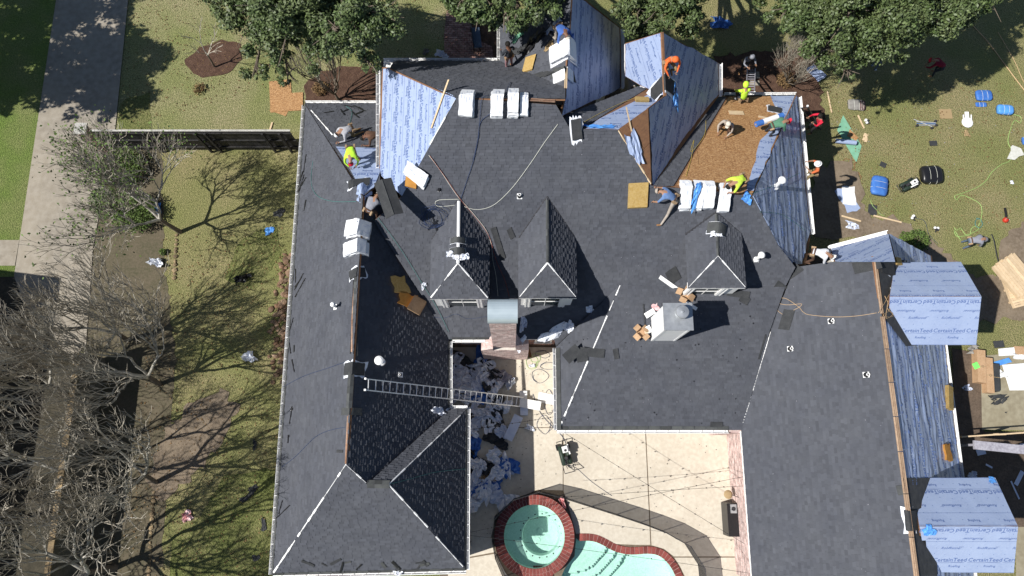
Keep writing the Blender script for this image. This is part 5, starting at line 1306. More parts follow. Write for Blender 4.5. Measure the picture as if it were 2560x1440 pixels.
for i, (x, y, pls, L, W, rot, h, m, lb) in enumerate([
    (1275, 960, 'G', .6, .5, .5, .3, 'wrap_white', 'crumpled white wrapper standing half in sun above the ladder foot'),
    (1308, 810, 'S', .35, .65, .1, .12, 'wrap_blue', 'pale blue crumpled wrapper against the chimney in shade'), (1302, 860, 'S', .3, .75, -.45, .08, 'wrap_white', 'long white torn strip hanging past the chimney eave'),
    (1380, 835, 'S', 1.3, .55, .35, .16, 'wrap_white', 'long heap of torn white wrappers along the eave beside the chimney'), (1420, 818, 'S', .5, .6, .6, .2, 'wrap_white', 'upright clump of white wrapper at the end of the eave heap'),
    (1475, 775, 'S', .35, .4, .3, .15, 'wrap_white', 'white scrap with dark straps on the valley by the capped dormer'),
    (1060, 715, 'S', .3, .25, .4, .15, 'wrap_white', 'small white scrap in the valley below the western dormer'), (1098, 1028, ['LE'], .6, .4, 0, .25, 'wrap_white', 'white wrapper bunched at the wing corner, left of its pair'),
    (1135, 1025, ['LE'], .55, .35, .2, .22, 'wrap_white', 'white wrapper bunched on the eave tip, right of its pair'),
    (1148, 648, 'G', .01, .01, 0, 0, 'wrap_white', None),
    (394, 658, 'G', .8, .55, 0, .3, 'wrap_white', 'white crumpled bag in the bed next to the tan stones'), (625, 893, 'G', .75, .6, .3, .3, 'wrap_white', 'white and black crumpled wrapper on the grass under the bare branches'),
    (397, 522, 'G', .35, .9, .15, .12, 'tarp_bright', 'bright blue scrap caught in the twiggy shrub'), (674, 577, 'G', .5, .5, .3, .05, 'tarp_bright', 'square blue plastic scrap on the lawn west of the house'),
    (699, 533, 'G', .6, .5, 1.2, .06, 'felt_dark', 'dark felt scrap on the lawn above the square blue scrap'), (608, 697, 'G', .9, .5, .1, .18, 'plastic_black', 'black plastic bag flat on the lawn west of the house'),
    (470, 1290, 'G', .6, .5, .4, .15, 'plastic_pink', 'pink and white plastic bag on the grass near the lower left'), (632, 1225, 'G', .6, .4, .5, .06, 'felt_dark', 'dark shingle scrap with a white corner on the lower grass'), (615, 1245, 'G', .6, .3, .6, .04, 'felt_dark', 'slate coloured scrap just below another on the lower grass'),
    (660, 1312, 'G', .3, .6, .1, .04, 'felt_dark', 'bent dark strip on the grass close to the lower west eave'), (638, 1112, 'G', .25, .5, .1, .04, 'felt_dark', 'small upright dark scrap on the grass beside the west eave'), (640, 1395, 'G', .35, .35, 0, .04, 'felt_dark', 'small dark scrap at the lowest strip of the grass'),
    (1800, 60, 'G', 1.5, .7, -.2, .25, 'tarp_blue', 'blue tarpaulin crumpled in the shade behind the second gabled wing'), (1105, 140, 'G', .8, .5, -.3, .25, 'wrap_blue', 'grey bag of rubbish in shade at the front wall near the brick path'), (1065, 132, 'G', .35, .45, 0, .2, 'quilt_grey', 'pale sack in shade left of the grey rubbish bag'),
    (2130, 565, 'G', .9, .4, -.25, .1, 'wrap_blue', 'bluish printed scrap on the dirt above the small wing'), (2165, 452, 'G', .01, .01, 0, 0, 'wrap_white', None), (1330, 915, 'G', .3, .2, .2, .1, 'wrap_white', 'small white scrap among green cord loops on the terrace'),
    (2425, 875, 'G', .7, .5, 0, .35, 'quilt_grey', 'bundle of pale plastic film above the long cardboard boxes'), (1370, 1045+20, 'G', .01, .01, 0, 0, 'wrap_white', None), (1325, 1070, 'G', .6, .25, -.4, .12, 'wrap_white', 'white wrapper with dark lining at the sunny edge of the heap'),
    (1405, 1255, 'G', .3, .55, .5, .2, 'plastic_pink', 'pink and white towel on the rim of the spa'), (1160, 1075+15, 'G', .35, .45, .2, .15, 'plastic_pink', 'pinkish torn bag in the shaded courtyard heap'), (1240, 1122, 'G', .3, .3, .2, .1, 'wrap_blue', 'small pale scrap near the middle of the courtyard heap'),
    (2415, 305, 'G', .01, .01, 0, 0, 'wrap_white', None), (2415, 335, 'G', .3, .45, 0, .08, 'rug_tan', 'brown cloth lying below the white plastic chair'), (2528, 457, 'G', .22, .2, 0, .08, 'wrap_white', 'small white scrap on the lawn near the ash patch'),
    (2480, 990-0, 'G', .01, .01, 0, 0, 'felt_dark', None), (2495, 998, 'G', 1.2, .5, .1, .1, 'felt_dark', 'dark torn shingle sheet with white backing on the old drive'), (2512, 1030, 'G', .25, .12, -.6, .04, 'felt_dark', 'small dark scrap on the old drive below the torn sheet'),
    (2428, 1190, 'G', .5, .45, .2, .2, 'wrap_blue', 'pale blue rounded plastic in the dark service yard'), (2415, 970, 'G', .55, .3, .3, .1, 'wrap_blue', 'bluish plastic scrap in shade beside the cardboard boxes'), (1855, 690, 'G', .01, .01, 0, 0, 'felt_dark', None),
    (1618, 218, ['SF'], .6, .35, -.2, .15, 'wrap_white', 'white torn paper heaped in the valley left of the orange hoodie'), (1410, 275, ['S', 'SF'], .8, .5, -.8, .25, 'plastic_black', 'crumpled black plastic in the valley where the shaded wing meets the main ridge'),
    (1335, 105, 'AW', 1.1, .7, .4, .2, 'plastic_black', 'black plastic sheet crumpled on the shaded wing'), (1296, 92, 'AW', .6, .4, .2, .15, 'green_board', 'green cloth scrap on the shaded wing by the standing worker'), (1385, 70, 'AW', .7, .5, .8, .2, 'wrap_blue', 'grey torn wrapper above the kneeling worker in royal blue'), (1372, 118, 'AW', .5, .3, .4, .12, 'rug_tan', 'brown paper scrap left of the dappled white stack'), (1300, 128, 'AW', .7, .5, -.3, .12, 'felt_dark', 'dark felt scrap beside the dappled foam block'), (1425, 95, 'AE', .4, .5, .1, .2, 'tarp_blue', 'deep blue bag at the ridge beside the kneeling worker'), (1350, 190, 'AW', 1.0, .35, -.2, .08, 'felt_dark', 'long dark felt strip below the dappled foam block'),
    (995, 1432, 'SH', .5, .22, 0, .1, 'wrap_white', 'white scrap hanging over the lowest eave of the west wing'), (1866, 497, ['S', 'RE'], .5, .35, -.5, .1, 'tarp_bright', 'bright blue corner of underlayment curled at the peak beside the pale box'),
    (1350, 1260+0, 'G', .01, .01, 0, 0, 'felt_dark', None), (945, 300, 'LN', .01, .01, 0, 0, 'felt_dark', None)]):
    if lb: crumple(x, y, pls, L, W, rot, lb, 200+i, m, h=h, off=.10 if (pls == 'G' and 1120 < x < 1420 and y > 868) else .02)
# ---- flat rigid sheets
def board(px, py, pls, L, W, rot, label, m, name='board', cat='board', th=.018, off=.01, group=None, jag=0, seed=1): return ext(px, py, pls, L, W, rot, flat_, 3 if jag else 1, 3 if jag else 1, th, label, cat, name, m, group, jag, seed, off=off)
board(702, 240, 'G', 1.1, 1.75, .12, 'large bare plywood sheet leaning lower on the front lawn', 'osb', 'plywood_sheet', 'plywood'); board(722, 256, 'G', 1.45, 1.0, .06, 'plywood sheet with a dark cut line overlapping the larger one on the front lawn', 'osb', 'plywood_sheet', 'plywood', off=.03); board(700, 272, 'G', .9, .55, -.35, 'small plywood offcut under the two larger sheets on the front lawn', 'osb', 'plywood_sheet', 'plywood', off=.0)
board(678, 318, 'G', .08, .5, -.2, 'short plank end standing at the black board fence', 'lumber', 'plank', 'plank', .05)
board(1670, 505, 'S', .01, .01, 0, 'x', 'lumber') if False else None
board(1594, 491, 'S', .74, .76, .04, 'square tan foam block on the dark slope beside the man in blue', 'foam_tan', 'foam_block', 'foam block', .12)
board(1604, 251, 'SF', .52, .28, -.05, 'small tan foam block on the folded blue underlayment strip', 'foam_tan', 'foam_block', 'foam block', .14)
board(1322, 162, 'AW', .42, .62, -.25, 'dappled tan foam block on the shaded wing near the plaid trousers', 'foam_tan', 'foam_block', 'foam block', .12)
board(1028, 458, 'S', .42, .3, -.2, 'tan foam wedge peeping out under the tilted white bundle', 'foam_orange', 'foam_block', 'foam block', .08)
board(1002, 713, 'LE', .5, .65, .3, 'tan foam block high on the shaded inner slope', 'foam_tan', 'foam_block', 'foam block', .12, jag=.05); board(1022, 752, 'LE', .6, .55, -.1, 'round-edged orange foam block on the shaded inner slope', 'foam_orange', 'foam_block', 'foam block', .12, jag=.08); board(1044, 765, 'LE', .45, .65, -.4, 'square orange cardboard box below the orange foam block', 'cardboard', 'cardboard_box', 'box', .2, off=.06)
board(1444, 845, 'S', .42, .62, -.55, 'tan foam block at the end of the white wrapper heap', 'foam_tan', 'foam_block', 'foam block', .12)
board(2243, 655, 'RX', .35, .3, .1, 'small tan foam block on the little wing beside the upper gable dormer', 'foam_tan', 'foam_block', 'foam block', .14); board(2368, 995, 'RR', .34, .95, -.25, 'tan foam block on the wrinkled east slope near the eave', 'foam_tan', 'foam_block', 'foam block', .26); board(2366, 1131, 'RR', .42, .62, .05, 'shaggy yellow foam block on the wrinkled east slope', 'foam_orange', 'foam_block', 'foam block', .14, jag=.05)
board(1686, 720, 'S', 1.5, .13, -.52, 'long white trim board lying past the white chimney chase', 'white_paint', 'trim_board', 'board', .03, off=.05); board(1728, 765, 'MS', .5, .13, -.55, 'end of a white trim board behind the chimney chase', 'white_paint', 'trim_board', 'board', .03, off=.03); board(1624, 784, 'MS', .42, .22, .55, 'short white board left of the chimney chase', 'white_paint', 'trim_board', 'board', .03, off=.05); board(1638, 768, 'MS', .25, .25, .3, 'pinkish scrap tucked beside the chimney chase', 'plastic_pink', 'scrap', 'scrap', .02, jag=.04)
board(1100, 262, ['MW'], .07, 1.7, -.40, 'long pale plank lying down the printed west slope', 'lumber', 'plank', 'plank', .06, off=.02)
board(1572, 300, 'BR', .05, .8, .3, 'thin pale stick across the brown plywood triangle', 'lumber', 'plank', 'plank', .04, off=.03); board(1880, 262, 'OS', .01, .01, 0, 'x', 'lumber') if False else None
board(1840, 283, 'OS', .65, .26, 0, 'pale scrap of sheathing board beside the kneeling neon green hoodie', 'lumber', 'plank', 'plank', .02, off=.03); board(1905, 295, 'OS', .35, .09, -.3, 'short new lumber block by the half-used pack', 'lumber', 'plank', 'plank', .08, off=.02)
board(1590, 365, 'S', .7, .8, -.6, 'x', 'underlay') if False else None
crumple(1587, 372, ['S', 'BR'], .55, 1.5, .52, 'torn printed flap of blue underlayment along the plywood triangle', 260, 'underlay', 'underlayment_flap', 'underlayment', h=.1, off=.04)
crumple(1500, 318, ['S', 'SF'], 1.3, .3, .05, 'bright blue folded edge of underlayment at the low ridge', 261, 'tarp_bright', 'underlayment_flap', 'underlayment', h=.08, off=.03)
crumple(1688, 245, ['BE'], .3, 1.2, .12, 'bright blue strip of plastic hanging on the second gabled wing', 262, 'tarp_bright', 'plastic_strip', 'plastic strip', h=.1, off=.06)
crumple(1735, 495, ['S', 'OS'], .3, 1.1, -.22, 'bright blue strip of plastic between the first two stacks', 263, 'tarp_bright', 'plastic_strip', 'plastic strip', h=.1, off=.33)
crumple(2320, 1327, ['D4S', 'D4N'], .5, .5, .6, 'bright blue turned-up corner on the lower gable dormer', 264, 'tarp_bright', 'underlayment_flap', 'underlayment', h=.06, off=.03)
crumple(2478, 1200, ['D4N'], .35, .25, 0, 'small bright blue corner at the tip of the lower gable dormer', 265, 'tarp_bright', 'underlayment_flap', 'underlayment', h=.04, off=.03)
crumple(905, 480, ['LW', 'LE'], .8, .7, .8, 'printed patch of underlayment at the west wing peak beside the grey shirt', 266, 'underlay', 'underlayment_flap', 'underlayment', h=.02, off=.02)
board(1194, 105, 'G', .38, 1.25, .1, 'dark bench with slate blue seat in the leaf litter by the brick path', 'plastic_black', 'x', 'x') if False else None
o = sheet('LN', [(840, 368), (945, 372), (950, 432), (935, 470), (908, 485), (862, 400)], house, seed=12, amp=.004, v0=.35, off=.035)
board(1308, 992, 'G', .35, .5, 0, 'small white shingle box at the foot of the ladder, upper one', 'paper_white', 'white_box', 'box', .14, off=.1); board(1325, 1012, 'G', .95, .4, -.18, 'long white box at the foot of the ladder', 'paper_white', 'white_box', 'box', .16, off=.22); board(1310, 1025, 'G', .35, .5, 0, 'white box half in shade under the long white box', 'wrap_blue', 'white_box', 'box', .12, off=.1)
board(1368, 997, 'G', .85, .45, -.2, 'flat white board on the terrace right of the ladder foot', 'paper_white', 'white_board', 'board', .02, off=.1); board(1283, 1070, 'G', .42, 1.15, -.45, 'long printed white shingle carton lying across the courtyard heap', 'wrap_blue', 'white_carton', 'box', .16, off=.3)
board(1321, 875, 'G', .12, .75, .25, 'brown plank leaning by the base of the brick chimney', 'old_wood', 'plank', 'plank', .1, off=.1)
# ------------------------------------------------------------------ ropes, hoses and cords lying over roofs and lawn
def smooth_path(P, step=.08):
    out = []
    for i in range(len(P)-1):
        p0, p1, p2, p3 = P[max(i-1, 0)], P[i], P[i+1], P[min(i+2, len(P)-1)]; k = max(2, int((p2-p1).length/.12))
        for j in range(k):
            t = j/k; out.append(.5*((2*p1)+(p2-p0)*t+(2*p0-5*p1+4*p2-p3)*t*t+(3*p1-p0-3*p2+p3)*t**3))
    out.append(P[-1]); return out
def cord(pts, pls, r, m, label, cat='cord', name='cord', off=.03, group=None):
    P = [SP(x, y, pls if len(q) == 0 else q[0], off) for x, y, *q in pts]; o = P[0]; Q = smooth_path([p-o for p in P]); mb = MB(); mb.tube(Q, r, 5); ob = mb.build(name, m, smooth=True); ob.location = o; return tag(ob, label, cat, group)
RS = ['S', 'MN']
cord([(1277, 205, 'MN'), (1268, 225, 'MN'), (1262, 262), (1205, 300), (1196, 345), (1184, 400), (1166, 455), (1152, 497)], 'S', .010, 'cord_blue', 'dark blue air hose running down from the main ridge to the west dormer', 'hose', 'air_hose', .04)
cord([(1222, 238, RS), (1205, 245, RS), (1200, 290), (1194, 350), (1182, 400)], 'S', .008, 'cord_blue', 'second dark hose beside the air hose near the ridge stacks', 'hose', 'air_hose', .05)
cord([(1395, 310), (1362, 355), (1325, 410), (1280, 470), (1235, 512), (1195, 524), (1165, 518), (1150, 512), (1120, 515), (1095, 516), (1088, 508), (1098, 500), (1150, 498)], 'S', .011, 'cord_white', 'pale air hose curving from the main ridge end to the west dormer peak', 'hose', 'air_hose')
cord([(1072, 388), (1100, 425), (1140, 485), (1180, 530), (1215, 575), (1228, 610), (1232, 650), (1240, 690), (1245, 740)], 'S', .010, 'cord_white', 'thin pale cord dropping between the two dormers', off=.05)
cord([(1075, 390), (1118, 450), (1150, 497), (1190, 545), (1222, 590), (1240, 650), (1262, 700), (1273, 742)], 'S', .008, 'cord_red', 'thin reddish cord running from the west hip to the gap between the dormers', off=.06)
cord([(930, 545), (975, 605), (1030, 685), (1075, 750), (1105, 805), (1128, 850)], ['S', 'LE'], .009, 'cord_teal', 'teal rope along the valley down to the courtyard corner', 'rope', 'rope', off=.06)
cord([(945, 545), (1000, 620), (1050, 700), (1090, 765), (1122, 830)], ['S'], .009, 'cord_teal', 'second teal rope just above the valley rope', 'rope', 'rope', off=.06)
cord([(782, 402), (778, 455), (792, 488), (830, 503), (890, 504)], 'LW', .009, 'cord_teal', 'teal rope looping over the west slope towards the grey shirt', 'rope', 'rope')
cord([(706, 968), (760, 940), (820, 920), (862, 905)], 'LW', .008, 'cord_blue', 'blue cord rising from the west eave to the opened pack', 'cord'); cord([(704, 1168), (740, 1140), (785, 1095), (820, 1077), (862, 1068)], 'LW', .008, 'cord_blue', 'lower blue cord curving across the west slope')
cord([(975, 1210), (1030, 1196), (1090, 1180), (1165, 1172)], 'BE2', .009, 'cord_teal', 'teal rope crossing the dark corner slope to the eave', 'rope', 'rope')
cord([(865, 265), (880, 280), (875, 310), (885, 330)], 'LN', .010, 'cord_teal', 'short dark hose on the front corner slope', 'hose', 'air_hose')
cord([(1075, 790), (1110, 795), (1140, 785), (1170, 797), (1222, 790)], 'S', .006, 'cord_blue', 'thin cord below the western dormer window')
cord([(1866, 488), (1920, 470), (1960, 452), (2000, 432)], ['RE'], .010, 'cord_teal', 'green rope tied across the wrinkled slope to the worker in orange', 'rope', 'rope', .12)
cord([(1900, 530), (1950, 535), (1985, 555), (2015, 578)], ['RE'], .009, 'cord_teal', 'lower green rope sagging across the wrinkled slope', 'rope', 'rope', .12)
cord([(1600, 240, 'SF'), (1560, 255, 'SF'), (1510, 278, 'SF'), (1460, 305, 'SF')], 'SF', .008, 'cord_yellow', 'yellow cord in the valley beside the shaded wing')
cord([(1765, 300), (1760, 340), (1728, 380), (1735, 350), (1728, 395), (1715, 440)], ['OS'], .009, 'cord_yellow', 'yellow cord running down the dark valley beside the bare sheathing', off=.04)
cord([(1920, 752), (1965, 762), (2005, 760), (1985, 775), (1955, 785), (1940, 770), (1925, 755), (1960, 745), (2000, 770), (2015, 785), (2080, 792), (2140, 790), (2192, 782)], 'RW', .008, 'rope_tan', 'tan rope looping across the top of the east wing to its ridge', 'rope', 'rope')
cord([(2196, 782), (2210, 760), (2225, 735), (2218, 770), (2232, 785), (2215, 795), (2222, 760), (2240, 780), (2228, 792), (2208, 788), (2225, 772), (2212, 740)], 'RR', .009, 'rope_tan', 'coil of orange rope on the east ridge beside the upper gable dormer', 'rope', 'rope', .06)
for k in range(4):
    rr = random.Random(60+k); cx_, cy_ = 1085+rr.uniform(-8, 8), 545+rr.uniform(-8, 8)
    cord([(cx_+rr.uniform(18, 42)*math.cos(a*.9+k), cy_+rr.uniform(14, 30)*math.sin(a*.9+k)) for a in range(11)], 'S', .008, 'cord_blue', 'tangled dark hose heaped left of the western dormer peak', 'hose', 'air_hose', .04+.03*k, 'tangled hoses beside the western dormer')
GC = 'green'
cord([(2528, 285), (2552, 292), (2550, 308), (2538, 300), (2528, 318), (2520, 355), (2535, 385), (2520, 405), (2505, 410), (2480, 430), (2470, 445), (2462, 455), (2440, 470), (2400, 485), (2386, 490), (2392, 500), (2402, 488), (2425, 495), (2450, 510), (2455, 530), (2452, 550), (2446, 565)], 'G', .012, 'cord_green', 'long pale green extension cord snaking over the side lawn')
cord([(2385, 568), (2392, 576), (2402, 570), (2412, 585), (2425, 588), (2428, 572), (2440, 565), (2447, 572), (2435, 580), (2410, 590), (2390, 590), (2386, 575), (2398, 595), (2402, 600)], 'G', .012, 'cord_green', 'looped green cord beside the bending worker in grey')
cord([(2440, 545), (2452, 550), (2456, 562), (2448, 570), (2438, 562), (2440, 550), (2450, 545)], 'G', .016, 'cord_teal', 'small dark hose coil on the side lawn', 'hose', 'air_hose')
cord([(2176, 500), (2182, 515), (2192, 525), (2200, 535), (2212, 540)], 'G', .009, 'cord_green', 'short green cord trailing below the blue tarpaulin bundle')
cord([(2290, 546), (2308, 550), (2315, 560), (2322, 585), (2345, 610)], 'G', .008, 'cord_blue', 'thin dark cord leaving the nail gun on the dirt path')
for k, (x, y) in enumerate(((2125, 410), (2140, 440), (2120, 530))):
    rr = random.Random(80+k); cord([(x+rr.uniform(8, 20)*math.cos(a*.8), y+rr.uniform(8, 18)*math.sin(a*.8)) for a in range(9)], 'G', .009, 'cord_red', 'dark cord loops on the bare earth by the east eave', 'cord', 'cord', .02, 'cord loops on the bare earth')
for k, (x, y, rx, ry, m) in enumerate(((1330, 905, 14, 20, 'cord_green'), (1340, 895, 12, 14, 'cord_green'), (1350, 940, 20, 16, 'cord_blue'), (1375, 915, 22, 10, 'cord_blue'), (1355, 885, 18, 10, 'cord_blue'), (1372, 1010, 12, 36, 'cord_blue'), (1360, 1060, 20, 24, 'cord_blue'))):
    rr = random.Random(90+k); cord([(x+rx*rr.uniform(.7, 1.2)*math.cos(a*.85+k), y+ry*rr.uniform(.7, 1.2)*math.sin(a*.85+k)) for a in range(10)], 'G', .009, m, ['bright green cord loops at the chimney base', 'dark cords looped on the sunny terrace'][m == 'cord_blue'], 'cord', 'cord', .10, 'cords looped on the terrace')
cord([(1332, 985), (1350, 1030), (1375, 1060), (1405, 1090), (1415, 1110)], 'G', .012, 'cord_blue', 'dark hose from the ladder foot to the compressor', 'hose', 'air_hose', .1)
cord([(1415, 1160), (1440, 1170), (1480, 1205), (1530, 1240)], 'G', .007, 'cord_blue', 'thin cord from the compressor to the mesh fence', 'cord', 'cord', .1)
a = U(2420, 52, .02); 
cord([(2421, 52), (2470, 105), (2510, 158), (2545, 205), (2600, 275)], 'G', .02, 'rope_tan', 'pale strap lying diagonally across the upper corner of the side lawn', 'strap', 'strap'); cord([(2495, 80), (2535, 150), (2560, 205), (2590, 240)], 'G', .012, 'rope_tan', 'second thinner pale strap near the upper corner of the lawn', 'strap', 'strap')
# ------------------------------------------------------------------ roof vents and pipes
def pipe(px, py, pl, h, label, r=.055, m='white_paint', cap=True, flash=.2, elbow=None, group=None):
    c = SP(px, py, pl); p = PL[pl]; root = empty('vent_pipe', c, label, 'vent pipe', group); mb = MB(); f = flash/2
    mb.box(p.u*-f+p.v*-f*1.1+p.n*.03, p.u*f*2, p.v*f*2.2, p.n*.008); mb.build('flashing', 'white_paint' if flash else m, root)
    mb = MB(); mb.lathe((0, 0, 0), [(r*1.8, -.02), (r*1.7, .05), (r*1.1, .10)], 14); mb.build('boot', 'plastic_black' if not cap else m, root)
    mb = MB(); mb.lathe((0, 0, 0), [(r, 0), (r, h), (r*.75, h), (r*.7, h-.1)], 14); mb.build('pipe', m, root)
    if cap: mb = MB(); mb.lathe((0, 0, h), [(r*1.1, -.06), (r*1.9, -.03), (r*1.9, .02), (r*1.2, .07), (0, .09)], 16); mb.build('cap', m, root)
pipe(1938, 468, 'RE', .75, 'tall white capped vent pipe on the wrinkled blue slope', .08); pipe(1891, 648, 'S', .6, 'tall white capped vent pipe between the low dormer and the blue slope', .07)
pipe(840, 768, 'LW', .5, 'tall thin vent pipe on the west slope', .05); pipe(953, 905, 'LE', .45, 'white capped vent pipe on the shaded inner slope', .09); pipe(1000, 937, 'LE', .12, 'small vent stub near the ladder on the shaded inner slope', .04, cap=False, flash=.2)
pipe(1299, 490, 'S', .16, 'short vent pipe in black boot above the two dormers', .055, cap=False); pipe(1098, 475, 'S', .05, 'tiny white vent stub below the printed west slope', .04, cap=False, flash=.1)
pipe(1976, 872, 'RW', .16, 'short pipe vent on the east wing, nearest the valley', .06, cap=False); pipe(2078, 803, 'RW', .16, 'short pipe vent on the east wing, nearest the tan rope', .06, cap=False); pipe(2166, 937, 'RW', .16, 'short pipe vent on the east wing, nearest the ridge battens', .06, cap=False)
pipe(731, 1023, 'LW', .10, 'small white vent stub by the west eave', .04, cap=False, flash=.12)
# ------------------------------------------------------------------ loose shingle pieces
def piece(px, py, pl, L, W, rot, label, m='felt_dark', group=None, off=.04, name='loose_shingle'): return ext(px, py, pl, L, W, rot, lambda s, t, r: .01*abs(s), 3, 1, .008, label, 'shingle', name, m, group, .01, int(px), off=off)
rr = random.Random(5)
for i in range(13): piece(760+rr.random()*370, 1398+rr.random()*22, 'SH', rr.uniform(.2, .5), rr.uniform(.05, .12), rr.random()*3, 'loose shingle strip caught along the lowest eave of the west wing', rr.choice(['felt_dark', 'shingle_cap', 'plastic_black']), 'loose shingle strips along the lowest eave')
for i in range(16): y = 380+rr.random()*900; piece(762-(y-260)*.0714+rr.uniform(4, 26)-4, y, 'LW', rr.uniform(.3, .9), rr.uniform(.03, .06), 1.2+rr.gauss(0, .35), 'thin dark shingle strip lying by the west eave', 'plastic_black', 'thin strips along the west eave')
for i in range(9): piece(785+rr.random()*150, 266+rr.random()*22, 'LN', rr.uniform(.3, .6), .05, rr.gauss(0, .5), 'dark shingle strip near the front corner eave', 'plastic_black', 'strips near the front corner eave')
for i in range(5): piece(1080+rr.random()*50, 540+rr.random()*50, 'S', .5, .06, rr.random()*3, 'dark strip among the tangled hoses by the western dormer', 'plastic_black', 'strips among the tangled hoses')
for x, y, L, W, r, lb in ((1480, 882, 1.0, .35, -.1, 'long dark shingle strip lying over the hip beside the tan foam block'), (1430, 885, .7, .45, .7, 'curled dark felt on the middle roof corner near the courtyard'), (1455, 895, .45, .3, .2, 'folded dark shingle at the middle roof corner'), (1540, 885, .2, .4, .2, 'small dark strip right of the hip line below the chimney shadow'), (1960, 690, 1.1, .5, .6, 'large dark shingle sheet in the valley beside the white hoodie'), (1945, 725, .45, .5, -.5, 'dark folded felt piece below the large valley sheet'),
    (1845, 735, .9, .28, -.15, 'greenish shingle strip under the low dormer eave'), (1860, 750, .4, .3, -.5, 'dark shingle with brown cardboard under the low dormer'), (1965, 800, .35, .8, -.3, 'brown grey shingle bunch below the tan rope'), (1890, 835, .02, .02, 0, None), (1905, 868, .06, 1.0, -.28, 'black strip along the valley joining the east wing'), (2165, 665, .75, .45, .1, 'dark cap shingles near the top of the east wing'),
    (1790, 1062, .5, .2, 0, 'dark strips on the terrace eave near the brick wall'), (1885, 1380, .25, .7, -.1, 'dark bundle of strips at the lower west eave of the east wing'), (735, 872, .08, .3, .05, 'small black strip on the west slope beside the vent stub'), (850, 1128, .3, .1, 0, 'row of little dark offcuts by the lower west ridge'), (1682, 690, .45, .5, .6, 'scuffed dark shingle scraps above the white trim board'), (1610, 790, .04, .9, .08, 'straight dark chalked strip left of the chimney chase'),
    (1245, 610, .22, 1.1, .35, 'greenish strip lying in the valley between the dormers'), (1277, 585, .2, .35, .5, 'small dark flashing piece left of the capped dormer')):
    if lb: piece(x, y, 'MS' if (y > 712 and x > 1400 and x < 1930) else ('RW' if x > 1950 else ('LW' if x < 900 else 'S')), L, W, r, lb)
rr = random.Random(6)
for i in range(70):
    x, y = rr.uniform(1420, 1900), rr.uniform(730, 1060)
    mb = MB()
    break
def specks(name, pl, poly, n, m, seed, s=(.008, .025), parent=None, label=None):
    r_ = random.Random(seed); P = facepoly(PL[pl], poly); us = [p[0] for p in P]; vs = [p[1] for p in P]; mb = MB(); k = 0
    while k < n:
        u, v = r_.uniform(min(us), max(us)), r_.uniform(min(vs), max(vs))
        if inside((u, v), P):
            k += 1; a = r_.random()*3; q = r_.uniform(*s); c = PL[pl].at(u, v, .03); w_ = q*r_.uniform(.4, 1); A = (PL[pl].u*math.cos(a)+PL[pl].v*math.sin(a))*q; B = (PL[pl].v*math.cos(a)-PL[pl].u*math.sin(a))*w_
            mb.box(c-A-B, A*2, B*2, PL[pl].n*.01, r_.random())
    o = mb.build(name, m); o['kind'] = 'stuff'; return o
specks('debris', 'MS', [(1420, 735), (1900, 735), (1840, 1060), (1420, 1060)], 70, 'weathered_grey', 1, (.005, .012)); specks('debris', 'RW', [(1960, 700), (2190, 700), (2270, 1430), (1890, 1430)], 35, 'weathered_grey', 2, (.005, .012)); specks('debris', 'S', [(1240, 300), (1540, 350), (1750, 650), (1560, 700)], 20, 'weathered_grey', 3, (.005, .012))
specks('debris', 'MS', [(1400, 850), (1900, 735), (1840, 1060), (1400, 1060)], 60, 'plastic_black', 4, (.01, .03))
for k, (q, n) in enumerate((([(1300, 900), (1390, 880), (1390, 1200), (1330, 1200)], 60), ([(1400, 1085), (1830, 1085), (1840, 1400), (1600, 1300)], 60), ([(1120, 900), (1320, 900), (1320, 1250), (1180, 1380)], 200))):
    PL['T'] = Plane((0, 0, .055), (0, 0, 1)); specks('debris', 'T', q, n, 'felt_dark', 10+k, (.008, .022))
specks('litter', 'G', [(2060, 200), (2560, 250), (2560, 640), (2100, 560)], 90, 'weathered_grey', 20, (.008, .018)); specks('fallen_leaves', 'G', [(320, 0), (1250, 0), (1250, 150), (760, 200), (300, 320)], 1500, 'leaf_dry', 21, (.012, .03)); specks('fallen_leaves', 'G', [(400, 600), (720, 560), (690, 1440), (300, 1440)], 1600, 'leaf_dry', 22, (.012, .03)); specks('fallen_leaves', 'G', [(2060, 200), (2560, 200), (2560, 600), (2100, 560)], 1200, 'leaf_dry', 23, (.012, .03))
# long folded dark sheet carried by the worker on the west wing peak
def dark_sheet():
    a, b = U(955, 448, 7.9), U(985, 536, 8.05); root = empty('roofing_sheet', a, 'long folded black roofing sheet held up by the worker in grey', 'roofing sheet'); d = b-a; s = Vector((d.y, -d.x, 0)).normalized()*.34; mb = MB()
    for q in (-1, 1):
        for th in (0, -.02): mb.face([Vector((0, 0, th)), d+Vector((0, 0, th)), d+s*q+Vector((0, 0, -.16+th)), s*q+Vector((0, 0, -.12+th))])
    mb.build('sheet', 'felt_dark', root); mb = MB(); mb.tube([Vector((0, 0, .008)), d+Vector((0, 0, .008))], .012, 4); mb.build('seam', 'shingle_cap', root)
dark_sheet()
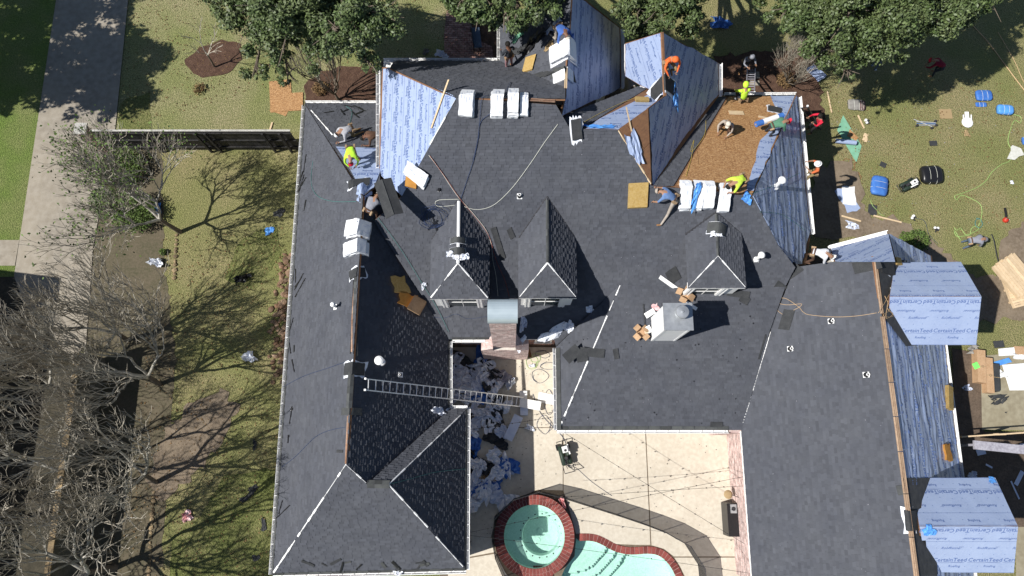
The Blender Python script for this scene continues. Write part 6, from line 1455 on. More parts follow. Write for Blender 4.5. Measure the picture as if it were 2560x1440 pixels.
# ------------------------------------------------------------------ ladder
def ladder(b0, b1, t0, t1, zb, zt, n, label, m='aluminium'):
    B0, B1 = U(*b0, zb), U(*b1, zb); T0, T1 = U(*t0, zt), U(*t1, zt); root = empty('ladder', B0, label, 'ladder'); up = (T0-B0).normalized().cross((B1-B0)).normalized()
    for a, b in ((B0, T0), (B1, T1)):
        mb = MB(); d = b-a; s = d.normalized().cross(up); mb.box(a-B0-s*.02-up*.04, d, s*.04, up*.08); mb.build('rail', m, root)
    for i in range(n):
        t = (i+.6)/n; a, b = B0.lerp(T0, t), B1.lerp(T1, t); mb = MB(); mb.tube([a-B0, b-B0], .019, 6); mb.build('rung', m, root)
    for t in (T0, T1): mb = MB(); mb.cbox(t-B0, .07, .07, .07); mb.build('end_cap', 'white_paint', root)
    return root
ladder((1312, 994), (1308, 1017), (914, 947), (913, 975), .12, 6.95, 27, 'long aluminium extension ladder reaching from the terrace to the west wing ridge')
ladder((2035, 322), (2052, 324), (2003, 268), (2018, 266), .05, 4.1, 11, 'ladder in shade at the east eave under the worker in red', 'dark_metal')
ladder((1868, 172), (1888, 172), (1866, 232), (1886, 232), .1, 3.6, 10, 'ladder in shade at the front eave behind the neon green hoodie', 'weathered_grey')
# ------------------------------------------------------------------ people
mat('skin', (.34, .19, .12), rough=.6); mat('skin_dark', (.16, .08, .05), rough=.6); mat('hair', (.012, .01, .008), rough=.8)
def cloth(n, c): mat(n, c, tuple(x*.8 for x in c), 7, rough=.85, bump=.5, bscale=9, dist=.04)
for n, c in (('c_greywhite', (.50, .50, .53)), ('c_neon', (.55, .90, .06)), ('c_neon2', (.62, .85, .08)), ('c_grey', (.25, .26, .30)), ('c_blue', (.06, .14, .42)), ('c_dark', (.03, .035, .045)), ('c_plaid', (.35, .20, .22)), ('c_orange', (.85, .16, .04)), ('c_orange2', (.62, .15, .05)), ('c_white', (.66, .67, .70)),
             ('c_tan', (.36, .25, .15)), ('c_taupe', (.40, .35, .30)), ('c_green', (.09, .22, .14)), ('c_red', (.60, .02, .05)), ('c_denim', (.10, .14, .20)), ('c_black', (.015, .015, .018)), ('c_brown', (.10, .055, .035)), ('c_navy', (.02, .03, .08)), ('c_maroon', (.22, .01, .03)), ('c_khaki', (.26, .20, .10)), ('c_jeanblue', (.13, .22, .42)), ('boot', (.28, .15, .07)), ('c_cream', (.62, .58, .50)), ('hat_white', (.8, .8, .8))): cloth(n, c)
POSE = dict(
 stand=dict(pel=(0, 0, .93), che=(0, .03, 1.28), nek=(0, .05, 1.45), hed=(0, .09, 1.60), sh=(.19, .03, 1.38), el=(.26, .08, 1.10), wr=(.17, .30, 1.06), hip=(.10, 0, .90), kn=(.12, .04, .48), an=(.13, 0, .09), to=(.15, .18, .04)),
 bend=dict(pel=(0, -.22, .84), che=(0, .16, 1.00), nek=(0, .34, .98), hed=(0, .47, .90), sh=(.19, .24, .96), el=(.26, .34, .66), wr=(.16, .46, .42), hip=(.10, -.2, .82), kn=(.14, .0, .46), an=(.16, -.12, .09), to=(.18, .06, .04)),
 kneel=dict(pel=(0, -.18, .50), che=(0, .20, .70), nek=(0, .37, .72), hed=(0, .50, .68), sh=(.19, .27, .66), el=(.29, .38, .38), wr=(.24, .56, .12), hip=(.10, -.16, .46), kn=(.15, .02, .09), an=(.14, -.40, .08), to=(.14, -.54, .05)),
 crouch=dict(pel=(0, -.14, .34), che=(0, .05, .72), nek=(0, .15, .88), hed=(0, .24, 1.0), sh=(.20, .08, .80), el=(.30, .22, .56), wr=(.20, .42, .34), hip=(.11, -.1, .34), kn=(.22, .30, .50), an=(.18, .02, .09), to=(.20, .20, .04)),
 climb=dict(pel=(0, -.12, .95), che=(0, .0, 1.30), nek=(0, .06, 1.47), hed=(0, .12, 1.60), sh=(.19, .02, 1.38), el=(.28, .20, 1.20), wr=(.20, .42, 1.26), hip=(.10, -.1, .92), kn=(.13, .08, .52), an=(.12, -.04, .09), to=(.13, .14, .05)))
def person(px, py, pls, az, pose, shirt, pants, hat, label, skin='skin', sleeve=True, over=None, shoe='boot', hatkind='cap', at='feet', zoff=0, sc=1.0, parts=None):
    p = dict(POSE[pose]); J = {}
    for k, v in p.items():
        if k in ('pel', 'che', 'nek', 'hed'): J[k] = Vector(v)
        else: J[k+'L'] = Vector((-v[0], v[1], v[2])); J[k+'R'] = Vector(v)
    if pose in ('stand', 'climb'): J['toL'].y -= .04; J['anL'].y -= .05
    rr = random.Random(px*3+py); J['wrL'] += Vector((.0, rr.uniform(-.08, .08), rr.uniform(0, .1))); J['elR'] += Vector((rr.uniform(0, .04), 0, 0))
    if over:
        for k, v in over.items(): J[k] = Vector(v)
    # along-surface correction: hands and feet follow the slope
    c = SP(px, py, pls) if zoff == 0 else U(px, py, zoff); ca, sa = math.cos(az-D90), math.sin(az-D90)
    def W(q): q = q*sc; return Vector((q.x*ca-q.y*sa, q.x*sa+q.y*ca, q.z))
    if zoff == 0:
        for k in J:
            if k[:2] in ('an', 'to', 'kn', 'wr'):
                w_ = W(J[k]); dz_ = sz(c.x+w_.x, c.y+w_.y, pls)-c.z; dz_ = max(-.32, min(.32, dz_)) if k[:2] == 'wr' else dz_; f = 1.0 if (k[:2] in ('an', 'to') or pose == 'kneel') else (.5 if k[:2] == 'kn' else .35); J[k].z += dz_*f/sc
    vs, ed, rad, reg = [], [], [], []
    def V(q, r, g): vs.append(W(q)); rad.append(r); reg.append(g); return len(vs)-1
    def E(a, b): ed.append((a, b))
    mid = J['pel'].lerp(J['che'], .5)
    P0 = V(J['pel'], (.150, .115), 'p'); M0 = V(mid, (.135, .105), 's'); C0 = V(J['che'], (.165, .12), 's'); N0 = V(J['nek'], (.058, .058), 'k'); H1 = V(J['nek'].lerp(J['hed'], .75), (.078, .088), 'k'); H2 = V(J['hed']+(J['hed']-J['nek']).normalized()*.06, (.085, .09), 'k')
    E(P0, M0); E(M0, C0); E(C0, N0); E(N0, H1); E(H1, H2)
    for s in 'LR':
        S_ = V(J['sh'+s], (.068, .068), 's'); a = V(J['el'+s], (.048, .048), 's'); b = V(J['wr'+s], (.030, .030), 's' if sleeve else 'k'); hd = (J['wr'+s]-J['el'+s]).normalized(); pm = V(J['wr'+s]+hd*.07, (.038, .022), 'k'); E(C0, S_); E(S_, a); E(a, b); E(b, pm)
        h = V(J['hip'+s], (.092, .092), 'p'); k = V(J['kn'+s], (.060, .060), 'p'); n = V(J['an'+s], (.042, .042), 'p'); t = V(J['to'+s], (.040, .032), 'b'); E(P0, h); E(h, k); E(k, n); E(n, t)
    me = bpy.data.meshes.new('body'); me.from_pydata([tuple(v) for v in vs], ed, []); ob = bpy.data.objects.new('person', me); COL.objects.link(ob)
    sk = ob.modifiers.new('skin', 'SKIN'); sd = me.skin_vertices[0].data
    for i, r in enumerate(rad): sd[i].radius = (r[0]*sc, r[1]*sc); sd[i].use_root = (i == 0)
    ss = ob.modifiers.new('sub', 'SUBSURF'); ss.levels = 1
    dg = bpy.context.evaluated_depsgraph_get(); m2 = bpy.data.meshes.new_from_object(ob.evaluated_get(dg)); bpy.data.objects.remove(ob); bpy.data.meshes.remove(me)
    verts = [v.co.copy() for v in m2.vertices]; faces = [tuple(f.vertices) for f in m2.polygons]; bpy.data.meshes.remove(m2)
    segs = [(vs[a], vs[b], reg[b]) for a, b in ed]; mb = MB(); mb.v = [tuple(v) for v in verts]
    code = {'p': 0, 's': 1, 'k': 2, 'b': 3}
    for f in faces:
        q = sum((verts[i] for i in f), Vector())/len(f); best = None
        for a, b, g in segs:
            d = b-a; t = max(0, min(1, (q-a).dot(d)/max(d.length_squared, 1e-9))); e = (a+d*t-q).length
            if best is None or e < best[0]: best = (e, g)
        mb.f.append(f); mb.t.append(.5); mb.m.append(code[best[1]])
    # fingers, thumb, nose, ears on the same mesh
    for s in 'LR':
        e = W(J['el'+s]); w_ = W(J['wr'+s]); hd = (w_-e).normalized(); sd_ = hd.cross(Vector((0, 0, 1)))
        sd_ = sd_.normalized() if sd_.length > .1 else Vector((1, 0, 0)); dn = sd_.cross(hd)
        for i, L in enumerate((.062, .074, .07, .055)):
            o = w_+hd*.095*sc+sd_*(i-1.5)*.019*sc; mb.tube([o, o+hd*L*.6*sc-dn*.008, o+hd*L*.85*sc-dn*.03*sc], .0085*sc, 5, mi=2)
        o = w_+hd*.05*sc+sd_*.035*sc*(1 if s == 'L' else -1); mb.tube([o, o+hd*.03+sd_*.025*(1 if s == 'L' else -1), o+hd*.058+sd_*.025*(1 if s == 'L' else -1)-dn*.012], .010*sc, 5, mi=2)
    hu = (W(J['hed'])-W(J['nek'])).normalized(); hf = W(Vector((0, 1, 0))); hf = (hf-hu*hf.dot(hu)); hf = hf.normalized() if hf.length > .2 else Vector((0, 0, -1)); hs = hf.cross(hu); hc = W(J['hed'])
    mb.tube([hc+hf*.085*sc+hu*.02, hc+hf*.115*sc-hu*.025], .014*sc, 5, mi=2)
    for q in (-1, 1): mb.tube([hc+hs*q*.082*sc+hu*.02, hc+hs*q*.1*sc-hu*.03], .014*sc, 5, mi=2)
    root = mb.build('person', [pants, shirt, skin, shoe], smooth=True); root.location = c; tag(root, label, 'person')
    ee = MB()
    for q in (-1, 1): ee.lathe(hc+hf*.088*sc+hs*q*.032+hu*.022, [(.010, -.006), (.011, 0), (.006, .006), (0, .008)], 6, M=Matrix.Identity(3))
    x = ee.build('eyes', 'hair', root); x['kind'] = 'stuff'; x.parent = root
    Mh = Matrix((hs, hf, hu)).transposed(); h = MB()
    if hatkind == 'hood': h.lathe(hc-hf*.01, [(.105*sc, -.10*sc), (.125*sc, -.03*sc), (.122*sc, .05*sc), (.085*sc, .12*sc), (.03, .14*sc), (0, .142*sc)], 14, M=Mh)
    else:
        h.lathe(hc+hu*.03*sc, [(.106*sc, .0), (.110*sc, .03*sc), (.095*sc, .085*sc), (.05*sc, .118*sc), (0, .125*sc)], 14, M=Mh)
        if hatkind == 'cap': vs_ = [hc+hu*.04+hf*.09+hs*.08, hc+hu*.03+hf*.19+hs*.05, hc+hu*.03+hf*.19-hs*.05, hc+hu*.04+hf*.09-hs*.08]; h.face(vs_); h.face([v-hu*.012 for v in vs_][::-1])
        if hatkind == 'hard':
            n = 18; a = [hc+hu*.03+(hs*math.cos(i*6.283/n)*.11+hf*math.sin(i*6.283/n)*.11) for i in range(n)]; b = [hc+hu*.025+(hs*math.cos(i*6.283/n)*.145+hf*(math.sin(i*6.283/n)*.155+.01)) for i in range(n)]
            for i in range(n): h.face([a[i], b[i], b[(i+1) % n], a[(i+1) % n]])
    h.build({'hood': 'hood', 'cap': 'cap', 'hard': 'hard_hat', 'hair': 'hair'}[hatkind], hat, root, smooth=True)
    # belt with pouches
    if parts != 'nobelt':
        pc_ = W(J['pel'].lerp(mid, .35)); ax = (W(mid)-W(J['pel'])).normalized(); sx = W(Vector((1, 0, 0))).normalized(); fy = ax.cross(sx); bl = MB(); n = 14
        A = [pc_+sx*math.cos(i*6.283/n)*.165*sc+fy*math.sin(i*6.283/n)*.135*sc for i in range(n)]
        for i in range(n): a, b = A[i], A[(i+1) % n]; bl.face([a-ax*.025, b-ax*.025, b+ax*.025, a+ax*.025])
        bl.build('tool_belt', 'c_brown', root)
        for q in (-1, 1): bl = MB(); o = pc_+sx*q*.16*sc-ax*.16; bl.box(o-sx*.03-fy*.07, sx*.07, fy*.14, ax*.17); bl.build('tool_pouch', 'c_tan', root)
    return root
R_ = math.radians
person(878, 338, 'LN', R_(215), 'kneel', 'c_greywhite', 'c_khaki', 'hat_white', 'crawling worker in a pale grey shirt and white cap on the front corner slope')
person(945, 352, 'LN', R_(200), 'kneel', 'c_brown', 'c_brown', 'hair', 'crouching dark-clad worker half hidden under the eave edge', 'skin_dark', False, hatkind='hair')
person(888, 402, ['LW', 'LN'], R_(-85), 'bend', 'c_neon', 'c_khaki', 'c_red', 'bent worker in a neon yellow shirt and red cap on the west wing hip')
person(938, 535, ['LW', 'LE', 'S'], R_(60), 'bend', 'c_grey', 'c_brown', 'c_taupe', 'bent worker in a grey shirt and dark trousers at the west wing peak', shoe='c_grey')
person(1398, 92, ['AW', 'AE'], R_(-60), 'kneel', 'c_blue', 'c_taupe', 'c_cream', 'worker in royal blue kneeling at the ridge above the dappled stack', 'skin_dark')
person(1273, 172, ['AW', 'MN'], R_(120), 'stand', 'c_dark', 'c_plaid', 'hair', 'standing worker in black with patterned trousers beside the shaded wing', 'skin_dark', hatkind='hair')
person(1668, 172, ['BE', 'BW'], R_(-70), 'crouch', 'c_orange', 'c_khaki', 'c_orange', 'worker in a bright orange hoodie bent over the second gabled wing', hatkind='hood')
person(1852, 182, 'G', R_(-80), 'climb', 'c_grey', 'c_dark', 'c_grey', 'worker in a grey top climbing the shaded ladder at the front eave', hatkind='hood', zoff=1.0)
person(1850, 252, ['OS'], R_(100), 'crouch', 'c_neon', 'c_dark', 'c_neon', 'crouching worker in a neon green hoodie at the front eave of the sheathing', hatkind='hood', shoe='hat_white')
person(1808, 325, 'OS', R_(-115), 'crouch', 'c_taupe', 'c_brown', 'c_cream', 'crouching worker in tan in the middle of the bare sheathing', shoe='c_brown')
person(1922, 335, ['OS', 'RE'], R_(15), 'bend', 'c_green', 'c_dark', 'c_red', 'worker in a green shirt and red cap carrying the blue and white roll', shoe='boot')
person(2020, 330, 'G', R_(-170), 'climb', 'c_red', 'c_black', 'hair', 'dark-haired worker in a red top on the ladder at the east eave', hatkind='hair', zoff=2.4)
person(2014, 448, 'RE', R_(165), 'climb', 'c_orange2', 'c_khaki', 'hat_white', 'worker in an orange shirt and white hard hat at the east eave', hatkind='hard', sleeve=False, shoe='c_denim', zoff=3.0)
person(1670, 505, 'S', R_(160), 'kneel', 'c_jeanblue', 'c_taupe', 'c_taupe', 'man in a denim blue shirt lying on the slope with one leg stretched out', sleeve=False, shoe='boot', over={'knL': (-.42, -.16, .12), 'anL': (-.78, -.06, .09), 'toL': (-.84, .10, .08)})
person(1832, 472, ['OS', 'S'], R_(-150), 'bend', 'c_neon2', 'c_dark', 'hair', 'dark-haired worker in a neon yellow shirt bending over the white stack', hatkind='hair', sleeve=False)
person(2024, 648, ['RW'], R_(-18), 'bend', 'c_white', 'c_brown', 'hat_white', 'worker in a white hoodie bending down at the top of the east wing', shoe='c_brown')
person(2408, 614, 'G', R_(5), 'bend', 'c_grey', 'c_denim', 'c_grey', 'worker in a grey hoodie bending over the grass beside the small wing', hatkind='hood', shoe='boot')
person(2180, 172, 'G', R_(20), 'stand', 'c_navy', 'c_denim', 'hair', 'dark-haired person in navy and jeans holding white paper on the lawn', hatkind='hair', sleeve=False, shoe='hat_white', parts='nobelt')
person(2326, 185, 'G', R_(150), 'bend', 'c_maroon', 'c_dark', 'c_red', 'person in maroon stooping in the tree shade on the side lawn', sleeve=True, parts='nobelt')
o = U(2197, 135, 1.15); mb = MB(); mb.cbox((0, 0, 0), .30, .38, .006, .3); pp_ = mb.build('paper_sheet', 'paper_white'); pp_.location = o; tag(pp_, 'white sheet of paper held by the person in navy', 'paper')
# roll of underlayment on the shoulder
def roll(a, b, r, m1, m2, label, name='underlayment_roll', cat='roll'):
    root = empty(name, a, label, cat); d = b-a; n = 14
    mb = MB(); mb.tube([d*0, d*.25], r, n); mb.tube([d*.8, d], r, n); mb.build('wrapped_ends', m1, root)['kind'] = 'stuff'
    mb = MB(); mb.tube([d*.25, d*.8], r*1.02, n); mb.build('label_band', m2, root)
    mb = MB(); mb.tube([d*-.01, d*-.006], r*.35, n); mb.build('core', 'cardboard', root); return root
roll(U(1890, 311, 5.55), U(1957, 288, 5.45), .12, 'tarp_blue', 'paper_white', 'blue and white roll on the shoulder of the worker in green')
# ------------------------------------------------------------------ things on the side lawn and drives
def loft(name, label, cat, px, py, rows, m, rot=0, parent=None):
    pass
def softbox(px, py, L, W, h, rot, label, m, name, cat, seed=1, roll_=False, pls='G'):
    """a rolled or folded soft bundle: rounded body with creases, flap and tie"""
    c = SP(px, py, pls); root = empty(name, c, label, cat); rr = random.Random(seed); n = 18; k = 12; cs, sn = math.cos(rot), math.sin(rot); mb = MB(); vs = []
    for i in range(k+1):
        t = i/k*2-1; f = (1-abs(t)**6*.22)
        for j in range(n):
            a = 2*math.pi*j/n; y = math.cos(a); z = math.sin(a); e = 2.6 if not roll_ else 2; rr_ = 1/((abs(y)**e+abs(z)**e)**(1/e)); cr = 1+.05*noise.noise(Vector((t*5+seed, y*2, z*2)))+.03*math.sin(a*7+t*4+seed)
            x_ = t*L/2; y_ = y*rr_*W/2*f*cr; z_ = h/2+z*rr_*h/2*f*cr; vs.append((x_*cs-y_*sn, x_*sn+y_*cs, max(.0, z_)))
    fs = [(i*n+j, i*n+(j+1) % n, (i+1)*n+(j+1) % n, (i+1)*n+j) for i in range(k) for j in range(n)]+[tuple(range(n))[::-1], tuple(k*n+j for j in range(n))]
    mb.add(vs, fs); mb.build('bundle', m, root, smooth=True)
    mb = MB()
    for t in (-.3, .35):
        pts = []
        for j in range(n+1): a = 2*math.pi*j/n; y_ = math.cos(a)*W/2*1.04; z_ = h/2+math.sin(a)*h/2*1.06; x_ = t*L/2; pts.append((x_*cs-y_*sn, x_*sn+y_*cs, max(.0, z_)))
        mb.tube(pts, .008, 4, cap=False)
    q = mb.build('tie_strings', 'cord_white', root); q['kind'] = 'stuff'
    return root
softbox(2456, 241, .78, .58, .2, .0, 'dark blue folded tarpaulin, upper of two on the side lawn', 'tarp_blue', 'folded_tarpaulin', 'tarpaulin', 1); softbox(2452, 262, .55, .25, .05, 0, 'dark blue flap of tarpaulin sticking out below the upper folded one', 'tarp_blue', 'folded_tarpaulin', 'tarpaulin', 5)
softbox(2507, 278, .75, .52, .3, -.08, 'brighter blue folded tarpaulin, lower of two on the side lawn', 'tarp_bright', 'folded_tarpaulin', 'tarpaulin', 2)
softbox(2194, 468, .95, .80, .32, 1.35, 'big blue tarpaulin bundle tied on the lawn beside the compressor', 'tarp_blue', 'folded_tarpaulin', 'tarpaulin', 3)
softbox(2322, 441, .98, .92, .4, .0, 'large rolled black plastic bale on the side lawn', 'plastic_black', 'plastic_bale', 'bale', 4)
softbox(2138, 264, .80, .58, .18, -.05, 'grey and brown folded moving blanket near the tree shade', 'quilt_grey', 'folded_blanket', 'blanket', 6); softbox(2152, 266, .28, .55, .2, -.1, 'brown folded blanket end against the grey one', 'quilt_brown', 'folded_blanket', 'blanket', 7)
softbox(2558, 354, .2, .4, .15, 0, 'blue scrap of tarpaulin at the right border of the lawn', 'tarp_blue', 'folded_tarpaulin', 'tarpaulin', 8)
board(2364, 285, 'G', .62, .52, 0, 'faded tan square mat on the side lawn', 'rug_tan', 'mat', 'mat', .008, off=.008); board(2332, 359, 'G', .36, .26, .05, 'small dark grey pad on the side lawn', 'felt_dark', 'pad', 'pad', .05, off=.01)
board(2116, 500, 'G', .6, 1.3, .45, 'pale printed underlayment scrap with pointed end on the shaded earth', 'underlay', 'underlayment_scrap', 'underlayment', .01, off=.05, jag=.08); board(2121, 490, 'G', .62, .95, -.05, 'white foam board with ragged edge beside the shaded earth', 'paper_white', 'foam_board', 'board', .05, off=.02, jag=.03)
board(2181, 525, 'G', .42, .55, -.2, 'dark grey mat under the lower end of the blue tarpaulin bundle', 'felt_dark', 'mat', 'mat', .01)
board(2218, 548, 'G', 1.35, .07, -.26, 'long thin board lying on the bare path', 'lumber', 'plank', 'plank', .04); board(2127, 547, 'G', .95, .08, -.3, 'thin board lying beside the printed scrap', 'lumber', 'plank', 'plank', .04); board(2152, 305, 'G', .07, .75, .3, 'pale stick next to the folded grey blanket', 'lumber', 'plank', 'plank', .03); board(2073, 255, 'G', .06, 1.2, .08, 'pale stick in the tree shade near the small front lawn', 'lumber', 'plank', 'plank', .03)
board(2207, 412, 'G', .30, .26, -.5, 'small dark slate piece above the compressor', 'felt_dark', 'slate_piece', 'slate', .02); board(2163, 344, 'G', .22, .42, -.4, 'light triangular plywood offcut beside the green board', 'lumber', 'plywood_offcut', 'plywood', .02, jag=.04)
board(2035, 188, 'G', .55, .9, .7, 'printed grey sheet of underlayment in the shrub beds', 'underlay', 'underlayment_scrap', 'underlayment', .01, off=.25, jag=.04); board(1885, 190, 'G', .48, .36, 0, 'grey square paving step in the shade by the front eave, upper', 'concrete', 'stepping_slab', 'slab', .1); board(1885, 210, 'G', .48, .26, 0, 'grey square paving step in the shade by the front eave, lower', 'concrete', 'stepping_slab', 'slab', .1)
def poly_thing(pts, z, th, m, name, label, cat, group=None, parent=None):
    P = [U(x, y, z) for x, y in pts]; c = P[0]
    if area2([(p.x, p.y) for p in P]) < 0: P = P[::-1]
    mb = MB(); mb.face([p-c for p in P]); mb.face([p-c-Vector((0, 0, th)) for p in P][::-1])
    for i in range(len(P)): a, b = P[i]-c, P[(i+1) % len(P)]-c; mb.face([a, a-Vector((0, 0, th)), b-Vector((0, 0, th)), b])
    o = mb.build(name, m); o.location = c; return tag(o, label, cat, group)
poly_thing([(2108, 288), (2154, 365), (2141, 406), (2093, 325)], .03, .02, 'green_board', 'green_board', 'green diamond shaped board propped flat on the side lawn', 'board'); poly_thing([(2125, 322), (2146, 345), (2140, 352), (2118, 340)], .045, .012, 'osb', 'plywood_offcut', 'orange offcut of sheathing lying on the green board', 'plywood')
a = U(2090, 352, .2); b = U(2140, 357, .2); roll(a, b, .11, 'underlay', 'underlay', 'pale grey roll of underlayment across the green board')
# table leaf / bench by the brick path
bn = empty('bench', U(1193, 107, 0), 'dark bench with a slate blue seat in the leaf litter by the brick path', 'bench'); mb = MB(); mb.cbox((0, 0, .42), .40, 1.15, .06, .12); mb.build('seat', 'c_denim', bn); mb = MB(); mb.cbox((-.22, 0, .45), .05, 1.15, .4, .12); mb.build('backrest', 'plastic_black', bn)
for x in (-.15, .15):
    for y in (-.5, .5): mb = MB(); mb.cbox((x, y, 0), .05, .05, .42); mb.build('leg', 'plastic_black', bn)
# white plastic chair fallen on the grass
cc = empty('plastic_chair', U(2417, 307, 0), 'white plastic chair tipped over on the side lawn', 'chair'); mb = MB(); mb.lathe((0, 0, 0), [(.26, .02), (.29, .05), (.27, .07), (.2, .06), (0, .05)], 12); mb.build('seat', 'paper_white', cc, smooth=True)
mb = MB(); mb.box((-.1, .12, .05), (.2, 0, 0), (0, .42, .05), (0, 0, .03)); mb.build('backrest', 'paper_white', cc)
for x in (-.22, .17): mb = MB(); mb.box((x, .1, .06), (.05, 0, 0), (0, .28, .05), (0, 0, .03)); mb.build('armrest', 'paper_white', cc)
# folding metal sawhorse
sh = empty('folded_stand', U(2312, 310, 0), 'folded light blue metal stand on the side lawn', 'stand')
for y, m in ((-.1, 'aluminium'), (0, 'c_jeanblue'), (.1, 'aluminium')): mb = MB(); mb.tube([(-.45, y, .08), (.5, y*.6-.03, .08)], .022, 6); mb.build('tube', m, sh)
mb = MB(); mb.tube([(-.6, .2, .12), (.25, -.22, .14)], .018, 6); mb.build('handle', 'aluminium', sh)
for x, y in ((.28, -.25), (.5, -.1), (.5, .12), (-.45, -.12)): mb = MB(); mb.lathe((x, y, .0), [(.05, 0), (.06, .05), (.05, .14), (0, .15)], 10); mb.build('wheel', 'dark_metal', sh)
# air compressors
def compressor(px, py, rot, label, lead, z=0, sc=1.0):
    c = U(px, py, z); root = empty('air_compressor', c, label, 'air compressor'); root.rotation_euler = (0, 0, rot); root.scale = (sc,)*3
    for y in (-.12, .12): mb = MB(); mb.tube([(-.42, y, .22), (-.38, y, .22), (.3, y, .22), (.34, y, .22)], lambda t: .10 if .1 < t < .9 else .05, 12); mb.build('tank', 'machine_green', root, smooth=True)
    mb = MB(); mb.box((.05, -.13, .34), (.24, 0, 0), (0, .2, 0), (0, 0, .2)); mb.build('motor_cover', 'paper_white', root); mb = MB(); mb.box((-.05, -.2, .33), (.38, 0, 0), (0, .05, 0), (0, 0, .06)); mb.build('belt_guard', 'white_paint', root)
    mb = MB(); mb.lathe((-.15, 0, .33), [(.07, 0), (.07, .16), (.05, .2), (0, .2)], 10); mb.build('pump', 'dark_metal', root); mb = MB(); mb.lathe((.13, -.03, .545), [(.05, 0), (.05, .01), (0, .012)], 12); mb.build('gauge', 'dark_metal', root)
    mb = MB(); mb.tube([(-.45, -.2, .25), (-.7, -.2, .45), (-.7, .2, .45), (-.45, .2, .25)], .017, 6); mb.build('handle', 'dark_metal', root)
    mb = MB(); mb.tube([(.3, -.2, .2), (.5, -.2, .3), (.5, .2, .3), (.3, .2, .2)], .017, 6); mb.build('roll_bar', 'dark_metal', root)
    for y in (-.26, .22): mb = MB(); M = Matrix.Rotation(D90, 3, 'X'); mb.lathe((.3, y+.04, .12), [(.12, 0), (.12, .05), (0, .051)], 14, M=M); mb.build('wheel', 'plastic_black', root)
    for k in range(3): mb = MB(); mb.tube([(-.5+.1*k, .05*k, .2), (-.55, -.15+.1*k, .4), (-.3, .1, .45), (-.2, -.05*k, .4)], .010, 5); mb.build('hose', 'dark_metal', root)
compressor(2265, 466, .45, 'dark green twin tank air compressor on the side lawn between bale and tarpaulin', 0); compressor(1411, 1135, D90+.25, 'twin tank air compressor on the pool terrace with tangled hoses', 0, .09, 1.15)
# nail guns
def nailgun(px, py, pls, rot, label):
    c = SP(px, py, pls) if not isinstance(pls, float) else U(px, py, pls); root = empty('nail_gun', c, label, 'nail gun'); root.rotation_euler = (0, 0, rot)
    mb = MB(); mb.box((-.12, -.035, .03), (.24, 0, 0), (0, .07, 0), (0, 0, .09)); mb.build('body', 'dark_metal', root); mb = MB(); mb.lathe((-.1, 0, .12), [(.06, 0), (.06, .05), (0, .06)], 10); mb.build('cylinder_head', 'paper_white', root)
    mb = MB(); mb.lathe((.06, .09, .01), [(.065, 0), (.065, .08), (0, .085)], 12); mb.build('magazine', 'paper_white', root); mb = MB(); mb.box((0, -.16, .04), (.04, 0, 0), (0, .13, 0), (0, 0, .04)); mb.build('handle', 'dark_metal', root)
nailgun(2281, 546, 'G', .3, 'black and white nail gun on the bare path with a dark cord'); nailgun(2338, 574, 'G', -.5, 'black and white nail gun nearer the small wing'); nailgun(2166, 306, 'G', 1.0, 'black and white nail gun beside the pale stick'); nailgun(1714, 466, 6.95+.5, .1, 'dark nail gun lying on the first white stack below the sheathing')
# leaf blower
lb = empty('leaf_blower', U(2510, 552, 0), 'orange leaf blower with black nozzle on the side lawn', 'leaf blower'); mb = MB(); mb.lathe((0, 0, .02), [(.1, 0), (.13, .05), (.13, .14), (.09, .2), (0, .22)], 14); mb.build('body', 'plastic_red', lb, smooth=True); mb = MB(); mb.tube([(.03, .08, .12), (.06, .25, .12), (.09, .62, .08)], lambda t: .045+.01*t, 10); mb.build('nozzle', 'plastic_black', lb); mb = MB(); mb.tube([(-.08, .02, .2), (0, .05, .28), (.08, .02, .2)], .015, 6); mb.build('handle', 'plastic_black', lb); mb = MB(); mb.tube([(.1, 0, .1), (.2, .02, .1)], .02, 6); mb.build('starter_grip', 'paper_white', lb)
# pallets of lumber
def pallet(px, py, rot, z0, n, L, W, label, m='lumber', cross=True):
    c = U(px, py, z0); root = empty('timber_pallet', c, label, 'pallet'); root.rotation_euler = (0, 0, rot); w_ = W/n
    for i in range(n): mb = MB(); mb.box((-L/2, -W/2+i*w_, .11), (L, 0, 0), (0, w_*.86, 0), (0, 0, .025), R.random()); mb.build('plank', m, root)
    for x in (-L/2, -.05, L/2-.1): mb = MB(); mb.box((x, -W/2, 0), (.1, 0, 0), (0, W-.02, 0), (0, 0, .105), .3); mb.build('bearer', m, root)
    return root
pallet(2535, 722, D90+.2, 0, 8, 1.3, 1.1, 'lower wooden pallet half in shade at the right border'); pallet(2548, 745, .25, .2, 7, 1.0, .8, 'small wooden pallet under the timber stack at the right border')
st = empty('timber_stack', U(2532, 690, .36), 'stack of pale boards on the pallets at the right border', 'timber'); st.rotation_euler = (0, 0, -1.0)
for lv in range(4):
    for i in range(9): mb = MB(); mb.box((-.85+R.uniform(-.05, .05), -.6+i*.145, lv*.05), (1.75, 0, 0), (0, .13, 0), (0, 0, .045), R.random()); mb.build('plank', 'lumber', st)
cord([(2478, 585), (2484, 600), (2492, 640), (2496, 655)], 'G', .02, 'dark_metal', 'long dark handled pry bar leaning by the timber stack', 'pry bar', 'pry_bar', .25)
patch('mulch_round', [(2500, 600), (2530, 570), (2600, 560), (2640, 640), (2560, 680), (2500, 650)], 'dirt', jag=.06)
patch('ash_patch', [(2515, 372), (2535, 360), (2555, 370), (2560, 392), (2535, 400), (2518, 392)], 'ash', jag=.10)
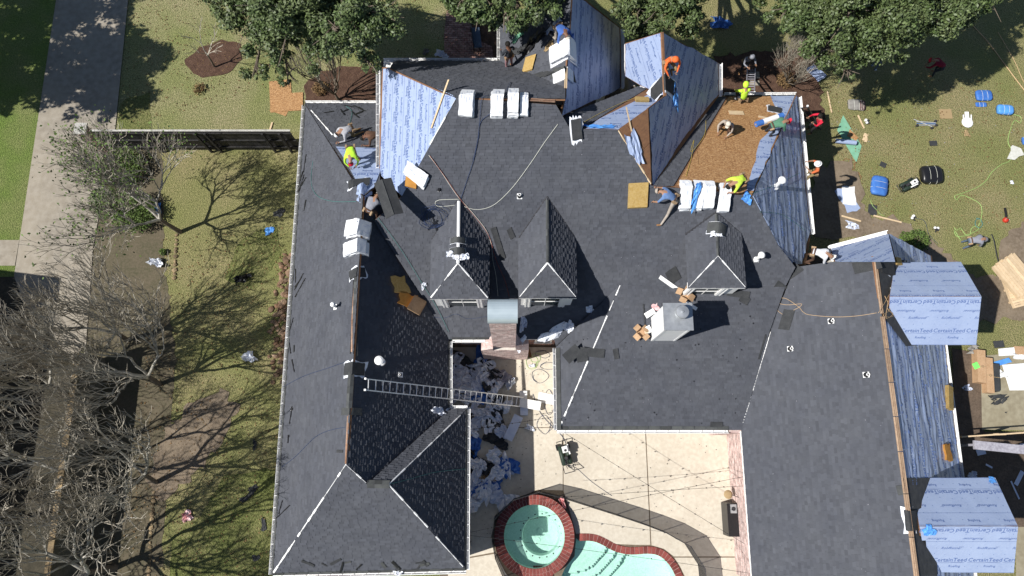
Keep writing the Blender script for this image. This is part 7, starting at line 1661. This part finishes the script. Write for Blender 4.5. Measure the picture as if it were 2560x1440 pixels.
# cardboard and white sheets on the old drive
def carton(px, py, L, W, h, rot, label, m='cardboard', z=.05, flaps=True, name='cardboard_box'):
    c = U(px, py, z); root = empty(name, c, label, 'box'); root.rotation_euler = (0, 0, rot); mb = MB(); mb.box((-L/2, -W/2, 0), (L, 0, 0), (0, W, 0), (0, 0, h)); mb.build('body', m, root)
    mb = MB(); mb.box((-L/2, -.012, h), (L, 0, 0), (0, .024, 0), (0, 0, .003)); mb.build('tape', 'rug_tan', root)
    mb = MB(); mb.tube([(L/2-.14+.05*math.cos(a), .05*math.sin(a), h+.004) for a in [i*.7 for i in range(10)]], .006, 4, cap=False); mb.build('printed_mark', 'plastic_black', root); return root
carton(2440, 918, .38, 1.5, .40, -.12, 'long open cardboard box with a neon green square on it'); carton(2462, 940, .34, 1.6, .35, -.10, 'long brown carton right of the box with the green square'); carton(2480, 945, .30, 1.25, .3, -.13, 'slate grey topped carton, rightmost of three', 'felt_dark')
mb = MB(); mb.cbox((0, 0, 0), .27, .27, .004, .4); o = mb.build('neon_square', 'green_note'); o.location = U(2440, 914, .46); tag(o, 'neon green square paper on the long cardboard box', 'paper')
poly_thing([(2506, 912), (2600, 905), (2600, 975), (2525, 976)], .12, .03, 'paper_white', 'white_board', 'big white board on the old drive at the right border', 'board'); poly_thing([(2496, 872), (2537, 868), (2538, 888), (2498, 890)], .1, .03, 'paper_white', 'white_board', 'small white panel on the grass edge above the old drive', 'board'); poly_thing([(2535, 865), (2560, 866), (2562, 890), (2539, 888)], .1, .03, 'cardboard', 'cardboard_sheet', 'brown cardboard sheet at the right border above the old drive', 'cardboard'); poly_thing([(2484, 905), (2522, 894), (2530, 905), (2495, 915)], .14, .02, 'tarp_bright', 'blue_sheet', 'bright blue plastic sheet between the cartons and the big white board', 'plastic sheet'); poly_thing([(2483, 853), (2508, 851), (2512, 868), (2488, 870)], .06, .04, 'felt_dark', 'pad', 'dark square pad beside the gable dormer shadow', 'pad')
crumple(2500, 935, 'G', .4, .5, .2, 'white plastic bag beside the big white board', 401, 'paper_white', 'plastic_bag', 'bag', h=.12, off=.08); crumple(2545, 893, 'G', 1.0, .25, -.1, 'crumpled white sheet above the big white board', 402, 'paper_white', 'plastic_sheet', 'plastic sheet', h=.1, off=.1)
for k, (x, y, L, W, r) in enumerate(((2545, 1195, .18, .7, -.6), (2535, 1225, .06, .8, .3), (2450, 1130, .4, .25, .2), (2470, 1165, .3, .08, -.5), (2560, 1110, .5, .06, .1))): board(x, y, 'G', L, W, r, ['white strip in the dark service yard, right end', 'thin white stick in the dark service yard', 'pale scrap below the grey beam', 'slim pale offcut in the dark service yard', 'thin stick above the grey beam'][k], 'wrap_blue', 'scrap_board', 'scrap', .02, off=.06)
# cardboard on the roofs
def open_box(px, py, pl, rot, label, s=.3):
    c = SP(px, py, pl, .05); root = empty('open_carton', c, label, 'box'); root.rotation_euler = (0, 0, rot)
    mb = MB(); w_ = s; mb.box((-w_/2, -w_/2, 0), (w_, 0, 0), (0, w_, 0), (0, 0, .02)); mb.build('base', 'cardboard', root)
    for a in range(4):
        M = Matrix.Rotation(a*D90, 3, 'Z'); mb = MB(); mb.box(M@Vector((w_/2, -w_/2, .01)), M@Vector((.03, 0, .2)), M@Vector((0, w_, 0)), M@Vector((.01, 0, 0))); mb.build('side', 'cardboard', root)
        mb = MB(); mb.box(M@Vector((w_/2+.03, -w_/2, .21)), M@Vector((w_*.75, 0, -.12+.1*(a % 2))), M@Vector((0, w_, 0)), M@Vector((0, 0, .006))); mb.build('flap', 'cardboard', root)
open_box(1712, 738, 'MS', -.5, 'open cardboard box above the chimney chase on the white trim board', .28); open_box(1602, 833, 'MS', .75, 'flattened cardboard box left of the chimney chase', .26)
board(1618, 826, 'MS', .28, .28, .5, 'white box of yellow nails beside the flattened cardboard', 'paper_white', 'nail_box', 'box', .1, off=.05)
specks('nails', 'MS', [(1610, 820), (1626, 820), (1626, 832), (1610, 832)], 14, 'cord_yellow', 44, (.01, .02)).location = (0, 0, .13)
# black cabinet at the courtyard wall, broom
cb = empty('outdoor_speaker_cabinet', U(1819, 1300, .09), 'tall black cabinet beside the courtyard brick wall with a pale square on it', 'cabinet'); mb = MB(); mb.box((-.24, -.6, 0), (.5, 0, 0), (0, 1.35, 0), (0, 0, .85)); mb.build('body', 'plastic_black', cb); mb = MB(); mb.box((-.1, .35, .852), (.26, 0, 0), (0, .36, 0), (0, 0, .03)); mb.build('plate', 'galvanised', cb); mb = MB(); mb.lathe((.03, .53, .885), [(.09, 0), (.07, .03), (.03, .04), (0, .04)], 14); mb.build('burner', 'dark_metal', cb)
mp = empty('push_broom', U(1820, 1236, .95), 'tan bristled broom head resting above the black cabinet', 'broom'); mb = MB(); mb.lathe((0, 0, 0), [(.16, 0), (.19, .03), (.12, .09), (0, .11)], 12); mb.build('bristles', 'rug_tan', mp); mb = MB(); mb.tube([(.1, 0, .05), (.55, -.18, .3)], .014, 6); mb.build('handle', 'dark_metal', mp)
nailgun(2013, 700, 'S', .5, 'dark nail gun lying in the shade of the valley end') if False else None
# drum planters at the west side
for k, (x, y) in enumerate(((733, 655), (727, 745))):
    r0_ = empty('downspout_drum', U(x, y, 2.7), ['grey round drum hanging by the west eave, upper', 'grey round drum hanging by the west eave, lower'][k], 'drum')
    bpy.data.objects.remove(r0_)
